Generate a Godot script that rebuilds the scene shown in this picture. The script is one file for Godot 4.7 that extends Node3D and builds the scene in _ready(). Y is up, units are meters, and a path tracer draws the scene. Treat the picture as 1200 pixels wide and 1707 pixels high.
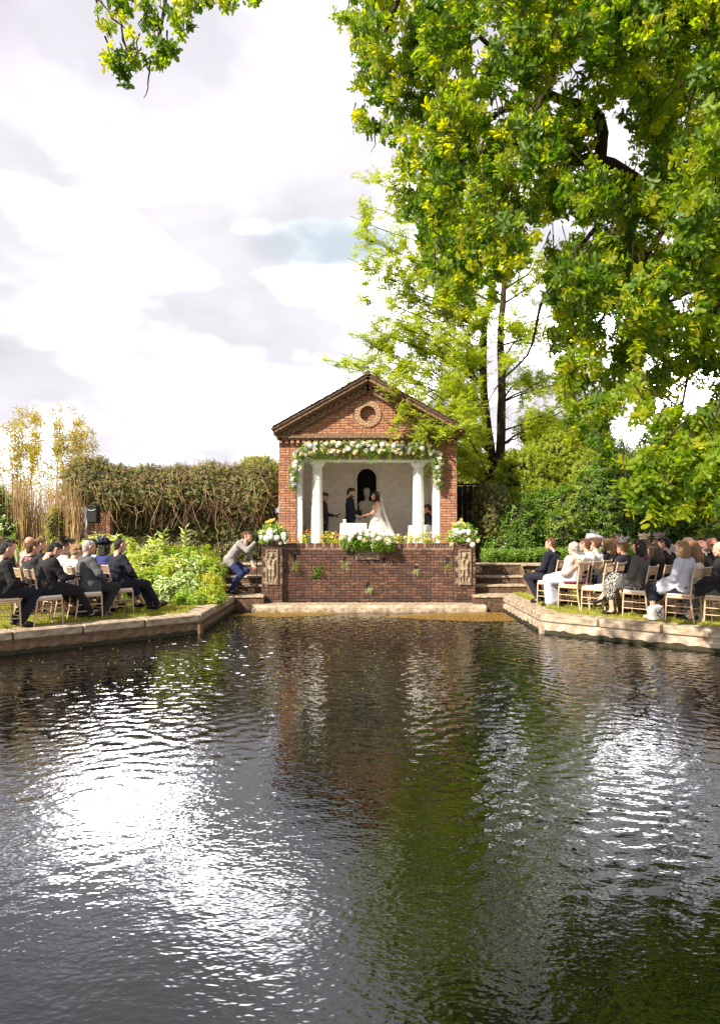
extends Node3D
# A wedding at a brick garden temple beyond a long ornamental pool. y is up, metres; the water lies at y = 0, the camera looks along -z.

const F := 1138.0
const EYE := Vector3(-0.2, 1.9, 0.0)
const LAWN := 0.35
const TERRACE := 1.02
var rng := RandomNumberGenerator.new()
var M := {}
var noise := FastNoiseLite.new()
var used := {}


func spot(px: float, py: float, d: float) -> Vector3:
	return Vector3(EYE.x + (px - 600.0) * d / F, EYE.y - (py - 880.0) * d / F, -d)

func rf(a: float, b: float) -> float:
	return rng.randf_range(a, b)

func rdir() -> Vector3:
	var z := rf(-1, 1)
	var a := rf(0, TAU)
	var r := sqrt(1.0 - z * z)
	return Vector3(r * cos(a), z, r * sin(a))

func basis_up(up: Vector3, roll := 0.0) -> Basis:
	# y axis along up
	var y := up.normalized()
	var h := Vector3.RIGHT if absf(y.x) < 0.8 else Vector3.BACK
	var x := h.cross(y).normalized()
	var z := x.cross(y)
	return Basis(x, y, z).rotated(y, roll)


# ---------------------------------------------------------------- mesh collector
class MB:
	var v := PackedVector3Array()
	var n := PackedVector3Array()
	var ix := PackedInt32Array()

	func tri(a: Vector3, b: Vector3, c: Vector3, hint: Vector3) -> void:
		var nn := (c - a).cross(b - a)
		if nn.dot(hint) < 0.0:
			nn = -nn
			var t := b
			b = c
			c = t
		nn = nn.normalized()
		var k := v.size()
		v.append(a); v.append(b); v.append(c)
		n.append(nn); n.append(nn); n.append(nn)
		ix.append(k); ix.append(k + 1); ix.append(k + 2)

	func quad(a: Vector3, b: Vector3, c: Vector3, d: Vector3, hint: Vector3) -> void:
		var nn := (c - a).cross(b - a)
		if nn.length_squared() < 1e-16:
			nn = (d - a).cross(c - a)
		var flip := nn.dot(hint) < 0.0
		nn = (-nn if flip else nn).normalized()
		var k := v.size()
		v.append(a); v.append(b); v.append(c); v.append(d)
		for i in 4:
			n.append(nn)
		if flip:
			ix.append_array(PackedInt32Array([k, k + 2, k + 1, k, k + 3, k + 2]))
		else:
			ix.append_array(PackedInt32Array([k, k + 1, k + 2, k, k + 2, k + 3]))

	func box(t: Transform3D, s: Vector3) -> void:
		var h := s * 0.5
		for ax in 3:
			for sg in [-1.0, 1.0]:
				var o := Vector3.ZERO
				o[ax] = h[ax] * sg
				var p := Vector3.ZERO
				p[(ax + 1) % 3] = h[(ax + 1) % 3]
				var q := Vector3.ZERO
				q[(ax + 2) % 3] = h[(ax + 2) % 3]
				quad(t * (o - p - q), t * (o + p - q), t * (o + p + q), t * (o - p + q), t.basis * o)

	# a box with its long edges chamfered (profile across x and y, swept along z)
	func soft_box(t: Transform3D, s: Vector3, c: float) -> void:
		var h := s * 0.5
		var pr := [Vector2(h.x - c, h.y), Vector2(h.x, h.y - c), Vector2(h.x, -h.y + c), Vector2(h.x - c, -h.y), Vector2(-h.x + c, -h.y), Vector2(-h.x, -h.y + c), Vector2(-h.x, h.y - c), Vector2(-h.x + c, h.y)]
		var zs := [-h.z, -h.z + c, h.z - c, h.z]
		var sc := [1.0 - c / minf(h.x, h.y), 1.0, 1.0, 1.0 - c / minf(h.x, h.y)]
		for k in 3:
			for i in 8:
				var a: Vector2 = pr[i]
				var b: Vector2 = pr[(i + 1) % 8]
				var s0: float = sc[k]
				var s1: float = sc[k + 1]
				var z0: float = zs[k]
				var z1: float = zs[k + 1]
				quad(t * Vector3(a.x * s0, a.y * s0, z0), t * Vector3(b.x * s0, b.y * s0, z0), t * Vector3(b.x * s1, b.y * s1, z1), t * Vector3(a.x * s1, a.y * s1, z1), t.basis * Vector3(a.x + b.x, a.y + b.y, (z0 + z1) * 0.2))
		for e in [0, 3]:
			var z: float = zs[e]
			var s0: float = sc[e]
			for i in range(1, 7):
				tri(t * Vector3(pr[0].x * s0, pr[0].y * s0, z), t * Vector3(pr[i].x * s0, pr[i].y * s0, z), t * Vector3(pr[i + 1].x * s0, pr[i + 1].y * s0, z), t.basis * Vector3(0, 0, z))

	func tube(pts: Array, rad: Array, sides := 6) -> void:
		var m := pts.size()
		if m < 2:
			return
		var k := v.size()
		var side := Vector3.ZERO
		for i in m:
			var d: Vector3 = (pts[mini(i + 1, m - 1)] - pts[maxi(i - 1, 0)]).normalized()
			if side == Vector3.ZERO:
				side = d.cross(Vector3.UP if absf(d.y) < 0.9 else Vector3.RIGHT).normalized()
			else:
				side = (side - d * side.dot(d)).normalized()
			var up := d.cross(side)
			for j in sides:
				var a := TAU * j / sides
				var o := side * cos(a) + up * sin(a)
				v.append(pts[i] + o * rad[i])
				n.append(o)
		for i in m - 1:
			for j in sides:
				var a := k + i * sides + j
				var b := k + i * sides + (j + 1) % sides
				ix.append_array(PackedInt32Array([a, b + sides, b, a, a + sides, b + sides]))
		for e in [0, m - 1]:
			var d: Vector3 = (pts[0] - pts[1]) if e == 0 else (pts[m - 1] - pts[m - 2])
			if rad[e] < 0.004:
				continue
			for j in range(1, sides - 1):
				tri(v[k + e * sides], v[k + e * sides + j], v[k + e * sides + j + 1], d)

	# profile of (radius, height), turned round the y axis of t
	func lathe(t: Transform3D, pr: Array, sides := 24, a0 := 0.0, a1 := TAU) -> void:
		var k := v.size()
		var m := pr.size()
		for i in m:
			var p: Vector2 = pr[i]
			var d: Vector2 = pr[mini(i + 1, m - 1)] - pr[maxi(i - 1, 0)]
			var o := Vector2(d.y, -d.x).normalized()
			for j in sides + 1:
				var a := lerpf(a0, a1, float(j) / sides)
				v.append(t * Vector3(p.x * cos(a), p.y, p.x * sin(a)))
				n.append((t.basis * Vector3(o.x * cos(a), o.y, o.x * sin(a))).normalized())
		for i in m - 1:
			for j in sides:
				var a := k + i * (sides + 1) + j
				var b := a + 1
				var c := a + sides + 1
				ix.append_array(PackedInt32Array([a, b, c + 1, a, c + 1, c]))

	func ball(t: Transform3D, rings := 6, segs := 8) -> void:
		var pr := []
		for i in rings + 1:
			var a := PI * i / rings - PI / 2
			pr.append(Vector2(maxf(cos(a), 0.0001), sin(a)))
		lathe(t, pr, segs)

	# a flat outline in the xy plane, given a thickness along z
	func plate(t: Transform3D, pts: PackedVector2Array, z0: float, z1: float) -> void:
		var tr := Geometry2D.triangulate_polygon(pts)
		for i in range(0, tr.size(), 3):
			for z in [z0, z1]:
				tri(t * Vector3(pts[tr[i]].x, pts[tr[i]].y, z), t * Vector3(pts[tr[i + 1]].x, pts[tr[i + 1]].y, z), t * Vector3(pts[tr[i + 2]].x, pts[tr[i + 2]].y, z), t.basis * Vector3(0, 0, z - (z0 + z1) * 0.5))
		var cw := Geometry2D.is_polygon_clockwise(pts)
		for i in pts.size():
			var a := pts[i]
			var b := pts[(i + 1) % pts.size()]
			var o := Vector3(-(b - a).y, (b - a).x, 0) if cw else Vector3((b - a).y, -(b - a).x, 0)
			quad(t * Vector3(a.x, a.y, z0), t * Vector3(b.x, b.y, z0), t * Vector3(b.x, b.y, z1), t * Vector3(a.x, a.y, z1), t.basis * o)

	func add(o: MB, t := Transform3D()) -> void:
		var k := v.size()
		for p in o.v:
			v.append(t * p)
		for p in o.n:
			n.append((t.basis * p).normalized())
		for i in o.ix:
			ix.append(k + i)

	func mesh() -> ArrayMesh:
		var a := []
		a.resize(Mesh.ARRAY_MAX)
		a[Mesh.ARRAY_VERTEX] = v
		a[Mesh.ARRAY_NORMAL] = n
		a[Mesh.ARRAY_INDEX] = ix
		var m := ArrayMesh.new()
		if v.size():
			m.add_surface_from_arrays(Mesh.PRIMITIVE_TRIANGLES, a)
		return m


# ---------------------------------------------------------------- naming
func numbered(called: String) -> String:
	var k: int = used.get(called, 0)
	used[called] = k + 1
	return called if k == 0 else "%s_%03d" % [called, k]

func tag(o: Node3D, label: String, category: String, group := "", kind := "") -> Node3D:
	if label:
		o.set_meta("label", label)
	if category:
		o.set_meta("category", category)
	if group:
		o.set_meta("group", group)
	if kind:
		o.set_meta("kind", kind)
	return o

func thing(called: String, label: String, category: String, at := Vector3.ZERO, turn := 0.0, group := "") -> Node3D:
	var o := Node3D.new()
	o.name = numbered(called)
	add_child(o, true)
	o.position = at
	o.rotation.y = turn
	return tag(o, label, category, group)

func obj(called: String, mesh: Mesh, m: Material, parent: Node = self, at := Transform3D()) -> MeshInstance3D:
	var o := MeshInstance3D.new()
	if parent == self:
		o.name = numbered(called)
	else:
		var k: int = parent.get_meta("_n_" + called, 0)
		parent.set_meta("_n_" + called, k + 1)
		o.name = called if k == 0 else "%s_%03d" % [called, k]
	o.mesh = mesh
	o.material_override = m
	o.transform = at
	parent.add_child(o, true)
	return o

func struct(called: String, mesh: Mesh, m: Material, parent: Node = self, at := Transform3D()) -> MeshInstance3D:
	var o := obj(called, mesh, m, parent, at)
	if parent == self:
		o.set_meta("kind", "structure")
	return o

func many(called: String, mesh: Mesh, m: Material, parent: Node, where: Array) -> MultiMeshInstance3D:
	var mm := MultiMesh.new()
	mm.transform_format = MultiMesh.TRANSFORM_3D
	mm.mesh = mesh
	mm.instance_count = where.size()
	for i in where.size():
		var t: Transform3D = where[i]
		mm.set_instance_transform(i, t)
	var o := MultiMeshInstance3D.new()
	o.multimesh = mm
	o.material_override = m
	if parent == self:
		o.name = numbered(called)
	else:
		var k: int = parent.get_meta("_n_" + called, 0)
		parent.set_meta("_n_" + called, k + 1)
		o.name = called if k == 0 else "%s_%03d" % [called, k]
	o.set_meta("kind", "stuff")
	parent.add_child(o, true)
	return o


# ---------------------------------------------------------------- materials
func noise_tex(freq: float, lo: float, hi: float, octaves := 4, kind := FastNoiseLite.TYPE_SIMPLEX_SMOOTH, size := 512, tint := Color.WHITE, tint_lo := Color.WHITE) -> NoiseTexture2D:
	var f := FastNoiseLite.new()
	f.noise_type = kind
	f.seed = int(freq * 7919) + octaves
	f.frequency = freq
	f.fractal_octaves = octaves
	var t := NoiseTexture2D.new()
	t.width = size
	t.height = size
	t.seamless = true
	t.seamless_blend_skirt = 0.2
	t.noise = f
	var g := Gradient.new()
	g.set_color(0, Color(tint_lo.r * lo, tint_lo.g * lo, tint_lo.b * lo))
	g.set_color(1, Color(tint.r * hi, tint.g * hi, tint.b * hi))
	g.set_offset(0, 0.2)
	g.set_offset(1, 0.8)
	t.color_ramp = g
	return t

func mat(called: String, c: Color, rough := 0.85, tex: Texture2D = null, scale := 1.0, bump: Texture2D = null, relief := 0.0) -> StandardMaterial3D:
	var m := StandardMaterial3D.new()
	m.resource_name = called
	m.albedo_color = c.linear_to_srgb()
	m.roughness = rough
	m.metallic_specular = 0.4
	if tex or bump:
		m.uv1_triplanar = true
		m.uv1_world_triplanar = true
		m.uv1_scale = Vector3.ONE * scale
	if tex:
		m.albedo_texture = tex
	if bump:
		m.heightmap_enabled = true
		m.heightmap_texture = bump
		m.heightmap_scale = relief
	M[called] = m
	return m

func leaf_mat(called: String, c: Color, through: Color, rough := 0.5) -> StandardMaterial3D:
	var m := mat(called, c, rough)
	m.backlight_enabled = true
	m.backlight = through
	m.metallic_specular = 0.35
	return m


func make_sky() -> ImageTexture:
	var w := 1536
	var h := 768
	var im := Image.create(w, h, false, Image.FORMAT_RGBF)
	var a := FastNoiseLite.new()
	a.noise_type = FastNoiseLite.TYPE_SIMPLEX_SMOOTH
	a.seed = 11
	a.frequency = 0.55
	a.fractal_octaves = 5
	a.fractal_gain = 0.52
	var b := FastNoiseLite.new()
	b.noise_type = FastNoiseLite.TYPE_SIMPLEX_SMOOTH
	b.seed = 29
	b.frequency = 0.33
	b.fractal_octaves = 4
	# cloud banks seen in the view: pixel, radius in radians across and up, how much thicker (+) or thinner (-) the cloud is there
	var banks := [
		[90, 230, 0.22, 0.10, 0.85], [230, 130, 0.14, 0.06, 0.4], [40, 40, 0.25, 0.10, 0.42], [330, 60, 0.22, 0.09, 0.34], [480, 130, 0.12, 0.06, 0.2], [180, 520, 0.32, 0.05, 0.8], [480, 545, 0.2, 0.035, 0.7], [60, 640, 0.2, 0.02, 0.4], [420, 690, 0.25, 0.02, 0.4],
		[300, 365, 0.17, 0.06, -0.7], [420, 230, 0.09, 0.07, -0.3], [300, 625, 0.3, 0.03, -0.3], [560, 330, 0.1, 0.05, -0.4], [60, 410, 0.12, 0.05, -0.4], [560, 480, 0.1, 0.025, -0.5], [640, 250, 0.1, 0.05, 0.25]]
	var dirs := []
	for k in banks:
		dirs.append((spot(k[0], k[1], 10.0) - EYE).normalized())
	var hole := (spot(545, 408, 10.0) - EYE).normalized()
	var hole_b := (spot(520, 262, 10.0) - EYE).normalized()
	var glow := (spot(300, 385, 10.0) - EYE).normalized()
	var glow_b := (spot(1060, 450, 10.0) - EYE).normalized()
	for y in h:
		var el := PI / 2 - (y + 0.5) / h * PI
		var sy := sin(el)
		var cy := cos(el)
		for x in w:
			var az := wrapf((x + 0.5) / w * TAU, -PI, PI)
			var d := Vector3(sin(az) * cy, sy, -cos(az) * cy)
			if sy < 0.0:
				im.set_pixel(x, y, Color(0.30, 0.29, 0.22))
				continue
			var q := 1.0 / (sy + 0.22)
			var p := Vector3(d.x * q * 1.5, d.z * q * 1.5, 3.0)
			var thick := a.get_noise_3dv(p) * 1.1 + b.get_noise_3d(p.x, p.y, 9.0) * 0.6
			var fine := a.get_noise_3d(p.x * 2.3, p.y * 2.3, 40.0)
			for i in banks.size():
				var k: Array = banks[i]
				var o: Vector3 = dirs[i]
				var dx := (az - atan2(o.x, -o.z)) / float(k[2])
				var dy := (el - asin(o.y)) / float(k[3])
				var g := dx * dx + dy * dy
				if g < 6.0:
					thick += float(k[4]) * exp(-g)
			thick += fine * 0.42 + 0.1
			var t := smoothstep(-0.5, 0.9, thick)
			# the cloud layer is thin and bright low down, thicker and greyer overhead
			var high := smoothstep(0.40, 0.66, el)
			var c := Color(0.80, 0.785, 0.79).lerp(Color(0.70, 0.68, 0.72), high).lerp(Color(0.50, 0.475, 0.535), t)
			# thin cloud shining where the sun stands behind it
			var bright := (1.0 - t * 0.92) * (1.0 - 0.75 * high)
			c = c * (1.0 + bright * (34.0 * pow(maxf(0.0, d.dot(glow)), 45.0) + 9.0 * pow(maxf(0.0, d.dot(glow_b)), 80.0) + 0.12))
			# the brighter, thinner air towards the horizon
			c = c * (1.0 + 2.4 * exp(-pow((el - 0.20) / 0.09, 2.0)) * (1.0 - 0.75 * t))
			# torn wisps with grey undersides across the bright part
			var w1 := a.get_noise_3d(d.x * 4.2 + 7.3, d.y * 10.5, d.z * 4.2)
			var w2 := a.get_noise_3d(d.x * 12.0, d.y * 27.0 + 8.0, d.z * 12.0)
			var wisp := 0.96 * smoothstep(-0.16, 0.20, w1 + 0.5 * w2 - 0.035) * (1.0 - 0.35 * high)
			var under := 1.06 + 0.18 * w2 - 0.16 * w1
			c = Color(1.0 / ((1.0 - wisp) / c.r + wisp / (0.60 * under)), 1.0 / ((1.0 - wisp) / c.g + wisp / (0.58 * under)), 1.0 / ((1.0 - wisp) / c.b + wisp / (0.62 * under)))
			var blue := smoothstep(0.5, 0.9, -thick + fine * 0.3 - 0.25) * 0.7
			for hb in [[hole, 0.09, 0.026, 1.0], [hole_b, 0.03, 0.014, 0.5]]:
				var o: Vector3 = hb[0]
				var dx := (az - atan2(o.x, -o.z) + fine * 0.02) / float(hb[1])
				var dy := (el - asin(o.y) + fine * 0.006 - dx * 0.004) / float(hb[2])
				blue = maxf(blue, float(hb[3]) * (1.0 - smoothstep(0.25, 1.7, dx * dx + dy * dy + fine * 0.3 + w2 * 0.7 - 0.25)))
			c = c.lerp(Color(minf(c.r, 1.1), minf(c.g, 1.1), minf(c.b, 1.1)), minf(1.0, blue * 2.5))
			c = c.lerp(Color(0.45, 0.525, 0.585), clampf(blue, 0.0, 1.0) * (0.95 - 0.35 * wisp))
			im.set_pixel(x, y, c)
	return ImageTexture.create_from_image(im)


func build_view() -> void:
	var cam := Camera3D.new()
	cam.name = "camera"
	cam.projection = Camera3D.PROJECTION_FRUSTUM
	cam.near = 0.05
	cam.far = 600.0
	cam.size = 0.05 * 1707.0 / F
	cam.frustum_offset = Vector2(0, 0.05 * 26.5 / F)
	cam.position = EYE
	add_child(cam)
	cam.current = true
	var e := Environment.new()
	e.background_mode = Environment.BG_SKY
	var sk := Sky.new()
	var pm := PanoramaSkyMaterial.new()
	pm.panorama = make_sky()
	sk.sky_material = pm
	e.sky = sk
	e.tonemap_mode = Environment.TONE_MAPPER_LINEAR
	e.tonemap_exposure = 2.8
	e.background_energy_multiplier = 0.50
	e.sdfgi_enabled = true
	e.ssao_enabled = true
	e.ssil_enabled = true
	var we := WorldEnvironment.new()
	we.name = "world_environment"
	we.environment = e
	add_child(we)
	var sun := DirectionalLight3D.new()
	sun.name = "sun"
	sun.light_energy = 1.3
	sun.light_color = Color(1.0, 0.95, 0.86)
	sun.light_angular_distance = 0.6
	sun.shadow_enabled = true
	add_child(sun)
	sun.look_at_from_position(Vector3.ZERO, -Vector3(-0.74, 0.80, 0.66))


func build_materials() -> void:
	var grain := noise_tex(0.05, 0.72, 1.0, 5)
	var patch := noise_tex(0.012, 0.6, 1.0, 5)
	var fine := noise_tex(0.12, 0.55, 1.0, 3)
	var moss := noise_tex(0.016, 1.0, 1.0, 5, FastNoiseLite.TYPE_SIMPLEX_SMOOTH, 512, Color(1, 1, 1), Color(0.48, 0.5, 0.33))
	var soot := noise_tex(0.02, 1.0, 1.0, 6, FastNoiseLite.TYPE_SIMPLEX_SMOOTH, 512, Color(1, 1, 1), Color(0.66, 0.62, 0.57))
	M.grain = grain
	M.patch = patch
	M.fine = fine
	# bricks: the temple's are orange and pink, the basin's dark and damp
	var bc := [Color(0.49, 0.235, 0.150), Color(0.55, 0.29, 0.195), Color(0.45, 0.215, 0.145), Color(0.57, 0.34, 0.24), Color(0.38, 0.195, 0.145), Color(0.52, 0.240, 0.140)]
	for i in bc.size():
		mat("brick_%d" % i, bc[i], 0.9, soot if i % 2 else grain, 1.6, fine, 0.06)
	var dc := [Color(0.135, 0.072, 0.054), Color(0.165, 0.086, 0.061), Color(0.112, 0.062, 0.050), Color(0.190, 0.104, 0.074), Color(0.088, 0.054, 0.046), Color(0.150, 0.076, 0.053)]
	for i in dc.size():
		mat("basin_brick_%d" % i, dc[i], 0.85, soot if i % 2 else grain, 1.5, fine, 0.06)
	mat("mortar", Color(0.48, 0.38, 0.31), 0.95, patch, 1.2)
	mat("basin_mortar", Color(0.30, 0.23, 0.19), 0.95, soot, 0.9)
	mat("white_paint", Color(0.80, 0.79, 0.78), 0.55, noise_tex(0.03, 0.9, 1.0, 4), 1.0)
	mat("plaster", Color(0.93, 0.855, 0.785), 0.95, noise_tex(0.012, 0.93, 1.0, 5), 0.6)
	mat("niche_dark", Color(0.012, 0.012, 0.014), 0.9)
	mat("stone_pale", Color(0.38, 0.31, 0.235), 0.9, soot, 1.6, fine, 0.06)
	mat("stone_marble", Color(0.80, 0.76, 0.68), 0.7, grain, 2.0)
	mat("stone_cornice", Color(0.27, 0.175, 0.12), 0.9, soot, 1.2, fine, 0.06)
	var lichen := noise_tex(0.014, 1.0, 1.0, 6, FastNoiseLite.TYPE_SIMPLEX_SMOOTH, 512, Color(1, 1, 1), Color(0.66, 0.63, 0.56))
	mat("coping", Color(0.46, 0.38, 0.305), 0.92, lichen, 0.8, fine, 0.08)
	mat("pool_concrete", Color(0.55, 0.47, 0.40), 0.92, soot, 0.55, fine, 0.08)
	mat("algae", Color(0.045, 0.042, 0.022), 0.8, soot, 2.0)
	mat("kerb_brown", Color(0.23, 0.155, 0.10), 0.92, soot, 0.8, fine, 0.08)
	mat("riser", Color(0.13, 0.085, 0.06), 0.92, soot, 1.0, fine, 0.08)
	mat("voussoir_tan", Color(0.50, 0.34, 0.23), 0.9, soot, 1.6, fine, 0.06)
	mat("roof_tile", Color(0.13, 0.085, 0.065), 0.9, soot, 1.0, fine, 0.06)
	mat("soil", Color(0.09, 0.06, 0.038), 0.95, patch, 1.0)
	mat("lawn", Color(0.27, 0.26, 0.05), 0.95, noise_tex(0.012, 1.0, 1.0, 5, FastNoiseLite.TYPE_SIMPLEX_SMOOTH, 512, Color(1, 0.95, 0.9), Color(0.62, 0.7, 0.6)), 0.45)
	mat("terrace_stone", Color(0.80, 0.73, 0.65), 0.9, noise_tex(0.02, 0.85, 1.0, 4), 0.7)
	mat("timber_dark", Color(0.018, 0.016, 0.015), 0.8, grain, 2.0)
	mat("bark", Color(0.075, 0.048, 0.032), 0.95, noise_tex(0.05, 0.4, 1.0, 4), 2.0, fine, 0.5)
	mat("twig", Color(0.38, 0.25, 0.15), 0.9)
	mat("twig_dark", Color(0.16, 0.10, 0.06), 0.9)
	mat("reed", Color(0.32, 0.19, 0.085), 0.8)
	mat("reed_pale", Color(0.46, 0.33, 0.16), 0.8)
	mat("cane_green", Color(0.36, 0.29, 0.10), 0.6)
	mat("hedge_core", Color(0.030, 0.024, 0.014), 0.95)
	# foliage
	leaf_mat("oak_a", Color(0.120, 0.170, 0.013), Color(0.72, 0.84, 0.03))
	leaf_mat("oak_b", Color(0.055, 0.100, 0.011), Color(0.38, 0.54, 0.02))
	leaf_mat("oak_c", Color(0.185, 0.205, 0.016), Color(0.92, 0.94, 0.04))
	leaf_mat("lime_a", Color(0.27, 0.295, 0.045), Color(0.84, 0.90, 0.11))
	leaf_mat("lime_b", Color(0.18, 0.215, 0.035), Color(0.70, 0.80, 0.09))
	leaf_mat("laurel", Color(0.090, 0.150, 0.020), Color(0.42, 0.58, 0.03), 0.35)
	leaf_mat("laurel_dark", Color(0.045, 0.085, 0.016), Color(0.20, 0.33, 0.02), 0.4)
	leaf_mat("yellow_bush", Color(0.20, 0.235, 0.022), Color(0.66, 0.74, 0.05))
	leaf_mat("ivy", Color(0.075, 0.105, 0.028), Color(0.26, 0.36, 0.05), 0.4)
	leaf_mat("hedge_olive", Color(0.20, 0.17, 0.06), Color(0.42, 0.36, 0.08))
	leaf_mat("bed_lime", Color(0.34, 0.37, 0.06), Color(0.86, 0.90, 0.14))
	leaf_mat("bed_green", Color(0.15, 0.24, 0.04), Color(0.52, 0.68, 0.07))
	leaf_mat("bed_pale", Color(0.42, 0.48, 0.24), Color(0.55, 0.6, 0.25))
	leaf_mat("bed_yellow", Color(0.36, 0.34, 0.02), Color(0.78, 0.72, 0.04))
	leaf_mat("bamboo_leaf", Color(0.32, 0.29, 0.05), Color(0.76, 0.68, 0.08))
	leaf_mat("distant_leaf", Color(0.20, 0.21, 0.05), Color(0.55, 0.53, 0.12))
	leaf_mat("grass_blade", Color(0.27, 0.28, 0.05), Color(0.6, 0.6, 0.06))
	leaf_mat("straw", Color(0.45, 0.38, 0.12), Color(0.5, 0.42, 0.12))
	# flowers, cloth, skin, hair
	leaf_mat("petal_white", Color(0.86, 0.85, 0.82), Color(0.5, 0.5, 0.47), 0.7)
	leaf_mat("petal_cream", Color(0.84, 0.78, 0.60), Color(0.5, 0.45, 0.3), 0.7)
	leaf_mat("petal_lilac", Color(0.70, 0.71, 0.82), Color(0.35, 0.36, 0.44), 0.7)
	leaf_mat("petal_blush", Color(0.80, 0.60, 0.52), Color(0.5, 0.36, 0.3), 0.7)
	leaf_mat("petal_yellow", Color(0.82, 0.60, 0.14), Color(0.6, 0.45, 0.1), 0.7)
	leaf_mat("petal_red", Color(0.55, 0.03, 0.04), Color(0.4, 0.03, 0.03), 0.7)
	leaf_mat("petal_peach", Color(0.85, 0.38, 0.20), Color(0.5, 0.24, 0.12), 0.7)
	var weave := noise_tex(0.2, 0.82, 1.0, 2)
	M.weave = weave
	for c in [["cloth_black", Color(0.014, 0.014, 0.017)], ["cloth_charcoal", Color(0.024, 0.024, 0.027)], ["cloth_navy", Color(0.011, 0.014, 0.026)], ["cloth_grey", Color(0.085, 0.088, 0.098)], ["cloth_greygreen", Color(0.10, 0.10, 0.095)],
		["cloth_blue", Color(0.030, 0.035, 0.16)], ["cloth_jeans", Color(0.022, 0.034, 0.12)], ["cloth_white", Color(0.72, 0.70, 0.70)], ["cloth_palelilac", Color(0.56, 0.58, 0.70)], ["cloth_tweed", Color(0.30, 0.285, 0.28)], ["cloth_blush", Color(0.68, 0.52, 0.47)],
		["cloth_burgundy", Color(0.16, 0.03, 0.06)], ["cloth_purple", Color(0.14, 0.10, 0.26)], ["cloth_ivory", Color(0.86, 0.84, 0.82)], ["cloth_table", Color(0.84, 0.83, 0.82)], ["cloth_beige", Color(0.50, 0.42, 0.33)]]:
		var m := mat(c[0], c[1], 0.9, weave, 3.0)
		m.rim_enabled = true
		m.rim = 0.25
		m.rim_tint = 0.6
	var dots := noise_tex(0.06, 1.0, 1.0, 1, FastNoiseLite.TYPE_CELLULAR, 256)
	var dg := Gradient.new()
	dg.set_color(0, Color(0.92, 0.9, 0.88))
	dg.set_color(1, Color(0.015, 0.015, 0.018))
	dg.set_offset(0, 0.24)
	dg.set_offset(1, 0.30)
	dots.color_ramp = dg
	mat("cloth_dots", Color(0.9, 0.9, 0.9), 0.9, dots, 2.4)
	var fl := noise_tex(0.05, 1.0, 1.0, 2, FastNoiseLite.TYPE_SIMPLEX, 256)
	var fg := Gradient.new()
	fg.set_color(0, Color(0.05, 0.05, 0.06))
	fg.add_point(0.48, Color(0.08, 0.08, 0.09))
	fg.add_point(0.52, Color(0.85, 0.8, 0.8))
	fg.add_point(0.66, Color(0.75, 0.35, 0.42))
	fg.set_color(fg.get_point_count() - 1, Color(0.9, 0.86, 0.85))
	fl.color_ramp = fg
	mat("cloth_floral", Color(0.8, 0.8, 0.8), 0.9, fl, 2.0)
	for c in [["skin", Color(0.58, 0.33, 0.24)], ["skin_pale", Color(0.66, 0.42, 0.33)], ["skin_ruddy", Color(0.58, 0.26, 0.18)], ["skin_tan", Color(0.40, 0.21, 0.13)]]:
		var m := mat(c[0], c[1], 0.55)
		m.subsurf_scatter_enabled = true
		m.subsurf_scatter_strength = 0.1
	var strand := noise_tex(0.11, 0.45, 1.0, 3)
	for c in [["hair_black", Color(0.012, 0.010, 0.010)], ["hair_dark", Color(0.030, 0.018, 0.012)], ["hair_brown", Color(0.085, 0.045, 0.022)], ["hair_auburn", Color(0.16, 0.060, 0.028)], ["hair_blond", Color(0.46, 0.29, 0.13)], ["hair_sandy", Color(0.26, 0.14, 0.065)],
		["hair_white", Color(0.68, 0.64, 0.60)], ["hair_grey", Color(0.36, 0.33, 0.31)], ["hair_strawberry", Color(0.38, 0.19, 0.085)]]:
		var m := mat(c[0], c[1], 0.45, strand, 5.0, strand, 0.6)
		m.rim_enabled = true
		m.rim = 0.3
	mat("leather_black", Color(0.012, 0.012, 0.012), 0.3)
	mat("leather_brown", Color(0.12, 0.06, 0.04), 0.4)
	mat("shoe_nude", Color(0.55, 0.36, 0.30), 0.4)
	mat("chair_wood", Color(0.62, 0.44, 0.30), 0.45, noise_tex(0.03, 0.85, 1.0, 4), 4.0)
	mat("chair_pad", Color(0.80, 0.74, 0.68), 0.85)
	mat("chair_pad_tan", Color(0.62, 0.48, 0.35), 0.85)
	mat("plastic_black", Color(0.012, 0.012, 0.013), 0.45)
	mat("metal_black", Color(0.02, 0.02, 0.022), 0.35)
	mat("paper", Color(0.82, 0.81, 0.80), 0.8)
	mat("eye_dark", Color(0.02, 0.015, 0.012), 0.2)
	mat("gold", Color(0.5, 0.33, 0.1), 0.3)
	var lace := mat("veil", Color(0.88, 0.87, 0.86), 0.8)
	lace.transparency = BaseMaterial3D.TRANSPARENCY_ALPHA
	lace.albedo_color.a = 0.42
	var wm := mat("water", Color(0.0012, 0.0018, 0.0012), 0.02)
	wm.metallic_specular = 0.67
	var rip := FastNoiseLite.new()
	rip.noise_type = FastNoiseLite.TYPE_SIMPLEX_SMOOTH
	rip.seed = 77
	rip.frequency = 0.030
	rip.fractal_octaves = 2
	var rt := NoiseTexture2D.new()
	rt.width = 1024
	rt.height = 1024
	rt.seamless = true
	rt.as_normal_map = true
	rt.bump_strength = 2.2
	rt.noise = rip
	wm.normal_enabled = true
	wm.normal_texture = rt
	wm.normal_scale = 0.34
	wm.uv1_triplanar = true
	wm.uv1_world_triplanar = true
	wm.uv1_scale = Vector3(0.42, 0.42, 0.74)
	leaf_mat("lily", Color(0.14, 0.15, 0.03), Color(0.2, 0.2, 0.03), 0.5)
	var sc := noise_tex(0.028, 1.0, 1.0, 5, FastNoiseLite.TYPE_SIMPLEX_SMOOTH, 512)
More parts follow.
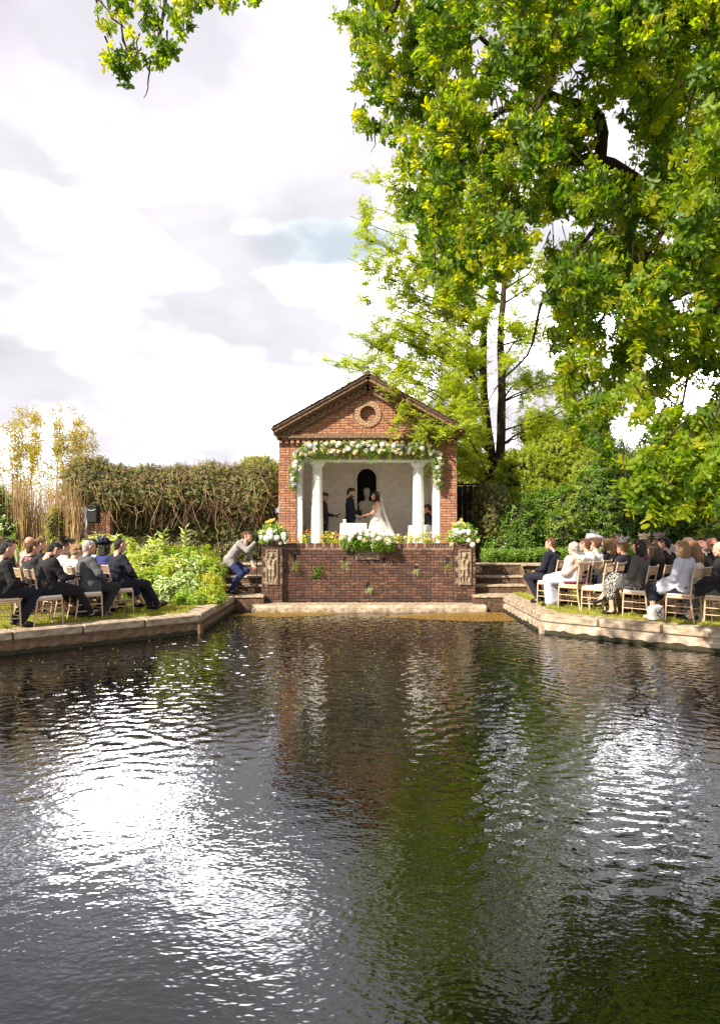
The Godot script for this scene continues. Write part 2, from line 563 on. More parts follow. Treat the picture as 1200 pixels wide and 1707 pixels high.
	var sg := Gradient.new()
	sg.set_color(0, Color(0.5, 0.42, 0.22, 0.0))
	sg.set_color(1, Color(0.62, 0.5, 0.26, 1.0))
	sg.set_offset(0, 0.42)
	sg.set_offset(1, 0.5)
	sc.color_ramp = sg
	var sm := mat("scum", Color(0.72, 0.66, 0.5), 0.8, sc, 1.3)
	sm.transparency = BaseMaterial3D.TRANSPARENCY_ALPHA_SCISSOR
	sm.alpha_scissor_threshold = 0.5


# ---------------------------------------------------------------- water
func build_water() -> void:
	var wd := []
	rng.seed = 5
	for i in 32:
		var lam := 0.11 * pow(2.2, float(i) / 31.0)
		var a := rf(-1.25, 1.25)
		var k := TAU / lam
		var slope := rf(0.7, 1.3) * 0.0155 * (1.0 - 0.35 * absf(a))
		wd.append([sin(a) * k, cos(a) * k, rf(0, TAU), slope / k, slope * sin(a), slope * cos(a)])
	var nz := FastNoiseLite.new()
	nz.seed = 8
	nz.frequency = 0.22
	nz.fractal_octaves = 3
	var zs := PackedFloat32Array()
	var z := -0.6
	while z > -16.4:
		zs.append(z)
		z -= clampf(0.010 + 0.0036 * -z, 0.020, 0.05)
	var x0 := -8.6
	var cols := 600
	var dx := 17.2 / cols
	var v := PackedVector3Array()
	var n := PackedVector3Array()
	var ix := PackedInt32Array()
	var kx := PackedFloat32Array()
	var kz := PackedFloat32Array()
	var ph := PackedFloat32Array()
	var am := PackedFloat32Array()
	var sx := PackedFloat32Array()
	var sz := PackedFloat32Array()
	for w in wd:
		kx.append(w[0]); kz.append(w[1]); ph.append(w[2]); am.append(w[3]); sx.append(w[4]); sz.append(w[5])
	var count := kx.size()
	for r in zs.size():
		var zz := zs[r]
		for c in cols + 1:
			var xx := x0 + c * dx
			var wx := xx + 0.16 * nz.get_noise_2d(xx * 3.0, zz * 3.0)
			var wz := zz + 0.16 * nz.get_noise_2d(xx * 3.0 + 50.0, zz * 3.0)
			# a breeze ruffles the far half; the near left lies calm
			var gust := 0.55 + 0.9 * nz.get_noise_2d(xx, zz) + 0.17 * clampf(-zz - 5.0, -2.0, 6.0) + 0.07 * clampf(xx, -3.0, 3.0)
			gust = clampf(gust, 0.20, 2.1)
			var hh := 0.0
			var gx := 0.0
			var gz := 0.0
			for i in count:
				var p := kx[i] * wx + kz[i] * wz + ph[i]
				var co := cos(p)
				hh += am[i] * sin(p)
				gx += sx[i] * co
				gz += sz[i] * co
			v.append(Vector3(xx, hh * gust, zz))
			n.append(Vector3(-gx * gust, 1.0, -gz * gust).normalized())
	for r in zs.size() - 1:
		for c in cols:
			var a := r * (cols + 1) + c
			var b := a + cols + 1
			ix.append_array(PackedInt32Array([a, b, a + 1, a + 1, b, b + 1]))
	var m := MB.new()
	m.v = v
	m.n = n
	m.ix = ix
	struct("pond_water", m.mesh(), M.water)
	# petals, bud scales and dead leaves afloat, thickest towards the far corners
	var fl := MB.new()
	fl.tri(Vector3(-0.012, 0, 0), Vector3(0.004, 0.003, 0.009), Vector3(0.014, 0, -0.002), Vector3.UP)
	fl.tri(Vector3(-0.012, 0, 0), Vector3(0.014, 0, -0.002), Vector3(0.0, 0.002, -0.010), Vector3.UP)
	var wh := []
	for i in 1500:
		var p := Vector3(rf(-3.0, 3.0), 0.010, -15.2 + absf(rng.randfn(0.0, 1.5)))
		if i % 4 == 0:
			p = Vector3(rf(-5.2, 5.2), 0.010, rf(-12.5, -7.0))
			if absf(p.x) > 3.0 and p.z < -12.3 + (absf(p.x) - 3.07) * 0.88 + 0.05:
				continue
		wh.append(Transform3D(Basis(Vector3.UP, rf(0, TAU)).scaled(Vector3.ONE * rf(0.5, 1.6)), p))
	tag(many("floating_petals", fl.mesh(), M.bed_yellow, self, wh), "scattered petals and bud scales floating on the far half of the pond", "petals", "", "stuff")
	# a film of pollen drifted into the far corners
	for f in [[[-3.0, -14.6, -2.6, -15.25, -0.6, -15.25, -0.9, -14.75, -1.9, -14.45]], [[0.3, -14.5, 0.9, -14.9, 1.6, -15.2, 3.0, -15.3, 3.0, -13.9, 2.2, -13.75, 1.1, -14.1]]]:
		var pts := PackedVector2Array()
		for i in range(0, f[0].size(), 2):
			pts.append(Vector2(f[0][i], f[0][i + 1]))
		var s := MB.new()
		var tr := Geometry2D.triangulate_polygon(pts)
		for i in range(0, tr.size(), 3):
			s.tri(Vector3(pts[tr[i]].x, 0.012, pts[tr[i]].y), Vector3(pts[tr[i + 1]].x, 0.012, pts[tr[i + 1]].y), Vector3(pts[tr[i + 2]].x, 0.012, pts[tr[i + 2]].y), Vector3.UP)
		var o := obj("pollen_film", s.mesh(), M.scum)
		tag(o, "yellow film of pollen floating on the pond, %s" % ["beside the corner near the photographer's steps" if pts[0].x < 0 else "spreading in front of the dark steps near the suited man"], "pollen", "", "stuff")


# ---------------------------------------------------------------- ground, kerbs, steps
func sheet(called: String, pts: Array, y: float, m: Material) -> void:
	var pv := PackedVector2Array(pts)
	var s := MB.new()
	var tr := Geometry2D.triangulate_polygon(pv)
	for i in range(0, tr.size(), 3):
		s.tri(Vector3(pv[tr[i]].x, y, pv[tr[i]].y), Vector3(pv[tr[i + 1]].x, y, pv[tr[i + 1]].y), Vector3(pv[tr[i + 2]].x, y, pv[tr[i + 2]].y), Vector3.UP)
	struct(called, s.mesh(), m)

func kerb_run(a: Vector2, b: Vector2, out: Vector2, host: Node3D) -> void:
	# a, b: the water-side edge; out: unit vector away from the water
	var d := (b - a)
	var len := d.length()
	d /= len
	var count := int(maxf(1.0, round(len / 1.15)))
	var step := len / count
	var turn := Basis(Vector3(d.x, 0, d.y), Vector3.UP, Vector3(d.x, 0, d.y).cross(Vector3.UP))
	for i in count:
		var c := a + d * (step * (i + 0.5)) + out * (0.21 - 0.012)
		var s := MB.new()
		s.soft_box(Transform3D(Basis(turn.z, turn.y, turn.x), Vector3.ZERO), Vector3(0.42, 0.14, step - 0.012), 0.018)
		var t := Transform3D(Basis(Vector3.UP, rf(-0.004, 0.004)), Vector3(c.x, LAWN - 0.07 + rf(-0.004, 0.004), c.y))
		obj("coping_stone", s.mesh(), M.coping, host, t)
	var w := MB.new()
	var mid := (a + b) * 0.5 + out * 0.14
	w.box(Transform3D(turn, Vector3(mid.x, 0.205 - 0.02, mid.y)), Vector3(len + 0.02, 0.05, 0.24))
	mid = (a + b) * 0.5 + out * 0.16
	w.box(Transform3D(turn, Vector3(mid.x, -0.16, mid.y)), Vector3(len + 0.1, 0.64, 0.34))
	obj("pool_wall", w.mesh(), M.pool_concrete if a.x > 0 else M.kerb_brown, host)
	# algae and damp at the waterline, of uneven height
	var al := MB.new()
	var nn := int(len / 0.07)
	for i in nn:
		var h0 := 0.045 + 0.05 * absf(noise.get_noise_2d(i * 14.0, a.x * 40.0)) + 0.02 * absf(sin(i * 0.7))
		var h1 := 0.045 + 0.05 * absf(noise.get_noise_2d((i + 1) * 14.0, a.x * 40.0)) + 0.02 * absf(sin((i + 1) * 0.7))
		var p := a + d * (len * i / nn) - out * 0.014
		var q := a + d * (len * (i + 1) / nn) - out * 0.014
		al.quad(Vector3(p.x, -0.05, p.y), Vector3(q.x, -0.05, q.y), Vector3(q.x, h1, q.y), Vector3(p.x, h0, p.y), Vector3(-out.x, 0, -out.y))
		al.quad(Vector3(p.x, h0, p.y), Vector3(q.x, h1, q.y), Vector3(q.x + out.x * 0.02, h1, q.y + out.y * 0.02), Vector3(p.x + out.x * 0.02, h0, p.y + out.y * 0.02), Vector3.UP)
	obj("algae_band", al.mesh(), M.algae, host)

func build_ground() -> void:
	rng.seed = 21
	sheet("lawn", [Vector2(3.40, -17.05), Vector2(3.40, -12.45), Vector2(8.3, -8.12), Vector2(8.3, 1.2), Vector2(-8.3, 1.2), Vector2(-8.3, -8.12), Vector2(-3.40, -12.45), Vector2(-3.40, -17.05), Vector2(-150, -17.05), Vector2(-150, 120), Vector2(150, 120), Vector2(150, -17.05)], LAWN - 0.012, M.lawn)
	sheet("terrace_ground", [Vector2(-160, -16.95), Vector2(160, -16.95), Vector2(160, -300), Vector2(-160, -300)], TERRACE - 0.03, M.soil)
	sheet("terrace_paving", [Vector2(-2.4, -16.45), Vector2(2.4, -16.45), Vector2(2.4, -17.5), Vector2(-2.4, -17.5)], TERRACE + 0.004, M.terrace_stone)
	var kerb := Node3D.new()
	kerb.name = "pool_kerb"
	kerb.set_meta("kind", "structure")
	add_child(kerb)
	for s in [-1.0, 1.0]:
		var pts := [Vector2(3.07 * s, -15.62), Vector2(3.07 * s, -12.3), Vector2(5.4 * s, -10.25), Vector2(8.0 * s, -7.97), Vector2(8.0 * s, -1.0)]
		for i in 4:
			var d: Vector2 = (pts[i + 1] - pts[i]).normalized()
			var o := Vector2(-d.y, d.x)
			if o.x * s < 0:
				o = -o
			kerb_run(pts[i], pts[i + 1], o, kerb)
	kerb_run(Vector2(8.0, -1.0), Vector2(-8.0, -1.0), Vector2(0, 1), kerb)
	# paved margin before the kerb's far ends and the flights of steps up to the terrace
	for s in [-1.0, 1.0]:
		var st := thing("stone_steps", "stone steps with pale worn nosings beside the %s" % ["crouching photographer" if s < 0 else "suited man of the first row"], "steps")
		var x0 := 2.40
		var x1 := 3.46 if s < 0 else 3.75
		var mid: float = (x0 + x1) * 0.5 * s
		var w := x1 - x0
		var levels := [[0.35, -15.6, 0.9], [0.545, -16.25, 0.42], [0.735, -16.6, 0.42], [TERRACE, -16.95, 0.40]]
		for i in 4:
			var l: Array = levels[i]
			var y: float = l[0]
			var z: float = l[1]
			var b := MB.new()
			var low := -0.3 if i == 0 else float(levels[i - 1][0])
			b.box(Transform3D(Basis(), Vector3(mid, (low + y - 0.05) * 0.5 + 0.0, z - 0.30)), Vector3(w, y - 0.05 - low, 0.6))
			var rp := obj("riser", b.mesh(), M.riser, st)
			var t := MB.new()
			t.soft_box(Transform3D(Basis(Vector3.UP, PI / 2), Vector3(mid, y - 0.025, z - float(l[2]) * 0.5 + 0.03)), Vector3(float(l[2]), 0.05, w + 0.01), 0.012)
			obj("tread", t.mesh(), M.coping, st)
	# sloping flank of the steps and the terrace wall either side
	for s in [-1.0, 1.0]:
		var x1 := 3.46 if s < 0 else 3.75
		var tw := thing("terrace_wall", "low dark retaining wall with pale coping %s" % ["running behind the lime green plants" if s < 0 else "below the ivy behind the first row of guests"], "wall")
		for i in 5:
			var c := MB.new()
			c.soft_box(Transform3D(Basis(), Vector3.ZERO), Vector3(1.19, 0.07, 0.4), 0.012)
			obj("coping_stone", c.mesh(), M.coping, tw, Transform3D(Basis(), Vector3(s * (x1 + 0.62 + i * 1.2), TERRACE - 0.035, -17.12 + rf(-0.006, 0.006))))
		var b := MB.new()
		b.box(Transform3D(Basis(), Vector3(s * (x1 + 6.02), 0.62, -17.15)), Vector3(12.0, 0.65, 0.3))
		b.box(Transform3D(Basis(), Vector3(s * (x1 + 9.1), TERRACE - 0.037, -17.12)), Vector3(5.8, 0.066, 0.38))
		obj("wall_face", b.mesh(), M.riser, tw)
		var f := MB.new()
		f.plate(Transform3D(Basis(Vector3.UP, PI / 2), Vector3(s * (x1 + 0.006), 0, 0)), PackedVector2Array([Vector2(15.9, 0.2), Vector2(17.0, 0.2), Vector2(17.0, 0.95), Vector2(16.85, 0.95), Vector2(15.9, 0.36)]), -0.05 if s < 0 else 0.0, 0.0 if s < 0 else 0.05)
		obj("flank", f.mesh(), M.kerb_brown, tw)
	# grass and weeds creeping over the back of the coping, drawn below
	# grass blades on both lawns
	var tuft := MB.new()
	for i in 6:
		var a := rf(0, TAU)
		var o := Vector3(cos(a), 0, sin(a))
		var sidev := Vector3(-o.z, 0, o.x) * 0.004
		var base := o * rf(0.0, 0.02)
		var tip := base + o * rf(0.005, 0.03) + Vector3.UP * rf(0.025, 0.05)
		tuft.tri(base - sidev, base + sidev, tip, o + Vector3.UP * 0.3)
	var tm := tuft.mesh()
	for s in [-1.0, 1.0]:
		var where := []
		for i in 26000:
			var p := Vector2(rf(3.4, 9.0) * s, rf(-16.9, -8.5))
			var line := -12.45 + (absf(p.x) - 3.4) * (4.33 / 4.9)
			if p.y > line - 0.02:
				continue
			where.append(Transform3D(Basis(Vector3.UP, rf(0, TAU)).scaled(Vector3.ONE * rf(0.6, 1.3)), Vector3(p.x, LAWN - 0.014, p.y)))
		for k in 2600:
			var f := rf(0.0, 1.0)
			var p := Vector2(3.49 * s, lerpf(-16.0, -12.5, f)) if k % 3 == 0 else Vector2(lerpf(3.40, 8.2, f) * s, lerpf(-12.62, -8.38, f))
			var clump := noise.get_noise_2d(p.x * 60.0, p.y * 60.0)
			if clump < -0.05:
				continue
			where.append(Transform3D(Basis(Vector3.UP, rf(0, TAU)).scaled(Vector3.ONE * rf(0.9, 1.9)), Vector3(p.x + rf(-0.07, 0.07), LAWN - 0.01, p.y + rf(-0.07, 0.07))))
		var g := many("grass", tm, M.grass_blade, self, where)
		tag(g, "short mown grass under the chairs %s" % ["on the photographer's side of the pond" if s < 0 else "beside the dark suited man's side of the pond"], "grass", "", "stuff")


# ---------------------------------------------------------------- smooth bodies: tapered capsules joined by a smooth minimum, meshed as surface nets
func field(bones: Array, cell: float, k: float, lump := 0.0, lump_freq := 8.0) -> MB:
	var lo := Vector3(1e9, 1e9, 1e9)
	var hi := -lo
	for b in bones:
		var r := maxf(b[1], b[3]) + cell * 2.5 + lump
		lo = lo.min((b[0] as Vector3) - Vector3.ONE * r).min((b[2] as Vector3) - Vector3.ONE * r)
		hi = hi.max((b[0] as Vector3) + Vector3.ONE * r).max((b[2] as Vector3) + Vector3.ONE * r)
	var nx := int((hi.x - lo.x) / cell) + 2
	var ny := int((hi.y - lo.y) / cell) + 2
	var nz := int((hi.z - lo.z) / cell) + 2
	var g := PackedFloat32Array()
	g.resize(nx * ny * nz)
	g.fill(9.0)
	var reach := maxf(k, cell * 2.0) + cell
	for b in bones:
		var a: Vector3 = b[0]
		var e: Vector3 = b[2]
		var ra: float = b[1]
		var re: float = b[3]
		var ab := e - a
		var l2 := maxf(ab.length_squared(), 1e-9)
		var r := maxf(ra, re) + reach
		var p0 := (a.min(e) - Vector3.ONE * r - lo) / cell
		var p1 := (a.max(e) + Vector3.ONE * r - lo) / cell
		for z in range(maxi(0, int(p0.z)), mini(nz - 1, int(p1.z) + 1) + 1):
			for y in range(maxi(0, int(p0.y)), mini(ny - 1, int(p1.y) + 1) + 1):
				var row := (z * ny + y) * nx
				for x in range(maxi(0, int(p0.x)), mini(nx - 1, int(p1.x) + 1) + 1):
					var p := lo + Vector3(x, y, z) * cell
					var t := clampf((p - a).dot(ab) / l2, 0.0, 1.0)
					var d := (p - a - ab * t).length() - ra - (re - ra) * t
					if d > reach:
						continue
					var o := g[row + x]
					if o > 8.0:
						g[row + x] = d
					else:
						var h := maxf(k - absf(o - d), 0.0) / k
						g[row + x] = minf(o, d) - h * h * k * 0.25
	if lump > 0.0:
		noise.frequency = lump_freq
		for z in nz:
			for y in ny:
				for x in nx:
					var i := (z * ny + y) * nx + x
					if absf(g[i]) < reach:
						g[i] += lump * noise.get_noise_3d(lo.x + x * cell, lo.y + y * cell, lo.z + z * cell)
	var m := MB.new()
	var at := PackedInt32Array()
	at.resize(nx * ny * nz)
	at.fill(-1)
	var off := PackedInt32Array([0, 1, nx, nx + 1, nx * ny, nx * ny + 1, nx * ny + nx, nx * ny + nx + 1])
	var ea := [0, 2, 4, 6, 0, 1, 4, 5, 0, 1, 2, 3]
	var eb := [1, 3, 5, 7, 2, 3, 6, 7, 4, 5, 6, 7]
	var corner := [Vector3(0, 0, 0), Vector3(1, 0, 0), Vector3(0, 1, 0), Vector3(1, 1, 0), Vector3(0, 0, 1), Vector3(1, 0, 1), Vector3(0, 1, 1), Vector3(1, 1, 1)]
	for z in nz - 1:
		for y in ny - 1:
			var row := (z * ny + y) * nx
			for x in nx - 1:
				var i := row + x
				var g0 := g[i]
				if g0 > 8.0 and g[i + 1] > 8.0 and g[i + nx] > 8.0:
					continue
				var c := 0
				for q in 8:
					if g[i + off[q]] < 0.0:
						c += 1
				if c == 0 or c == 8:
					continue
				var sum := Vector3.ZERO
				var cnt := 0
				for q in 12:
					var u := g[i + off[ea[q]]]
					var w := g[i + off[eb[q]]]
					if (u < 0.0) != (w < 0.0):
						sum += (corner[ea[q]] as Vector3).lerp(corner[eb[q]], u / (u - w))
						cnt += 1
				at[i] = m.v.size()
				m.v.append(lo + (Vector3(x, y, z) + sum / cnt) * cell)
				var gr := Vector3(minf(g[i + 1], 1.0) - minf(g0, 1.0), minf(g[i + nx], 1.0) - minf(g0, 1.0), minf(g[i + nx * ny], 1.0) - minf(g0, 1.0))
				var g7 := minf(g[i + off[7]], 1.0)
				gr += Vector3(g7 - minf(g[i + off[6]], 1.0), g7 - minf(g[i + off[5]], 1.0), g7 - minf(g[i + off[3]], 1.0))
				m.n.append(gr.normalized())
	var sx := nx * ny
	for z in range(1, nz - 1):
		for y in range(1, ny - 1):
			var row := (z * ny + y) * nx
			for x in range(1, nx - 1):
				var i := row + x
				var s := g[i] < 0.0
				if at[i] < 0 and at[i - 1] < 0 and at[i - nx] < 0 and at[i - sx] < 0:
					continue
				if s != (g[i + 1] < 0.0):
					net(m, at[i], at[i - nx], at[i - nx - sx], at[i - sx], s)
				if s != (g[i + nx] < 0.0):
					net(m, at[i], at[i - sx], at[i - sx - 1], at[i - 1], s)
				if s != (g[i + sx] < 0.0):
					net(m, at[i], at[i - 1], at[i - 1 - nx], at[i - nx], s)
	return m

func net(m: MB, a: int, b: int, c: int, d: int, s: bool) -> void:
	if a < 0 or b < 0 or c < 0 or d < 0:
		return
	if s:
		m.ix.append_array(PackedInt32Array([a, c, b, a, d, c]))
	else:
		m.ix.append_array(PackedInt32Array([a, b, c, a, c, d]))


# ---------------------------------------------------------------- brickwork
var brick_long: ArrayMesh
var brick_short: ArrayMesh

func brick_shape(l: float) -> ArrayMesh:
	# front face towards +z with worn arrises, 55 mm high, 40 mm deep
	var m := MB.new()
	var h := 0.0275
	var x := l * 0.5
	var c := 0.005
	var f := [Vector3(-x + c, -h + c, 0.02), Vector3(x - c, -h + c, 0.02), Vector3(x - c, h - c, 0.02), Vector3(-x + c, h - c, 0.02)]
	var e := [Vector3(-x, -h, 0.015), Vector3(x, -h, 0.015), Vector3(x, h, 0.015), Vector3(-x, h, 0.015)]
	m.quad(f[0], f[1], f[2], f[3], Vector3.BACK)
	for i in 4:
		var j := (i + 1) % 4
		var o: Vector3 = (e[i] + e[j])
		o.z = 0
		m.quad(e[i], e[j], f[j], f[i], o.normalized() + Vector3.BACK)
		m.quad(e[i], e[j], e[j] - Vector3(0, 0, 0.035), e[i] - Vector3(0, 0, 0.035), o)
	return m.mesh()

# list gets [transform, long?, tone] for every brick of a face; at: lower left corner, along: unit vector, out: outward normal
func lay(list: Array, at: Vector3, along: Vector3, out: Vector3, length: float, height: float, keep: Callable, course := 0.065, cuts := []) -> void:
	var b := Basis(along, Vector3.UP, out)
	var rows := int(height / course + 0.2)
	for r in rows:
		var u := -0.1625 * (r % 2) - (0.054 if r % 2 == 0 else 0.0)
		var long := r % 4 < 2
		while u < length:
			var l := 0.215 if long else 0.1025
			var a := maxf(u, 0.0)
			var e := minf(u + l, length)
			u += l + 0.010
			if e - a > 0.028:
				var c := Vector2((a + e) * 0.5, (r + 0.5) * course)
				if keep.call(c, (e - a) * 0.5):
					var parts := [[a, e]]
					for q in cuts:
						if c.y + 0.03 > q[2] and c.y - 0.03 < q[3] and e > q[0] and a < q[1]:
							parts = [[a, float(q[0]) - 0.004], [float(q[1]) + 0.004, e]]
					for q in parts:
						var w: float = q[1] - q[0]
						if w < 0.02:
							continue
						var turned := b.rotated(out, rf(-0.008, 0.008)).rotated(along, rf(-0.02, 0.02))
						var t := Transform3D(turned.scaled_local(Vector3(w / l, 1, 1)), at + along * (float(q[0]) + w * 0.5) + Vector3.UP * c.y + out * rf(-0.010, -0.002))
						list.append([t, long, rng.randi() % 6])
			long = not long

func commit_bricks(parent: Node3D, list: Array, tones: String, base: Color) -> void:
	if brick_long == null:
		brick_long = brick_shape(0.215)
		brick_short = brick_shape(0.1025)
	var order := list.filter(func(x): return x[1])
	order.append_array(list.filter(func(x): return not x[1]))
	var first := mini(300, order.size())
	for i in first:
		var x: Array = order[i]
		obj("brick", brick_long if x[1] else brick_short, M["%s_%d" % [tones, x[2]]], parent, x[0])
	if order.size() > first:
		var mm := MultiMesh.new()
		mm.transform_format = MultiMesh.TRANSFORM_3D
		mm.use_colors = true
		mm.mesh = brick_long
		mm.instance_count = order.size() - first
		for i in range(first, order.size()):
			var x: Array = order[i]
			var t: Transform3D = x[0]
			if not x[1]:
				t = t.scaled_local(Vector3(0.1025 / 0.215, 1, 1))
			mm.set_instance_transform(i - first, t)
			mm.set_instance_color(i - first, (M["%s_%d" % [tones, x[2]]].albedo_color as Color).srgb_to_linear())
		var o := MultiMeshInstance3D.new()
		o.name = "brickwork"
		o.multimesh = mm
		if not M.has(tones + "_rest"):
			var m: StandardMaterial3D = M[tones + "_1"].duplicate()
			m.albedo_color = Color.WHITE
			m.vertex_color_use_as_albedo = true
			M[tones + "_rest"] = m
		o.material_override = M[tones + "_rest"]
		o.set_meta("kind", "stuff")
		parent.add_child(o, true)

func any(_c: Vector2, _h: float) -> bool:
	return true


# ---------------------------------------------------------------- the temple
func build_temple() -> void:
	rng.seed = 31
	var T := thing("garden_temple", "small red brick garden temple with pediment, white columns and flower garland", "temple", Vector3(0, TERRACE, -17.4))
	# masonry behind the bricks, flush joints
	for s in [-1.0, 1.0]:
		var m := MB.new()
		m.box(Transform3D(Basis(), Vector3(s * 2.048, 1.56, -0.225)), Vector3(0.434, 3.12, 0.41))
		m.box(Transform3D(Basis(), Vector3(s * 2.13, 1.65, -1.80)), Vector3(0.27, 3.3, 2.74))
		obj("side_wall", m.mesh(), M.mortar, T)
		var p := MB.new()
		p.box(Transform3D(Basis(), Vector3(s * 1.90, 1.55, -1.64)), Vector3(0.18, 2.9, 2.4))
		obj("inner_wall", p.mesh(), M.plaster, T)
	var list := []
	for s in [-1.0, 1.0]:
		lay(list, Vector3(s * 2.048 - 0.217, 0, -0.006), Vector3.RIGHT, Vector3.BACK, 0.434, 3.06, any)
		lay(list, Vector3(s * 2.265, 0, -0.01) if s > 0 else Vector3(s * 2.265, 0, -3.1), Vector3.FORWARD if s > 0 else Vector3.BACK, Vector3.RIGHT * s, 3.09, 0.2, any)
	# pediment field, with the round opening left free
	var tym := MB.new()
	for s in [-1.0, 1.0]:
		var pts := PackedVector2Array([Vector2(0, 3.18), Vector2(s * 2.05, 3.18), Vector2(0, 4.36)])
		for k in 13:
			var a := PI / 2 - PI * k / 12.0
			pts.append(Vector2(s * 0.21 * cos(a), 3.79 + 0.21 * sin(a)))
		tym.plate(Transform3D(), pts, -0.3, -0.035)
	obj("pediment", tym.mesh(), M.mortar, T)
	var keep := func(c: Vector2, h: float) -> bool:
		var x: float = absf(c.x - 2.0)
		if c.y + 3.28 > 4.43 - 0.56 * (x + h * 0.2):
			return false
		return Vector2(x, c.y + 3.28 - 3.79).length() > 0.29
	var ped := []
	lay(ped, Vector3(-2.0, 3.28, -0.018), Vector3.RIGHT, Vector3.BACK, 4.0, 1.2, keep)
	ped.append_array(list)
	commit_bricks(T, ped, "brick", Color.WHITE)
	# oculus: a ring of tan wedge bricks round a recessed brick panel
	for k in 26:
		var w := MB.new()
		var a0 := TAU * k / 26 + 0.012
		var a1 := TAU * (k + 1) / 26 - 0.012
		var pts := PackedVector2Array()
		for q in [[0.2, a0], [0.34, a0], [0.34, a1], [0.2, a1]]:
			pts.append(Vector2(cos(q[1]), sin(q[1])) * float(q[0]))
		w.plate(Transform3D(), pts, -0.06, 0.022 + rf(-0.003, 0.003))
		obj("voussoir", w.mesh(), M.voussoir_tan, T, Transform3D(Basis(), Vector3(0, 3.79, 0)))
	var rec := []
	lay(rec, Vector3(-0.2, 3.59, -0.15), Vector3.RIGHT, Vector3.BACK, 0.4, 0.4, func(c, _h): return Vector2(c.x - 0.2, c.y - 0.2).length() < 0.21)
	var ob := MB.new()
	ob.lathe(Transform3D(Basis(Vector3.RIGHT, PI / 2), Vector3(0, 3.79, -0.16)), [Vector2(0.208, 0.0), Vector2(0.208, 0.12)], 32)
	ob.box(Transform3D(Basis(), Vector3(0, 3.79, -0.2)), Vector3(0.44, 0.44, 0.06))
	obj("oculus_recess", ob.mesh(), M.mortar, T)
	for x in rec:
		obj("oculus_brick", brick_long if x[1] else brick_short, M["brick_%d" % [0, 2, 4][x[2] % 3]], T, x[0])
	# flat arch of upright bricks over the opening
	var beam := MB.new()
	beam.box(Transform3D(Basis(), Vector3(0, 2.90, -0.23)), Vector3(3.68, 0.56, 0.40))
	obj("lintel", beam.mesh(), M.mortar, T)
	for k in 56:
		var bx := MB.new()
		bx.soft_box(Transform3D(Basis(Vector3.UP, PI / 2), Vector3.ZERO), Vector3(0.04, 0.27 + (0.0), 0.056), 0.004)
		obj("upright_brick", bx.mesh(), M["brick_%d" % [1, 3, 5, 1][k % 4]], T, Transform3D(Basis(Vector3.BACK, (k - 27.5) * 0.0012), Vector3((k - 27.5) * 0.0655, 2.83, -0.028 + rf(-0.003, 0.003))))
	var sof := MB.new()
	sof.box(Transform3D(Basis(), Vector3(0, 2.605, -0.23)), Vector3(3.66, 0.03, 0.46))
	obj("soffit", sof.mesh(), M.white_paint, T)
	# horizontal cornice
	var cor := MB.new()
	cor.box(Transform3D(Basis(), Vector3(0, 3.13, 0.03)), Vector3(4.60, 0.045, 0.14))
	cor.box(Transform3D(Basis(), Vector3(0, 3.185, 0.05)), Vector3(4.66, 0.06, 0.18))
	cor.box(Transform3D(Basis(), Vector3(0, 3.245, 0.025)), Vector3(4.56, 0.055, 0.12))
	cor.box(Transform3D(Basis(), Vector3(0, 2.99, -0.0)), Vector3(4.56, 0.05, 0.05))
	obj("cornice", cor.mesh(), M.stone_cornice, T)
	for k in 31:
		var d := MB.new()
		d.soft_box(Transform3D(), Vector3(0.085, 0.075, 0.13), 0.006)
		obj("dentil", d.mesh(), M["brick_%d" % (k % 6)], T, Transform3D(Basis(), Vector3((k - 15) * 0.1475 + rf(-0.008, 0.008), 3.06, 0.022)))
	for s in [-1.0, 1.0]:
		var e := MB.new()
		e.box(Transform3D(Basis(), Vector3(s * 2.30, 3.30, -1.52)), Vector3(0.20, 0.12, 3.36))
		e.box(Transform3D(Basis(), Vector3(s * 2.27, 3.20, -1.52)), Vector3(0.14, 0.08, 3.28))
		obj("eave", e.mesh(), M.stone_cornice, T)
		# raking cornice, layer upon layer down from the roof edge
		var th := atan(0.56)
		var L := 2.41 / cos(th)
		var b := Basis(Vector3(cos(th) * s, -sin(th), 0), Vector3(sin(th) * s, cos(th), 0), Vector3.BACK if s > 0 else Vector3.BACK)
		if s < 0:
			b = Basis(Vector3(cos(th), sin(th), 0), Vector3(-sin(th), cos(th), 0), Vector3.BACK)
		var apex := Vector3(0, 4.76, 0)
		var mid := apex + Vector3(s * cos(th), -sin(th), 0) * L * 0.5
		var rk := MB.new()
		for q in [[0.085, 0.07, 0.30], [0.135, 0.05, 0.24], [0.178, 0.036, 0.19], [0.315, 0.05, 0.10], [0.355, 0.035, 0.06]]:
			var thick: float = q[1]
			var proud: float = q[2]
			rk.box(Transform3D(b, mid + b * Vector3(0, -float(q[0]) - thick * 0.5, (proud - 0.2) * 0.5)), Vector3(L + 0.0, thick, proud + 0.2))
		rk.box(Transform3D(b, mid + b * Vector3(0, -0.264, -0.05)), Vector3(L - 0.05, 0.10, 0.30))
		obj("raking_cornice", rk.mesh(), M.stone_cornice, T)
		for k in 15:
			var d := MB.new()
			d.soft_box(Transform3D(), Vector3(0.085, 0.07, 0.09), 0.006)
			obj("dentil", d.mesh(), M.stone_cornice, T, Transform3D(b, apex + Vector3(s * cos(th), -sin(th), 0) * (0.22 + k * 0.168) + b * Vector3(0, -0.262, 0.105)))
		# roof slope of overlapping tile courses
		var slope := MB.new()
		slope.box(Transform3D(b, mid + b * Vector3(s * 0.02, -0.045, -1.55)), Vector3(L + 0.06, 0.07, 3.76))
		var sl := obj("roof_slope", slope.mesh(), M.roof_tile, T)
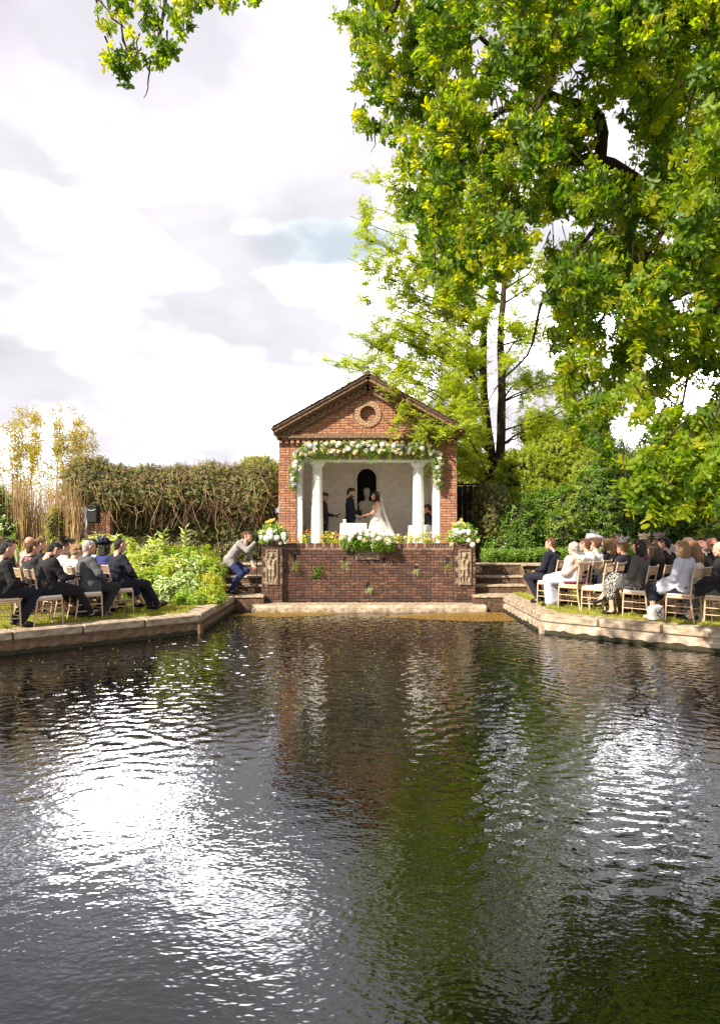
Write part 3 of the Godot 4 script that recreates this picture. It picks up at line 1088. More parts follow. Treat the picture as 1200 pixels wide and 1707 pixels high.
		for k in 11:
			var tc := MB.new()
			tc.box(Transform3D(b.rotated(Vector3.BACK, 0.03 * s), apex + Vector3(s * cos(th), -sin(th), 0) * (0.16 + k * 0.245) + b * Vector3(0, 0.0, -1.55)), Vector3(0.27, 0.022, 3.80))
			obj("tile_course", tc.mesh(), M.roof_tile, sl)
	var rd := MB.new()
	rd.tube([Vector3(0, 4.76, 0.36), Vector3(0, 4.76, -3.45)], [0.06, 0.06], 10)
	obj("ridge_tile", rd.mesh(), M.roof_tile, T)
	# floor, ceiling and back wall with the arched niche
	var fl := MB.new()
	fl.box(Transform3D(Basis(), Vector3(0, 0.09, -1.45)), Vector3(3.66, 0.22, 2.86))
	obj("floor_slab", fl.mesh(), M.terrace_stone, T)
	var ce := MB.new()
	ce.box(Transform3D(Basis(), Vector3(0, 3.02, -1.64)), Vector3(3.62, 0.1, 2.40))
	obj("inner_ceiling", ce.mesh(), M.plaster, T)
	var bw := MB.new()
	for s in [-1.0, 1.0]:
		var pts := PackedVector2Array([Vector2(0, 0.2), Vector2(s * 1.81, 0.2), Vector2(s * 1.81, 3.1), Vector2(0, 3.1)])
		for k in 13:
			var a := PI / 2 - PI / 2 * k / 12.0
			pts.append(Vector2(s * 0.285 * cos(a), 2.35 + 0.285 * sin(a)))
		pts.append(Vector2(s * 0.285, 1.30))
		pts.append(Vector2(0, 1.30))
		bw.plate(Transform3D(Basis(), Vector3(0, 0, -2.84)), pts, -0.28, 0.0)
	obj("back_wall", bw.mesh(), M.plaster, T)
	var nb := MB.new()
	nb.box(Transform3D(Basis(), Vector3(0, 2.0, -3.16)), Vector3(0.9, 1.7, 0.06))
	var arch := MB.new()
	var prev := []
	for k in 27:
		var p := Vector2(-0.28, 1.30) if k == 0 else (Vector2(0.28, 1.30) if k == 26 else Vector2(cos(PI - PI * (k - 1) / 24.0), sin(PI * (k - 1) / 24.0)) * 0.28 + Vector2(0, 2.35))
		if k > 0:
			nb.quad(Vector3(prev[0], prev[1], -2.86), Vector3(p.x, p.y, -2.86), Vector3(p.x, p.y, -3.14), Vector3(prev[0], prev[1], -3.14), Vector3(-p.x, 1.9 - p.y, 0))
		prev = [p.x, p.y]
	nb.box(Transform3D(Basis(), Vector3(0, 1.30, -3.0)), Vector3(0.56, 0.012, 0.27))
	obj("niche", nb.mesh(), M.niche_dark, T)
	var ar := []
	var an := []
	for k in 29:
		var a := PI - PI * (k - 2) / 24.0
		ar.append(Vector3(-0.345, 1.3 + k * 0.5, -2.83) if k < 2 else (Vector3(0.345, 1.3 + (28 - k) * 0.5, -2.83) if k > 26 else Vector3(cos(a) * 0.345, 2.35 + sin(a) * 0.345, -2.83)))
		an.append(0.024)
	arch.tube(ar, an, 6)
	obj("niche_moulding", arch.mesh(), M.plaster, T)
	# white columns and pilasters
	for s in [-1.0, 1.0]:
		var sh := MB.new()
		var pr := []
		for k in 15:
			var f := k / 14.0
			pr.append(Vector2(0.155 - 0.028 * pow(f, 1.7), 0.34 + f * 1.98))
		sh.lathe(Transform3D(), pr, 36)
		var co := obj("column", sh.mesh(), M.white_paint, T, Transform3D(Basis(), Vector3(s * 1.305, 0, -0.24)))
		var ba := MB.new()
		ba.soft_box(Transform3D(Basis(), Vector3(0, 0.225, 0)), Vector3(0.40, 0.07, 0.40), 0.006)
		ba.lathe(Transform3D(), [Vector2(0.17, 0.26), Vector2(0.195, 0.275), Vector2(0.2, 0.295), Vector2(0.19, 0.315), Vector2(0.165, 0.325), Vector2(0.157, 0.345)], 36)
		obj("column_base", ba.mesh(), M.white_paint, co)
		var ca := MB.new()
		ca.lathe(Transform3D(), [Vector2(0.127, 2.26), Vector2(0.142, 2.275), Vector2(0.142, 2.30), Vector2(0.127, 2.315), Vector2(0.128, 2.44), Vector2(0.145, 2.45), Vector2(0.18, 2.51)], 36)
		ca.soft_box(Transform3D(Basis(), Vector3(0, 2.55, 0)), Vector3(0.38, 0.075, 0.38), 0.006)
		obj("capital", ca.mesh(), M.white_paint, co)
		var pi := MB.new()
		pi.box(Transform3D(Basis(), Vector3(s * 1.755, 1.39, -0.24)), Vector3(0.146, 2.39, 0.40))
		pi.box(Transform3D(Basis(), Vector3(s * 1.75, 2.545, -0.24)), Vector3(0.19, 0.07, 0.44))
		obj("pilaster", pi.mesh(), M.white_paint, T)
		var da := MB.new()
		da.box(Transform3D(Basis(), Vector3(s * 1.803, 0.55, -1.45)), Vector3(0.03, 0.7, 1.9))
		da.box(Transform3D(Basis(), Vector3(s * 1.80, 0.92, -1.45)), Vector3(0.05, 0.05, 1.9))
		obj("panelling", da.mesh(), M.cloth_beige, T)


# ---------------------------------------------------------------- carved figure for the relief panels
func relief(wave: float) -> MB:
	var f := Transform3D(Basis().scaled(Vector3(1, 1, 0.42)), Vector3(0, 0, 0.012))
	var s := wave
	var j := [[Vector3(0, 0.62, 0), 0.05, Vector3(0, 0.66, 0), 0.048], [Vector3(0, 0.55, 0), 0.028, Vector3(0, 0.6, 0), 0.028], [Vector3(-0.055, 0.5, 0), 0.045, Vector3(-0.035, 0.33, 0), 0.05], [Vector3(0.055, 0.5, 0), 0.045, Vector3(0.035, 0.33, 0), 0.05],
		[Vector3(-0.035, 0.3, 0), 0.055, Vector3(-0.04 - 0.02 * s, 0.17, 0), 0.04], [Vector3(-0.04 - 0.02 * s, 0.17, 0), 0.038, Vector3(-0.04, 0.02, 0), 0.024], [Vector3(0.035, 0.3, 0), 0.055, Vector3(0.045, 0.17, 0.02), 0.04], [Vector3(0.045, 0.17, 0.02), 0.038, Vector3(0.02, 0.02, 0), 0.024],
		[Vector3(-0.075, 0.5, 0), 0.032, Vector3(-0.105, 0.39, 0), 0.026], [Vector3(-0.105, 0.39, 0), 0.025, Vector3(-0.06 - 0.03 * s, 0.30, 0.03), 0.018], [Vector3(0.075, 0.5, 0), 0.032, Vector3(0.105, 0.40 + 0.1 * s, 0), 0.026], [Vector3(0.105, 0.40 + 0.1 * s, 0), 0.025, Vector3(0.05, 0.44, 0.03), 0.018],
		[Vector3(0.08, 0.28, 0), 0.03, Vector3(0.10, 0.02, 0), 0.05]]
	var m := MB.new()
	m.add(field(j, 0.011, 0.025), f)
	return m

func build_basin() -> void:
	rng.seed = 41
	var B := thing("basin_wall", "dark red brick bastion with carved pillars rising from the far end of the pond", "wall", Vector3(0, 0, -15.9))
	var led := MB.new()
	led.soft_box(Transform3D(Basis(Vector3.UP, PI / 2), Vector3(0, 0.03, 0.27)), Vector3(0.62, 0.26, 5.36), 0.05)
	obj("ledge", led.mesh(), M.coping, B)
	var core := MB.new()
	core.plate(Transform3D(Basis(Vector3.RIGHT, PI / 2), Vector3(0, 1.50, 0)), PackedVector2Array([Vector2(-2.05, -0.12), Vector2(-1.98, -0.12), Vector2(-1.5, -0.26), Vector2(1.5, -0.26), Vector2(1.98, -0.12), Vector2(2.05, -0.12), Vector2(2.05, -0.62), Vector2(-2.05, -0.62)]), 0.0, 1.6)
	obj("wall_core", core.mesh(), M.basin_mortar, B)
	for s in [-1.0, 1.0]:
		var pc := MB.new()
		pc.box(Transform3D(Basis(), Vector3(s * 2.245, 0.78, -0.23)), Vector3(0.46, 1.52, 0.42))
		obj("pillar_core", pc.mesh(), M.basin_mortar, B)
	var holes := [[-1.72, 1.20, 0.035, 0.09], [0.36, 1.13, 0.03, 0.07], [1.13, 0.96, 0.05, 0.05], [0.0, 0.53, 0.035, 0.075], [-0.55, 1.13, 0.035, 0.07], [1.86, 1.14, 0.035, 0.07], [-1.2, 0.75, 0.04, 0.06]]
	var list := []
	var keep_mid := func(c: Vector2, h: float) -> bool:
		var x: float = c.x - 1.5
		var y: float = c.y + 0.16
		return not (absf(x) < 0.30 + h * 0.5 and absf(y - 1.27) < 0.12)
	var cuts := []
	for k in holes:
		if absf(k[0]) < 1.5:
			cuts.append([k[0] + 1.5 - k[2], k[0] + 1.5 + k[2], k[1] - 0.16 - k[3], k[1] - 0.16 + k[3]])
	lay(list, Vector3(-1.5, 0.16, -0.255), Vector3.RIGHT, Vector3.BACK, 3.0, 1.27, keep_mid, 0.065, cuts)
	for s in [-1.0, 1.0]:
		var a := Vector3(-1.98, 0.16, -0.115) if s < 0 else Vector3(1.5, 0.16, -0.255)
		var e := Vector3(-1.5, 0.16, -0.255) if s < 0 else Vector3(1.98, 0.16, -0.115)
		var d := (e - a).normalized()
		var u := 0.27 if s < 0 else 0.375
		var hy := 1.20 if s < 0 else 1.14
		lay(list, a, d, d.cross(Vector3.UP), (e - a).length(), 1.27, any, 0.065, [[u - 0.035, u + 0.035, hy - 0.16 - 0.085, hy - 0.16 + 0.085]])
		var wh := MB.new()
		wh.box(Transform3D(Basis(d, Vector3.UP, d.cross(Vector3.UP)), a + d * u + Vector3.UP * (hy - 0.16)), Vector3(0.074, 0.175, 0.006))
		obj("weep_hole", wh.mesh(), M.niche_dark, B)
		var keep_p := func(c: Vector2, h: float) -> bool:
			return not (absf(c.x - 0.235) < 0.14 + h * 0.3 and c.y > 0.42 and c.y < 1.24)
		lay(list, Vector3(s * 2.245 - 0.235, 0.16, -0.015), Vector3.RIGHT, Vector3.BACK, 0.47, 1.40, keep_p)
		lay(list, Vector3(s * 2.245 + s * 0.235, 0.16, -0.02 if s > 0 else -0.43), Vector3.FORWARD if s > 0 else Vector3.BACK, Vector3.RIGHT * s, 0.41, 1.40, any)
		lay(list, Vector3(s * 2.245 - s * 0.235, 0.16, -0.43 if s > 0 else -0.02), Vector3.BACK if s > 0 else Vector3.FORWARD, Vector3.LEFT * s, 0.41, 1.40, any)
	# damp darkens the foot of the wall, lime streaks it below the weep holes
	for x in list:
		var p: Vector3 = (x[0] as Transform3D).origin
		if p.y < 0.30 and rng.randf() < 0.75:
			x[2] = 4 if rng.randf() < 0.6 else 2
		for k in holes:
			if absf(p.x - k[0]) < 0.13 and p.y < k[1] - 0.05 and p.y > k[1] - 0.34 and rng.randf() < 0.7:
				x[2] = 3
	commit_bricks(B, list, "basin_brick", Color.WHITE)
	# bricks on edge along the top
	var edge := MB.new()
	edge.soft_box(Transform3D(Basis(Vector3.UP, PI / 2), Vector3.ZERO), Vector3(0.24, 0.105, 0.056), 0.006)
	var em := edge.mesh()
	for k in 45:
		obj("edge_brick", em, M["basin_brick_%d" % (rng.randi() % 6)] if k % 3 else M["brick_%d" % (2 + 2 * (rng.randi() % 2))], B, Transform3D(Basis(), Vector3((k - 22) * 0.0665, 1.485 + rf(-0.003, 0.003), -0.37)))
	for s in [-1.0, 1.0]:
		for k in 7:
			var f := (k + 0.5) / 7.0
			obj("edge_brick", em, M["basin_brick_%d" % (rng.randi() % 6)], B, Transform3D(Basis(Vector3.UP, -s * 0.284), Vector3(s * lerpf(1.5, 1.98, f), 1.485, -0.37 + 0.14 * f)))
	for k in holes:
		if absf(k[0]) > 1.5:
			continue
		var h := MB.new()
		h.box(Transform3D(Basis(), Vector3(k[0], k[1], -0.262)), Vector3(float(k[2]) * 2, float(k[3]) * 2, 0.016))
		obj("weep_hole", h.mesh(), M.niche_dark, B)
	# centre plaque
	var pq := MB.new()
	pq.soft_box(Transform3D(Basis(Vector3.UP, PI / 2), Vector3(0, 1.27, -0.24)), Vector3(0.09, 0.24, 0.52), 0.01)
	var plq := obj("plaque", pq.mesh(), M.stone_pale, B)
	var sc := MB.new()
	for q in [[-0.21, 0.0, 0.012, 0.19], [0.21, 0.0, 0.012, 0.19]]:
		sc.box(Transform3D(Basis(), Vector3(q[0], 1.27 + q[1], -0.194)), Vector3(q[2], q[3], 0.012))
	for q in [-0.085, 0.085]:
		sc.box(Transform3D(Basis(), Vector3(0, 1.27 + q, -0.194)), Vector3(0.43, 0.012, 0.012))
	for k in 5:
		var pts := []
		var rr := []
		for i in 15:
			var a := i * 0.62 + k
			var r := 0.042 * (1.0 - i / 17.0)
			pts.append(Vector3((k - 2) * 0.075 + cos(a) * r * (1 if k % 2 else -1), 1.27 + sin(a) * r, -0.193))
			rr.append(0.006)
		sc.tube(pts, rr, 5)
	obj("scrollwork", sc.mesh(), M.stone_pale, plq)
	# relief panels in the two pillars
	for s in [-1.0, 1.0]:
		var fr := MB.new()
		var x: float = s * 2.245
		fr.box(Transform3D(Basis(), Vector3(x, 0.99, -0.02)), Vector3(0.27, 0.82, 0.05))
		for q in [-1.0, 1.0]:
			fr.box(Transform3D(Basis(), Vector3(x + q * 0.124, 0.99, 0.018)), Vector3(0.022, 0.82, 0.03))
			fr.box(Transform3D(Basis(), Vector3(x, 0.99 + q * 0.398, 0.0175)), Vector3(0.226, 0.024, 0.03))
		fr.box(Transform3D(Basis(), Vector3(x, 0.615, 0.02)), Vector3(0.22, 0.03, 0.04))
		if s < 0:
			var ap := []
			for k in 13:
				ap.append(Vector3(x + cos(PI * k / 12.0) * 0.1, 1.24 + sin(PI * k / 12.0) * 0.1, 0.012))
			fr.tube(ap, [0.012, 0.012, 0.012, 0.012, 0.012, 0.012, 0.012, 0.012, 0.012, 0.012, 0.012, 0.012, 0.012], 5)
		var pn := obj("relief_panel", fr.mesh(), M.stone_pale, B)
		var fm := MB.new()
		fm.add(relief(0.0 if s < 0 else 1.0), Transform3D(Basis(), Vector3(x, 0.625, 0.006)))
		obj("carved_figure", fm.mesh(), M.stone_pale, pn)


# ---------------------------------------------------------------- bust in the niche
func build_bust() -> void:
	var j := [[Vector3(0, 0.60, 0), 0.10, Vector3(0, 0.68, -0.01), 0.098], [Vector3(0, 0.52, 0.035), 0.06, Vector3(0, 0.56, 0.04), 0.066], [Vector3(0, 0.36, -0.01), 0.062, Vector3(0, 0.52, 0), 0.06], [Vector3(-0.13, 0.28, 0), 0.1, Vector3(0.13, 0.28, 0), 0.1],
		[Vector3(-0.09, 0.15, 0.02), 0.1, Vector3(0.09, 0.15, 0.02), 0.1], [Vector3(-0.17, 0.26, 0), 0.08, Vector3(-0.18, 0.14, 0), 0.06], [Vector3(0.17, 0.26, 0), 0.08, Vector3(0.18, 0.14, 0), 0.06], [Vector3(0, 0.60, 0.095), 0.018, Vector3(0, 0.57, 0.11), 0.02],
		[Vector3(-0.1, 0.14, 0.07), 0.05, Vector3(0.1, 0.3, 0.06), 0.03]]
	var o := thing("stone_bust", "pale stone bust of a bearded figure standing in the dark arched niche", "bust", Vector3(0.0, TERRACE + 1.306, -20.36))
	obj("bust", field(j, 0.014, 0.05).mesh(), M.stone_marble, o, Transform3D(Basis(), Vector3(0, 0.0, 0)))
	var s := MB.new()
	s.soft_box(Transform3D(Basis(), Vector3(0, 0.035, 0)), Vector3(0.3, 0.07, 0.2), 0.01)
	obj("pedestal", s.mesh(), M.stone_marble, o)


# ---------------------------------------------------------------- leaves
# a leaf lies in the xz plane of t, its stalk at the origin and its tip along +z
func oak_leaf(m: MB, t: Transform3D, l: float) -> void:
	var w := [0.04, 0.20, 0.13, 0.31, 0.20, 0.36, 0.22, 0.24, 0.02]
	var n := w.size()
	for s in [-1.0, 1.0]:
		for i in n - 1:
			var z0 := l * i / (n - 1.0)
			var z1 := l * (i + 1) / (n - 1.0)
			var c0 := -0.25 * l * pow(float(i) / n, 2.0)
			var c1 := -0.25 * l * pow(float(i + 1) / n, 2.0)
			var a := Vector3(0, c0, z0)
			var b := Vector3(0, c1, z1)
			m.quad(t * a, t * b, t * (b + Vector3(s * float(w[i + 1]) * l, 0.10 * l, l * 0.03)), t * (a + Vector3(s * float(w[i]) * l, 0.10 * l, l * 0.03)), t.basis.y)

func plain_leaf(m: MB, t: Transform3D, l: float, w: float, bend := 0.25) -> void:
	for s in [-1.0, 1.0]:
		var a := Vector3(0, 0, 0)
		var b := Vector3(s * w * 0.5, 0.06 * l, l * 0.42)
		var c := Vector3(0, -bend * 0.25 * l, l * 0.5)
		var e := Vector3(0, -bend * l, l)
		m.tri(t * a, t * b, t * c, t.basis.y)
		m.tri(t * c, t * b, t * e, t.basis.y)

func sprig_oak(count: int, l: float) -> ArrayMesh:
	# leaves bunched round the end of a twig that points along +y
	var m := MB.new()
	for i in count:
		var f := float(i) / count
		var a := i * 2.4
		var d := Vector3(cos(a), rf(-0.5, 0.7), sin(a)).normalized()
		var y := d.cross(Vector3(-sin(a), 0, cos(a))).normalized()
		var b := Basis(y.cross(d), y, d)
		oak_leaf(m, Transform3D(b.rotated(d, rf(-0.5, 0.5)), Vector3(0, (f - 0.6) * 0.13, 0)), l * rf(0.75, 1.15))
	return m.mesh()

func sprig(count: int, l: float, w: float, length: float, flat := 0.0, bend := 0.25) -> ArrayMesh:
	# leaves to both sides of a twig along +y
	var m := MB.new()
	for i in count:
		var f := (i + 0.5) / count
		var a := (0.0 if i % 2 else PI) + rf(-0.4, 0.4) if flat > 0.5 else i * 2.4 + rf(-0.3, 0.3)
		var d := (Vector3(cos(a), 0.55, sin(a)) + Vector3(rf(-0.25, 0.25), rf(-0.2, 0.3), rf(-0.25, 0.25))).normalized()
		var y := Vector3(-sin(a), 0, cos(a)).cross(d).normalized()
		if flat > 0.5:
			y = Vector3(0, 0, 1) - d * d.z
			y = y.normalized()
		plain_leaf(m, Transform3D(Basis(y.cross(d), y, d).rotated(d, rf(-0.5, 0.5)), Vector3(0, (f - 0.5) * length, 0)), l * rf(0.7, 1.2), w * rf(0.8, 1.15), bend)
	return m.mesh()

func wander(a: Vector3, b: Vector3, n: int, sway: float, sag := 0.0) -> Array:
	var out := []
	var off := Vector3.ZERO
	for i in n + 1:
		var f := float(i) / n
		out.append(a.lerp(b, f) + off * sin(PI * f) + Vector3.DOWN * sag * sin(PI * f))
		off += Vector3(rf(-1, 1), rf(-1, 1), rf(-1, 1)) * sway
	return out

func taper(n: int, r0: float, r1: float) -> Array:
	var out := []
	for i in n:
		out.append(lerpf(r0, r1, float(i) / maxf(1.0, n - 1.0)))
	return out


# ---------------------------------------------------------------- the oak that overhangs the pond
func build_oak() -> void:
	rng.seed = 51
	var K := 1.38
	var at := Vector3(12.4, LAWN, -10.4)
	var T := thing("oak_tree", "large oak with lobed spring leaves, its limbs hanging over the pond above the seated guests", "tree", at)
	var rel := Transform3D(Basis(), -at)
	var bark: Material = M.bark
	var trunk := MB.new()
	trunk.tube([at + Vector3(0, -0.3, 0), at + Vector3(0, 0.5, 0), at + Vector3(0.05, 2.2, 0.05), at + Vector3(0.0, 4.6, 0.0), at + Vector3(0.2, 7.5, 0.3), at + Vector3(0.1, 11.0, 0.2)], [0.95, 0.68, 0.6, 0.55, 0.42, 0.2], 16)
	obj("trunk", trunk.mesh(), bark, T, rel)
	# limbs: [points], start and end radius
	var limbs := [
		[[at + Vector3(0, 5.6, 0), spot(1330, 330, 8.2 * K), spot(1190, 346, 8.0 * K), spot(1110, 338, 7.9 * K), spot(1040, 285, 7.8 * K), spot(985, 262, 7.7 * K), spot(910, 292, 7.5 * K)], 0.22, 0.075],
		[[spot(1000, 265, 7.75 * K), spot(1003, 215, 7.7 * K), spot(985, 180, 7.6 * K), spot(930, 165, 7.4 * K), spot(860, 120, 7.2 * K), spot(800, 60, 7.0 * K)], 0.10, 0.03],
		[[spot(985, 240, 7.7 * K), spot(940, 262, 7.4 * K), spot(900, 250, 7.2 * K), spot(840, 330, 7.0 * K), spot(800, 400, 6.8 * K)], 0.06, 0.02],
		[[at + Vector3(0, 7.3, 0), spot(1280, 60, 7.2 * K), spot(1120, 30, 6.8 * K), spot(930, 20, 6.4 * K), spot(905, 100, 6.3 * K), spot(880, 150, 6.3 * K), spot(800, 210, 6.4 * K), spot(760, 290, 6.5 * K)], 0.15, 0.02],
		[[spot(920, 30, 6.4 * K), spot(925, 110, 6.35 * K), spot(890, 190, 6.3 * K), spot(860, 250, 6.2 * K)], 0.045, 0.012],
		[[at + Vector3(0, 8.5, 0), spot(1100, -180, 6.8 * K), spot(850, -160, 6.6 * K), spot(700, -60, 6.8 * K), spot(640, 60, 7.0 * K)], 0.16, 0.03],
		[[at + Vector3(0, 8.4, 0.2), Vector3(6.5, 9.6, -8.5), Vector3(1.8, 9.2, -6.6), spot(330, -70, 5.9), spot(283, 0, 5.8), spot(266, 40, 5.8), spot(268, 62, 5.8)], 0.16, 0.012],
		[[at + Vector3(0, 5.2, 0), spot(1260, 470, 6.6 * K), spot(1170, 560, 6.1 * K), spot(1130, 700, 5.9 * K), spot(1110, 790, 5.8 * K)], 0.06, 0.012],
		[[spot(1060, 300, 7.8 * K), spot(960, 420, 7.6 * K), spot(905, 500, 7.7 * K), spot(880, 590, 7.9 * K), spot(830, 640, 8.2 * K), spot(800, 700, 8.5 * K)], 0.045, 0.006],
		[[spot(1130, 345, 7.9 * K), spot(1080, 420, 7.4 * K), spot(1010, 520, 7.1 * K), spot(960, 620, 7.0 * K)], 0.06, 0.012],
		[[spot(1190, 350, 8.0 * K), spot(1160, 470, 7.6 * K), spot(1100, 520, 7.3 * K), spot(1060, 640, 7.2 * K)], 0.05, 0.012],
	]
	for l in limbs:
		var pts := []
		var cv := Curve3D.new()
		for i in l[0].size():
			var p: Vector3 = l[0][i]
			var d: Vector3 = ((l[0][mini(i + 1, l[0].size() - 1)] as Vector3) - (l[0][maxi(i - 1, 0)] as Vector3)) * 0.18
			cv.add_point(p, -d, d)
		var n := 24
		for i in n + 1:
			pts.append(cv.sample_baked(cv.get_baked_length() * i / n) + Vector3(rf(-1, 1), rf(-1, 1), rf(-1, 1)) * 0.012)
		var m := MB.new()
		m.tube(pts, taper(n + 1, l[1], l[2]), 9)
		obj("limb", m.mesh(), bark, T, rel)
	# the crown: the region the foliage fills as seen from the lawn, and its distance there
	var region := PackedVector2Array([Vector2(575, -60), Vector2(556, 80), Vector2(600, 130), Vector2(585, 200), Vector2(655, 235), Vector2(690, 250), Vector2(660, 290), Vector2(700, 380), Vector2(705, 470), Vector2(725, 520), Vector2(775, 560), Vector2(800, 520), Vector2(850, 500), Vector2(860, 430), Vector2(910, 430), Vector2(935, 500),
		Vector2(915, 560), Vector2(925, 680), Vector2(950, 690), Vector2(985, 600), Vector2(990, 700), Vector2(1012, 770), Vector2(1035, 740), Vector2(1045, 640), Vector2(1085, 660), Vector2(1060, 760), Vector2(1050, 850), Vector2(1120, 850), Vector2(1200, 800), Vector2(1290, 820), Vector2(1330, 560), Vector2(1330, -200), Vector2(900, -260), Vector2(640, -180)])
	var gaps := [[1030, 205, 30, 24], [1150, 345, 46, 16], [1100, 400, 26, 20], [1140, 560, 14, 30], [1010, 560, 14, 46], [1175, 640, 30, 34], [960, 390, 18, 20], [880, 470, 24, 30], [700, 210, 22, 22], [640, 175, 16, 12], [905, 290, 50, 10], [990, 265, 24, 12], [1085, 600, 14, 34], [835, 180, 18, 26], [790, 500, 18, 22], [1190, 690, 24, 16], [930, 130, 16, 14], [760, 350, 14, 16], [1080, 120, 18, 14], [880, 380, 16, 18]]
	var sprays := [sprig_oak(9, 0.088), sprig_oak(10, 0.095), sprig_oak(8, 0.082)]
	var lists := [[], [], []]
	var clumps := []
	var twigs := MB.new()
	var tries := 0
	while clumps.size() < 430 and tries < 16000:
		tries += 1
		var p := Vector2(rf(545, 1330), rf(-250, 860))
		if not Geometry2D.is_point_in_polygon(p, region):
			continue
		var bad := false
		for g in gaps:
			if Vector2((p.x - g[0]) / (float(g[2]) + 14.0), (p.y - g[1]) / (float(g[3]) + 14.0)).length() < 1.0:
				bad = true
		if bad:
			continue
		var d := 7.4 + rf(-1.7, 1.7) + clampf((800 - p.x) / 400.0, -1.2, 0.4)
		if p.y > 640:
			d = rf(5.2, 6.4)
		var c := spot(p.x, p.y, d * K)
		var near := false
		for o in clumps:
			if (o[0] as Vector3).distance_to(c) < 0.33:
				near = true
				break
		if near:
			continue
		var r := rf(0.20, 0.46)
		if p.y > 560:
			r *= 0.75
		# keep the clump inside the outline
		for k in 8:
			var q := p + Vector2(cos(k * PI / 4), sin(k * PI / 4)) * (r * 0.72 * F / (d * K))
			if not Geometry2D.is_point_in_polygon(q, region):
				r *= 0.82
		clumps.append([c, r])
	# the curtain of hanging branches over the guests
	for q in [[1060, 790, 6.3, 0.2], [1085, 832, 6.2, 0.2], [1110, 775, 6.2, 0.24], [1130, 825, 6.1, 0.22], [1160, 800, 6.1, 0.24], [1190, 775, 6.0, 0.24], [1095, 735, 6.3, 0.2], [1150, 748, 6.2, 0.22], [1072, 690, 6.6, 0.16], [1125, 700, 6.3, 0.2], [1180, 722, 6.2, 0.2], [1198, 830, 6.0, 0.2], [1052, 655, 6.8, 0.14], [1066, 845, 6.3, 0.12], [1220, 790, 6.0, 0.3], [1230, 720, 6.2, 0.3], [1165, 845, 6.1, 0.14], [1110, 850, 6.2, 0.12],
		[938, 520, 8.6, 0.24], [955, 568, 8.6, 0.2], [944, 618, 8.7, 0.2], [966, 660, 8.7, 0.18], [950, 705, 8.8, 0.16], [978, 555, 8.5, 0.18], [930, 470, 8.5, 0.26], [958, 735, 8.8, 0.1], [1008, 700, 8.2, 0.16], [1003, 742, 8.2, 0.14], [1020, 772, 8.2, 0.10], [1022, 660, 8.2, 0.16], [1040, 610, 8.0, 0.18], [1060, 560, 8.0, 0.2], [1095, 640, 7.6, 0.16], [1135, 610, 7.6, 0.2], [1165, 560, 7.6, 0.22], [1190, 610, 7.4, 0.22], [1100, 560, 8.0, 0.2], [1190, 520, 7.6, 0.24]]:
		clumps.append([spot(q[0], q[1], q[2]), q[3] * 1.1])
	# the spray that hangs from the high limb over the far side of the picture
	for q in [[180, 40, 5.8, 0.13], [215, 70, 5.8, 0.19], [188, 95, 5.7, 0.13], [205, 125, 5.8, 0.08], [225, 105, 5.9, 0.12], [262, 75, 5.9, 0.14], [278, 85, 5.8, 0.08], [270, 105, 5.8, 0.06], [250, 40, 5.8, 0.12], [300, 12, 5.8, 0.16], [295, 40, 5.8, 0.10], [200, 10, 5.8, 0.12], [318, 10, 5.9, 0.1], [345, 2, 5.8, 0.04], [372, 0, 5.8, 0.09], [385, -10, 5.8, 0.1], [424, -2, 5.8, 0.07], [240, 10, 5.8, 0.1], [230, -60, 5.9, 0.3], [330, -70, 5.9, 0.3], [420, -70, 5.9, 0.25], [180, -40, 5.9, 0.2]]:
		clumps.append([spot(q[0], q[1], q[2]), q[3]])
	# crown above and behind the view, which the water mirrors and which shades the lawn
	for k in 44:
		var p := Vector3(rf(5.0, 16.0), rf(10.5, 14.5), rf(-14.0, -6.0))
		if p.x < 6.0 and p.y < 11.5:
			continue
		clumps.append([p, rf(0.62, 0.95)])
	for k in 190:
		var cl: Array = clumps[rng.randi() % 400]
		var c: Vector3 = cl[0]
		if c.z > -7.0:
			continue
		var a := c + Vector3(rf(-0.3, 0.3), -float(cl[1]) * 0.5, rf(-0.3, 0.3))
		var len := rf(0.35, 1.25)
		var e := a + Vector3(rf(-0.15, 0.15), -len, rf(-0.15, 0.15))
		var pq := Vector2(600.0 + (e.x - EYE.x) * F / -e.z, 880.0 - (e.y - EYE.y) * F / -e.z)
		if not Geometry2D.is_point_in_polygon(pq, region):
			continue
		var pts := wander(a, e, 6, 0.02)
		twigs.tube(pts, taper(7, 0.008, 0.003), 4)
		for i in int(len * 13.0):
			var f := rf(0.1, 1.0)
			var p := a.lerp(e, f) + rdir() * 0.07 * (1.2 - f * 0.5)
			lists[rng.randi() % 3].append(Transform3D(basis_up(Vector3(rf(-0.7, 0.7), -0.7, rf(-0.7, 0.7)), rf(0, TAU)).scaled(Vector3.ONE * rf(0.75, 1.1)), p - at))
	for cl in clumps:
		var c: Vector3 = cl[0]
		var r: float = cl[1]
		var n := int(clampf(310.0 * r * r, 7, 80))
		if r > 0.6:
			n = 70
		var tone := rng.randi() % 10
		for i in n:
			var d := rdir()
			var p := c + d * Vector3(1.0, 1.1, 1.0) * r * pow(rf(0.05, 1.0), 0.5)
			var up := (d + Vector3(0, -0.35, 0) + rdir() * 0.5).normalized()
			var t := Transform3D(basis_up(up, rf(0, TAU)).scaled(Vector3.ONE * rf(0.75, 1.15) * (0.68 if c.z > -6.5 and c.x < 0.0 else 1.0)), p - at)
			var which := 0
			var roll := rng.randi() % 10
			if tone < 3:
				which = 1 if roll < 6 else (0 if roll < 9 else 2)
			elif tone > 7:
				which = 2 if roll < 5 else (0 if roll < 9 else 1)
			else:
				which = 0 if roll < 6 else (1 if roll < 8 else 2)
			lists[which].append(t)
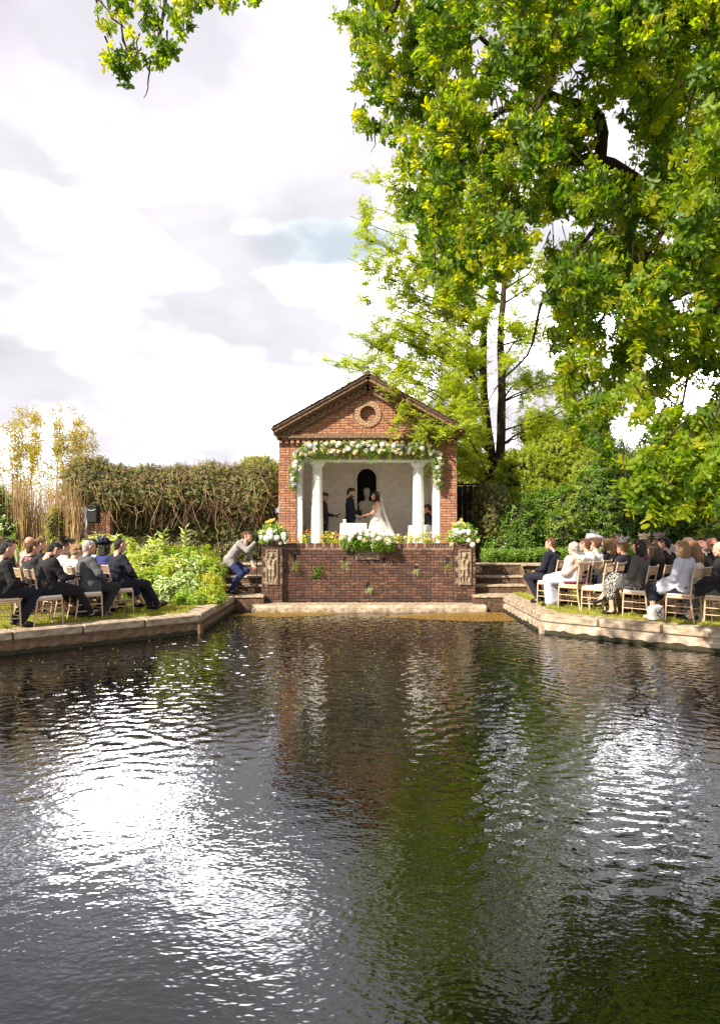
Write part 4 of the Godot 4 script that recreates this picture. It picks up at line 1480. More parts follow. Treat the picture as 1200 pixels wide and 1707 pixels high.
		if r > 0.1 and r < 0.6:
			for i in 3:
				var e := c + rdir() * r * 0.8
				var s0 := c + Vector3(rf(-0.3, 0.3), rf(0.25, 0.6), rf(-0.3, 0.3)) * (r / 0.35)
				twigs.tube(wander(s0, e, 4, 0.02), taper(5, 0.009, 0.003), 4)
	# hanging bare twigs
	for q in [[251, 100, 240, 163, 5.8], [272, 105, 272, 122, 5.8], [335, -5, 330, 8, 5.8], [1010, 300, 1000, 470, 7.2], [1100, 380, 1060, 560, 7.3], [1150, 350, 1180, 720, 7.0], [1085, 350, 1090, 500, 7.4], [860, 180, 850, 330, 6.4], [905, 60, 862, 300, 6.5], [1125, 400, 1150, 600, 7.0], [1190, 400, 1175, 640, 6.9], [1005, 520, 1040, 700, 7.0], [940, 430, 880, 640, 7.4], [625, 225, 618, 255, 7.5]]:
		var kk := 1.0 if q[0] < 400 else K
		twigs.tube(wander(spot(q[0], q[1], q[4] * kk), spot(q[2], q[3], q[4] * kk), 9, 0.014), taper(10, 0.010, 0.003), 5)
	var tw := obj("twigs", twigs.mesh(), M.bark, T, rel)
	tw.set_meta("kind", "stuff")
	# the nearest leaf sprays are pieces of their own, the rest of the crown one mass
	var mm := [M.oak_a, M.oak_b, M.oak_c]
	var singles := 0
	for w in 3:
		var rest := []
		for t in lists[w]:
			var p: Vector3 = (t as Transform3D).origin + at
			var px := 600.0 + (p.x - EYE.x) * F / -p.z
			var py := 880.0 - (p.y - EYE.y) * F / -p.z
			if singles < 290 and p.z > -8.3 and px > 150 and px < 1200 and py > 0 and py < 900:
				obj("leaf_spray", sprays[w], mm[w], T, t)
				singles += 1
			else:
				rest.append(t)
		many("crown", sprays[w], mm[w], T, rest)


# ---------------------------------------------------------------- the lime green tree behind the temple
func build_lime_tree() -> void:
	rng.seed = 61
	var base := Vector3(4.15, TERRACE - 0.05, -21.5)
	var T := thing("lime_tree", "slender two stemmed tree with sparse lime green leaves spreading over the temple roof", "tree", base)
	var rel := Transform3D(Basis(), -base)
	var d0 := 21.5
	var stems := [[spot(824, 960, d0), spot(822, 800, d0), spot(806, 660, d0), spot(808, 540, d0), spot(826, 430, d0), spot(800, 330, d0), spot(790, 240, d0)], [spot(832, 960, d0 - 0.2), spot(833, 800, d0 - 0.2), spot(836, 650, d0 - 0.3), spot(835, 560, d0 - 0.2), spot(840, 480, d0), spot(850, 380, d0), spot(880, 250, d0)]]
	var tops := []
	for s in stems:
		var cv := Curve3D.new()
		for i in s.size():
			var dd: Vector3 = ((s[mini(i + 1, s.size() - 1)] as Vector3) - (s[maxi(i - 1, 0)] as Vector3)) * 0.16
			cv.add_point(s[i], -dd, dd)
		var pts := []
		var n := 30
		for i in n + 1:
			pts.append(cv.sample_baked(cv.get_baked_length() * i / n) + Vector3(rf(-1, 1), 0, rf(-1, 1)) * 0.02)
		tops.append(pts)
		var m := MB.new()
		var rr := taper(n + 1, 0.19, 0.035)
		rr[0] = 0.28
		m.tube(pts, rr, 12)
		obj("trunk", m.mesh(), M.bark, T, rel)
	var lists := [[], []]
	var spr := [sprig(9, 0.085, 0.05, 0.30, 1.0), sprig(8, 0.078, 0.045, 0.26, 1.0)]
	var wood := MB.new()
	var ends := [[545, 606, -1.2], [560, 640, -1.6], [580, 660, -2.3], [600, 560, -1.5], [590, 610, 0.4], [583, 360, -1.0], [580, 430, -0.5], [610, 300, 0.5], [640, 290, 0.0], [600, 395, 0.8], [590, 500, -0.6], [592, 470, 1.0], [610, 540, -1.6], [640, 480, 0.6], [620, 620, -2.8], [650, 655, -4.7], [690, 700, -4.95], [720, 712, -4.95], [660, 600, -2.6], [700, 640, -4.6], [745, 715, -4.9], [640, 700, -5.0], [670, 560, -1.0], [690, 520, 1.0], [680, 440, -0.8], [650, 360, 0.7], [700, 330, -1.0], [750, 400, 1.2], [740, 480, -1.6], [760, 560, -2.0], [740, 620, -2.6], [740, 680, -4.7], [770, 660, -2.4], [700, 600, 1.5], [860, 600, -1.6], [900, 560, -0.6], [930, 620, 0.6], [950, 540, 1.2], [960, 660, -1.0], [900, 690, -1.2], [870, 540, -1.8], [920, 470, 0.4], [890, 420, -0.8], [960, 440, 1.0], [1000, 600, 0.5], [1010, 500, 1.4], [880, 640, 1.4], [850, 700, -1.5], [780, 590, -1.8], [800, 520, -1.6], [760, 300, 0.5], [820, 280, -0.5], [870, 330, 0.6], [930, 360, -0.4], [720, 270, 0.4], [775, 750, -1.0], [785, 720, -1.6], [770, 780, 0.4], [745, 740, 0.6], [990, 700, 0.4], [1040, 660, 1.0], [620, 560, 0.8], [645, 530, -2.0], [605, 345, 0.2], [625, 400, -0.6], [612, 450, 0.4], [600, 520, -1.0], [570, 590, 0.6], [640, 420, -1.2], [655, 480, -0.4], [665, 320, 0.3], [630, 575, -1.4], [700, 300, 0.2]]
	for q in ends:
		var e := spot(q[0], q[1], d0 + q[2])
		var st: Array = tops[0] if q[0] < 822 else tops[1]
		# it leaves the stem a little below the height where it ends
		var best: Vector3 = st[6]
		for p in st:
			if absf(p.y - (e.y - 0.3 - 0.34 * absf(e.x - p.x))) < absf(best.y - (e.y - 0.3 - 0.34 * absf(e.x - p.x))) and p.y > 3.6:
				best = p
		var pts := wander(best, e, 10, 0.07, rf(-0.4, 0.15))
		wood.tube(pts, taper(11, 0.035, 0.006), 5)
		var len := best.distance_to(e)
		for b in int(6 + len * 4.0):
			var f := rf(0.12, 1.0)
			var o: Vector3 = pts[int(f * 10)]
			var side := Vector3(rf(-1, 1), rf(-0.9, 0.9), rf(-1, 1)).normalized()
			var tip := o + side * rf(0.35, 0.95) * (1.15 - f * 0.5) + (e - best).normalized() * 0.2
			wood.tube([o, o.lerp(tip, 0.5) + Vector3(0, 0.04, 0), tip], [0.007, 0.005, 0.003], 3)
			for k in 15:
				var p := o.lerp(tip, rf(0.1, 1.1)) + rdir() * rf(0.03, 0.2)
				if absf(p.x - base.x) < 0.7 and p.y < 6.2:
					continue
				var up := (tip - o).normalized() + rdir() * 0.6
				var fl := Basis(Vector3.UP, rf(0, TAU))
				var y := (up * Vector3(1, 0.4, 1)).normalized()
				var zz := (Vector3.UP + rdir() * 0.45)
				zz = (zz - y * zz.dot(y)).normalized()
				lists[rng.randi() % 2].append(Transform3D(Basis(y.cross(zz), y, zz).scaled(Vector3.ONE * rf(0.7, 1.15)), p - base))
	var w := obj("branches", wood.mesh(), M.bark, T, rel)
	w.set_meta("kind", "stuff")
	many("crown", spr[0], M.lime_a, T, lists[0])
	many("crown", spr[1], M.lime_b, T, lists[1])


# ---------------------------------------------------------------- shrubs and hedges
func leaf_cloud(balls: Array, per_m2: float, at: Vector3, upward := 0.3) -> Array:
	var out := []
	for b in balls:
		var c: Vector3 = b[0]
		var r: Vector3 = b[1]
		var area := 4.0 * PI * pow((pow(r.x * r.y, 1.6) + pow(r.x * r.z, 1.6) + pow(r.y * r.z, 1.6)) / 3.0, 0.625)
		for i in int(area * per_m2):
			var d := rdir()
			if d.z < -0.55 or d.y < -0.8:
				continue
			var p := c + d * r * (rf(0.72, 1.06) + 0.12 * noise.get_noise_3dv((c + d * r) * 20.0))
			var inner := false
			for o in balls:
				if o != b and ((p - (o[0] as Vector3)) / (o[1] as Vector3)).length() < 0.72:
					inner = true
					break
			if inner or p.y < 0.3:
				continue
			var up := (d + Vector3(0, upward, 0) + rdir() * 0.7).normalized()
			out.append(Transform3D(basis_up(up, rf(0, TAU)).scaled(Vector3.ONE * rf(0.7, 1.25)), p - at))
	return out

func core_of(balls: Array, at: Vector3, shrink: float) -> MB:
	var bones := []
	for b in balls:
		var r: Vector3 = (b[1] as Vector3) * shrink
		var rr := minf(r.x, minf(r.y, r.z))
		var a := r - Vector3.ONE * rr
		bones.append([(b[0] as Vector3) - at - a, rr, (b[0] as Vector3) - at + a, rr])
		bones.append([(b[0] as Vector3) - at - a * Vector3(1, -1, 1), rr, (b[0] as Vector3) - at + a * Vector3(1, -1, 1), rr])
	return field(bones, 0.13, 0.2, 0.10, 2.0)

func bush(called: String, label: String, balls: Array, mesh: Mesh, mats: Array, per_m2: float, group := "", wood := 0, category := "shrub") -> Node3D:
	var at: Vector3 = balls[0][0]
	at.y = TERRACE if at.z < -16.9 else LAWN
	var T := thing(called, label, category, at, 0.0, group)
	obj("branches", core_of(balls, at, 0.72).mesh(), M.hedge_core, T)
	var n := mats.size()
	for i in n:
		var m: Material = mats[i]
		many("foliage", mesh, m, T, leaf_cloud(balls, per_m2 / n, at))
	return T

func build_shrubs() -> void:
	rng.seed = 71
	noise.frequency = 0.05
	var broad := sprig(7, 0.13, 0.055, 0.2)
	var small := sprig(9, 0.075, 0.045, 0.2)
	var tiny := sprig(9, 0.05, 0.032, 0.16)
	var g := "shrubs forming the dark hedge behind the guests"
	# the clipped dark shrub by the fence, then the laurel bank towards the edge of the frame
	bush("clipped_shrub", "narrow brownish clipped shrub beside the dark timber fence", [[spot(812, 870, 18.6), Vector3(0.42, 1.05, 0.5)], [spot(820, 835, 18.8), Vector3(0.45, 0.45, 0.5)]], tiny, [M.hedge_olive, M.ivy], 300, g)
	bush("laurel_shrub", "glossy green laurel growing low between the temple and the first guests", [[spot(860, 880, 18.7), Vector3(0.8, 0.75, 0.6)], [spot(905, 868, 19.0), Vector3(0.7, 0.85, 0.6)], [spot(850, 915, 18.1), Vector3(0.7, 0.4, 0.4)]], broad, [M.laurel, M.laurel, M.laurel_dark], 120, g)
	bush("laurel_shrub", "laurel with bright new shoots behind the suited man's head", [[spot(955, 865, 18.6), Vector3(0.75, 0.9, 0.6)], [spot(985, 830, 19.0), Vector3(0.7, 0.7, 0.6)], [spot(935, 885, 17.9), Vector3(0.35, 0.5, 0.3)]], broad, [M.laurel, M.lime_b, M.laurel_dark], 120, g)
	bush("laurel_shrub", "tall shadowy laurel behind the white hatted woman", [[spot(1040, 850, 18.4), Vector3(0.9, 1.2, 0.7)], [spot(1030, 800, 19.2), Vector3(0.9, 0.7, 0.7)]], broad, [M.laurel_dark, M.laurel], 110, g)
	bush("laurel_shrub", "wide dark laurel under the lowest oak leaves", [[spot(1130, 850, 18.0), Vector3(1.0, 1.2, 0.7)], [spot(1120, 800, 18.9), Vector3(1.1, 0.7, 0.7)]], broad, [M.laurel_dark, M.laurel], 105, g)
	bush("laurel_shrub", "laurel with pale lime tips nearest the frame's edge behind the balding guests", [[spot(1215, 860, 17.2), Vector3(1.0, 1.1, 0.7)], [spot(1240, 800, 18.0), Vector3(1.2, 0.9, 0.8)], [spot(1195, 905, 16.6), Vector3(0.5, 0.4, 0.4)]], broad, [M.laurel, M.lime_b, M.laurel_dark], 110, g)
	bush("yellow_shrub", "bushy shrub with golden yellow spring leaves behind the laurels", [[spot(880, 800, 20.4), Vector3(1.0, 0.95, 0.8)], [spot(925, 770, 20.8), Vector3(0.95, 0.95, 0.8)], [spot(965, 800, 20.5), Vector3(0.8, 0.9, 0.8)], [spot(895, 840, 19.7), Vector3(0.8, 0.6, 0.5)]], small, [M.yellow_bush, M.yellow_bush, M.lime_b], 170)
	bush("dark_shrub", "dark evergreen shrub rising behind the golden bush", [[spot(1010, 790, 21.2), Vector3(0.9, 1.2, 0.8)], [spot(975, 760, 21.6), Vector3(0.7, 0.8, 0.7)]], small, [M.laurel_dark, M.laurel], 130)
	# ivy on the terrace edge
	var iv := []
	for i in 2600:
		var p := Vector3(rf(3.0, 7.6), 0, rf(-18.2, -17.28))
		p.y = TERRACE + rf(0.0, 0.22) + 0.1 * (-(p.z) - 17.28)
		iv.append(Transform3D(basis_up(Vector3(rf(-0.5, 0.5), 0.8, rf(0.1, 0.9)), rf(0, TAU)).scaled(Vector3.ONE * rf(0.8, 1.3)), p))
	tag(many("ivy", small, M.laurel, self, iv), "low ivy covering the ground above the pale coping behind the first row", "ivy", "", "stuff")
	# the dark fence beside the temple
	var fence := thing("timber_fence", "dark timber fence panel standing between the temple and the clipped shrub", "fence", Vector3(3.05, TERRACE, -19.2))
	for k in 9:
		var b := MB.new()
		b.box(Transform3D(), Vector3(0.145, 2.05 + rf(-0.01, 0.01), 0.025))
		obj("board", b.mesh(), M.timber_dark, fence, Transform3D(Basis(Vector3.BACK, rf(-0.004, 0.004)), Vector3((k - 4) * 0.152, 1.03, rf(-0.003, 0.003))))
	for y in [0.4, 1.75]:
		var b := MB.new()
		b.box(Transform3D(Basis(), Vector3(0, y, 0.045)), Vector3(1.4, 0.09, 0.05))
		obj("rail", b.mesh(), M.timber_dark, fence)
	var cap := MB.new()
	cap.box(Transform3D(Basis(), Vector3(0, 2.10, 0.0)), Vector3(1.44, 0.05, 0.12))
	obj("cap_rail", cap.mesh(), M.timber_dark, fence)
	# far trees
	var fg := "trees beyond the garden"
	bush("far_tree", "pale yellow green tree seen between the temple and the two dark trunks", [[spot(790, 800, 27.0), Vector3(1.3, 0.95, 1.0)], [spot(760, 850, 27.0), Vector3(1.3, 1.2, 1.0)], [spot(840, 790, 27.5), Vector3(1.2, 0.9, 1.0)]], small, [M.distant_leaf, M.yellow_bush], 90, fg, 0, "tree")
	bush("far_tree", "yellowish tree top showing between the brown hedge and the temple", [[spot(440, 800, 25.0), Vector3(1.1, 0.85, 0.9)], [spot(410, 815, 25.0), Vector3(0.9, 0.7, 0.9)], [spot(425, 775, 25.5), Vector3(0.5, 0.3, 0.6)]], small, [M.distant_leaf], 110, fg, 0, "tree")
	bush("far_tree", "light yellow green tree behind the lowest oak leaves near the frame's edge", [[spot(1170, 760, 25.0), Vector3(1.9, 1.2, 1.2)], [spot(1100, 790, 25.5), Vector3(1.6, 1.1, 1.2)], [spot(1190, 700, 26.0), Vector3(0.9, 0.7, 1.0)], [spot(1300, 770, 25.0), Vector3(2.0, 1.6, 1.2)]], small, [M.distant_leaf, M.yellow_bush, M.lime_b], 80, fg, 0, "tree")
	bush("far_tree", "feathery lime tree rising behind the golden bush", [[spot(940, 735, 24.0), Vector3(1.0, 0.8, 0.9)], [spot(900, 720, 24.0), Vector3(0.9, 0.7, 0.9)], [spot(980, 720, 24.5), Vector3(0.9, 0.7, 0.9)]], small, [M.lime_a, M.yellow_bush], 60, fg, 0, "tree")

func build_brown_hedge() -> void:
	# an old wall of ivy and dead honeysuckle stems
	rng.seed = 81
	noise.frequency = 0.05
	var at := Vector3(-5.2, TERRACE, -19.0)
	var T := thing("overgrown_hedge", "long brown overgrown hedge of dry tangled stems and dark ivy beside the temple", "hedge", at)
	var balls := []
	for q in [[160, 812, 19.0, 0.75, 0.75], [205, 812, 19.0, 0.75, 0.75], [255, 815, 19.1, 0.75, 0.68], [305, 818, 19.1, 0.75, 0.68], [355, 820, 19.1, 0.75, 0.66], [400, 822, 19.1, 0.7, 0.72], [435, 825, 19.0, 0.55, 0.75], [200, 870, 19.0, 0.7, 0.8], [260, 870, 19.1, 0.8, 0.9], [330, 870, 19.1, 0.8, 0.9], [390, 870, 19.1, 0.8, 0.9], [430, 880, 19.1, 0.55, 0.9], [240, 920, 19.0, 0.9, 0.6], [320, 920, 19.1, 1.0, 0.6], [400, 920, 19.1, 0.9, 0.6]]:
		balls.append([spot(q[0], float(q[1]) + (rf(-11, 9) if q[1] < 850 else 0.0), q[2]), Vector3(q[3], q[4], 0.62)])
		balls[-1][0].z += 0.30 if q[1] < 850 else -0.30
	obj("stem_mass", core_of(balls, at, 0.80).mesh(), M.hedge_core, T)
	var tiny := sprig(8, 0.05, 0.036, 0.16)
	var all := leaf_cloud(balls, 470, at)
	var green := []
	var olive := []
	for t in all:
		var p: Vector3 = t.origin + at
		# ivy thickest low down, bare brown stems along the top
		var h := (p.y - 1.6) / 2.2
		var nn := noise.get_noise_3dv(p * 14.0)
		if p.y < 3.3 and noise.get_noise_3dv(p * 26.0 + Vector3(40, 0, 0)) < -0.28:
			continue
		if nn * 1.3 + 0.55 - h * 0.62 > 0.12:
			(green if rng.randf() < 0.62 else olive).append(t)
		elif rng.randf() < 0.55:
			olive.append(t)
	many("ivy_leaves", tiny, M.ivy, T, green)
	many("foliage", tiny, M.hedge_olive, T, olive)
	for pass_ in 2:
		var tw := MB.new()
		for i in 650:
			var b: Array = balls[rng.randi() % (7 if i % 9 else balls.size())]
			var d := rdir()
			d.z = absf(d.z) * 0.9
			d = d.normalized()
			var s: Vector3 = (b[0] as Vector3) + d * (b[1] as Vector3) * rf(0.75, 1.0)
			var tang := (Vector3(rf(-1, 1), rf(-1.1, 0.5), rf(-0.2, 0.3)) + d * rf(0.0, 0.7)).normalized()
			var l := rf(0.18, 0.6)
			var m := s + tang * l * 0.5 + d * 0.07
			var e := s + tang * l + Vector3(0, -0.12, 0)
			if e.y > 4.25:
				continue
			tw.tube([s, m, e], [rf(0.004, 0.008), 0.005, 0.002], 3)
		# long trailing stems
		for i in 8:
			var x := rf(190, 455)
			var s := spot(x, rf(790, 830), 18.45)
			var e := spot(x + rf(-50, 50), rf(860, 925), 18.35)
			tw.tube(wander(s, e, 9, 0.09), taper(10, rf(0.007, 0.016), 0.004), 4)
		var o := obj("dry_stems", tw.mesh(), M.twig if pass_ == 0 else M.twig_dark, T, Transform3D(Basis(), -at))
		o.set_meta("kind", "stuff")
	# the brick pier behind the loudspeaker
	var P := thing("brick_pier", "old orange brick pier half hidden behind the black loudspeaker", "pier", spot(162, 905, 18.4))
	var pc := MB.new()
	pc.box(Transform3D(Basis(), Vector3(0.05, 0.55, -0.21)), Vector3(0.58, 1.55, 0.40))
	obj("pier_core", pc.mesh(), M.mortar, P)
	var list := []
	lay(list, Vector3(-0.25, -0.25, -0.008), Vector3.RIGHT, Vector3.BACK, 0.6, 1.58, any)
	commit_bricks(P, list, "brick", Color.WHITE)

func build_reeds() -> void:
	rng.seed = 91
	var labels := ["dense clump of dry brown reeds behind the auburn haired guest", "dry tan reed clump between the olive shrub and the loudspeaker", "small clump of dry reeds close beside the leafy shrub at the picture's edge"]
	var spots := [[62, 18.3, 0.55, 480], [112, 18.1, 0.40, 420], [28, 18.0, 0.3, 240]]
	for i in 3:
		var q: Array = spots[i]
		var c := spot(q[0], 880, q[1])
		c.y = TERRACE
		var T := thing("dry_reed_clump", labels[i], "reeds", c, 0.0, "dry reed clumps")
		for pass_ in 2:
			var m := MB.new()
			for k in int(q[3]) / 2:
				var b := Vector3(rf(-1, 1) * float(q[2]), -0.05, rf(-0.3, 0.3))
				var h := rf(1.3, 2.25)
				var lean := Vector3(rf(-0.16, 0.16), 0, rf(-0.1, 0.1)) * h * 0.6
				m.tube([b, b + Vector3(0, h * 0.5, 0) + lean * 0.35, b + Vector3(0, h, 0) + lean], [rf(0.005, 0.009), 0.006, 0.002], 3)
			var o := obj("stalks", m.mesh(), M.reed if pass_ == 0 else M.reed_pale, T)
			o.set_meta("kind", "stuff")
	# tall leafy bamboos behind
	var bl := sprig(8, 0.16, 0.03, 0.34, 0.0, 0.4)
	var bs := [[22, 690, 19.4, 9, "tall bamboo with thin yellowing leaves nearest the picture's edge"], [48, 640, 19.6, 9, "tallest narrow bamboo with leaves to its tip, left of the gap of sky"], [92, 690, 19.3, 11, "broad feathery bamboo right of the gap of sky above the reeds"], [122, 720, 19.2, 9, "bamboo with drooping yellow leaves beside the brown hedge"]]
	var tops := [[700, 40], [672, 26], [672, 40], [692, 34]]
	for i in 4:
		var q: Array = bs[i]
		var c := spot(q[0], 880, q[2])
		c.y = TERRACE
		var T := thing("bamboo", q[4], "bamboo", c, 0.0, "tall bamboos above the reeds")
		var leaves := []
		for k in int(q[3]):
			var top := spot(float(q[0]) + rf(-1, 1) * float(tops[i][1]), float(tops[i][0]) + rf(0, 1) * rf(0, 90), q[2]) - c
			var b := Vector3(rf(-0.3, 0.3), -0.03, rf(-0.2, 0.2))
			var pts := wander(b, top + Vector3(0, 0, rf(-0.3, 0.3)), 8, 0.025)
			var m := MB.new()
			m.tube(pts, taper(9, 0.013, 0.004), 5)
			obj("cane", m.mesh(), M.cane_green if k % 2 else M.reed, T)
			for j in 24:
				var f := pow(rf(0.0, 1.0), 0.75) * 0.62 + 0.38
				var p: Vector3 = (pts[int(f * 7.99)] as Vector3).lerp(pts[mini(8, int(f * 7.99) + 1)], f * 7.99 - int(f * 7.99))
				p += Vector3(rf(-1, 1), rf(-0.4, 0.4), rf(-1, 1)) * 0.17 * (1.35 - f * 0.7)
				leaves.append(Transform3D(basis_up(Vector3(rf(-0.8, 0.8), rf(-0.5, 0.9), rf(-0.8, 0.8)), rf(0, TAU)).scaled(Vector3.ONE * rf(0.6, 1.1)), p))
		many("foliage", bl, M.bamboo_leaf, T, leaves)
	bush("variegated_shrub", "pale leaved shrub at the picture's edge beside the dry reeds", [[spot(-6, 870, 18.0), Vector3(0.5, 1.0, 0.5)], [spot(8, 900, 17.8), Vector3(0.35, 0.6, 0.4)]], sprig(8, 0.075, 0.05, 0.2), [M.bed_pale, M.bed_green, M.ivy], 150)
	bush("olive_shrub", "thin olive green shrub standing between the two reed clumps", [[spot(92, 885, 17.9), Vector3(0.2, 0.62, 0.2)]], sprig(8, 0.07, 0.03, 0.2), [M.lime_b, M.hedge_olive], 200)


# ---------------------------------------------------------------- the lime green planting behind the guests
func build_bed() -> void:
	rng.seed = 101
	var soil := MB.new()
	var pts := PackedVector2Array([Vector2(-3.5, -13.6), Vector2(-3.45, -16.9), Vector2(-9.0, -16.9), Vector2(-9.0, -15.5), Vector2(-5.6, -14.4)])
	var tr := Geometry2D.triangulate_polygon(pts)
	for i in range(0, tr.size(), 3):
		soil.tri(Vector3(pts[tr[i]].x, LAWN + 0.006, pts[tr[i]].y), Vector3(pts[tr[i + 1]].x, LAWN + 0.006, pts[tr[i + 1]].y), Vector3(pts[tr[i + 2]].x, LAWN + 0.006, pts[tr[i + 2]].y), Vector3.UP)
	struct("flower_bed_ground", soil.mesh(), M.soil)
	var kinds := [
		["mound_plant", sprig(8, 0.10, 0.05, 0.22, 0.0, 0.35), [M.bed_lime, M.bed_green]],
		["golden_plant", sprig(9, 0.06, 0.045, 0.18, 0.0, 0.3), [M.bed_yellow, M.bed_lime]],
		["variegated_plant", sprig(7, 0.12, 0.06, 0.2, 0.0, 0.4), [M.bed_pale, M.bed_green]],
		["leafy_plant", sprig(8, 0.14, 0.05, 0.3, 0.0, 0.45), [M.bed_lime, M.bed_pale]],
	]
	# pixel, distance, half width, half height, kind, label
	var spec := [
		[228, 945, 15.6, 0.36, 0.42, 3, "tall pale leafy plant directly beside the last guest's shoulder"], [262, 935, 16.2, 0.42, 0.52, 3, "tall pale leafy plant in the middle of the bed behind the mounds"], [300, 932, 16.3, 0.42, 0.48, 0, "bright lime mound at the back of the bed left of the upright shoot"], [335, 930, 16.4, 0.40, 0.40, 0, "dark lime mound at the back of the bed next to the steps"],
		[232, 968, 14.9, 0.36, 0.26, 0, "low lime mound by the seated man's knee"], [262, 966, 15.0, 0.34, 0.30, 0, "lime mound with drooping leaves at the front of the bed"], [292, 955, 15.3, 0.40, 0.36, 3, "pale leafy clump in the centre of the bed"], [322, 950, 15.5, 0.36, 0.32, 2, "greyish white edged clump in the middle of the bed"],
		[350, 952, 15.5, 0.30, 0.34, 0, "lime mound touching the stone steps"], [284, 978, 14.6, 0.32, 0.22, 2, "white edged clump at the front of the bed"], [312, 972, 14.7, 0.36, 0.24, 2, "larger white edged clump beside the golden plant"], [348, 972, 14.8, 0.34, 0.26, 1, "golden yellow plant spilling over the corner of the kerb"],
		[318, 996, 13.9, 0.26, 0.16, 0, "small lime mound nearest the pond kerb"], [352, 990, 14.1, 0.26, 0.18, 0, "leafy mound on the kerb below the golden plant"], [200, 925, 16.4, 0.45, 0.48, 3, "tall pale plant behind the navy hatted guest"], [165, 922, 16.4, 0.5, 0.5, 3, "tall pale plant behind the white haired man"],
		[208, 960, 15.5, 0.3, 0.34, 0, "lime mound just behind the last guest's back"], [248, 940, 15.8, 0.3, 0.4, 0, "rounded lime mound among the tall pale plants"],
	]
	var stem := sprig(12, 0.17, 0.045, 0.62, 1.0, 0.35)
	for q in spec:
		var c := spot(q[0], float(q[1]) + (9.0 if q[1] < 950 else 2.0), q[2])
		var base := Vector3(c.x, LAWN, c.z)
		var kd: Array = kinds[q[5]]
		var T := thing(kd[0], q[6], "plant", base, 0.0, "plants in the lime green bed")
		var h := c.y + float(q[4]) - LAWN
		var ball := [[c - Vector3(0, 0.06, 0), Vector3(q[3], q[4], q[3])]]
		var n := 0
		for m in kd[2]:
			var w := leaf_cloud(ball, 95.0, base, 0.8)
			# stems lift leaves from the ground
			for i in w.size() / 3:
				var t: Transform3D = w[i]
				t.origin.y *= rf(0.35, 1.0)
				w[i] = t
			many("foliage", kd[1], m, T, w)
		var sm := MB.new()
		for i in 14:
			var e := Vector3(rf(-0.8, 0.8) * float(q[3]), h * rf(0.6, 0.95), rf(-0.8, 0.8) * float(q[3]))
			sm.tube([Vector3(e.x * 0.25, -0.03, e.z * 0.25), e * Vector3(0.7, 0.5, 0.7), e], [0.008, 0.006, 0.003], 4)
		obj("stems", sm.mesh(), M.bed_green, T).set_meta("kind", "stuff")
	# upright leafy shoots above the mounds
	for q in [[272, 905, 16.2, 0.62, "upright feathery shoot rising left of centre above the bed"], [308, 898, 16.3, 0.8, "tallest upright shoot with paired leaves above the bed"], [256, 912, 16.3, 0.5, "short upright shoot above the pale plants"]]:
		var c := spot(q[0], q[1], q[2])
		var T := thing("leafy_shoot", q[4], "plant", Vector3(c.x, LAWN, c.z), 0.0, "upright shoots in the bed")
		var sm := MB.new()
		sm.tube([Vector3(0, 0, 0), Vector3(0.01, c.y - LAWN, 0), Vector3(0.03, c.y - LAWN + 0.25, 0)], [0.01, 0.007, 0.003], 5)
		obj("stem", sm.mesh(), M.bed_green, T)
		obj("foliage", stem, M.bed_pale, T, Transform3D(Basis(Vector3.UP, rf(-0.4, 0.4)), Vector3(0.015, c.y - LAWN - 0.02, 0)))
		obj("foliage", stem, M.bed_lime, T, Transform3D(Basis(Vector3.UP, 1.3), Vector3(0.0, c.y - LAWN - 0.10, 0)))
	# straw coloured grasses between bed and reeds
	var blade := MB.new()
	for i in 26:
		var a := rf(0, TAU)
		var o := Vector3(cos(a), 0, sin(a))
		var s := Vector3(-o.z, 0, o.x) * 0.009
		var l := rf(0.35, 0.75)
		var mid := o * l * 0.2 + Vector3.UP * l * 0.75
		var tip := o * l * rf(0.4, 0.75) + Vector3.UP * l * rf(0.75, 1.0)
		blade.quad(-s, s, mid + s, mid - s, o + Vector3.UP)
		blade.tri(mid - s, mid + s, tip, o + Vector3.UP)
	var bm := blade.mesh()
	var k := 0
	for q in [[30, 890, "dead fair haired grass tuft near the reeds at the picture's edge"], [75, 885, "straw coloured grass tuft under the first reed clump"], [105, 880, "straw coloured grass tuft behind the feather hat"], [140, 878, "straw grass tuft below the loudspeaker"], [170, 872, "tall straw grass tuft right of the loudspeaker"], [190, 880, "straw grass tuft behind the navy hat"]]:
		var c := spot(q[0], q[1], 17.4)
		var T := thing("grass_tuft", q[2], "grass tuft", Vector3(c.x, TERRACE - 0.1, c.z), 0.0, "straw grass tufts")
		obj("blades", bm, M.straw if k % 2 else M.bed_pale, T, Transform3D(Basis(Vector3.UP, k).scaled(Vector3.ONE * rf(1.2, 1.5)), Vector3.ZERO))
		obj("blades", bm, M.straw, T, Transform3D(Basis(Vector3.UP, k + 2).scaled(Vector3.ONE * rf(0.9, 1.2)), Vector3(0.15, 0, 0.05)))
		k += 1


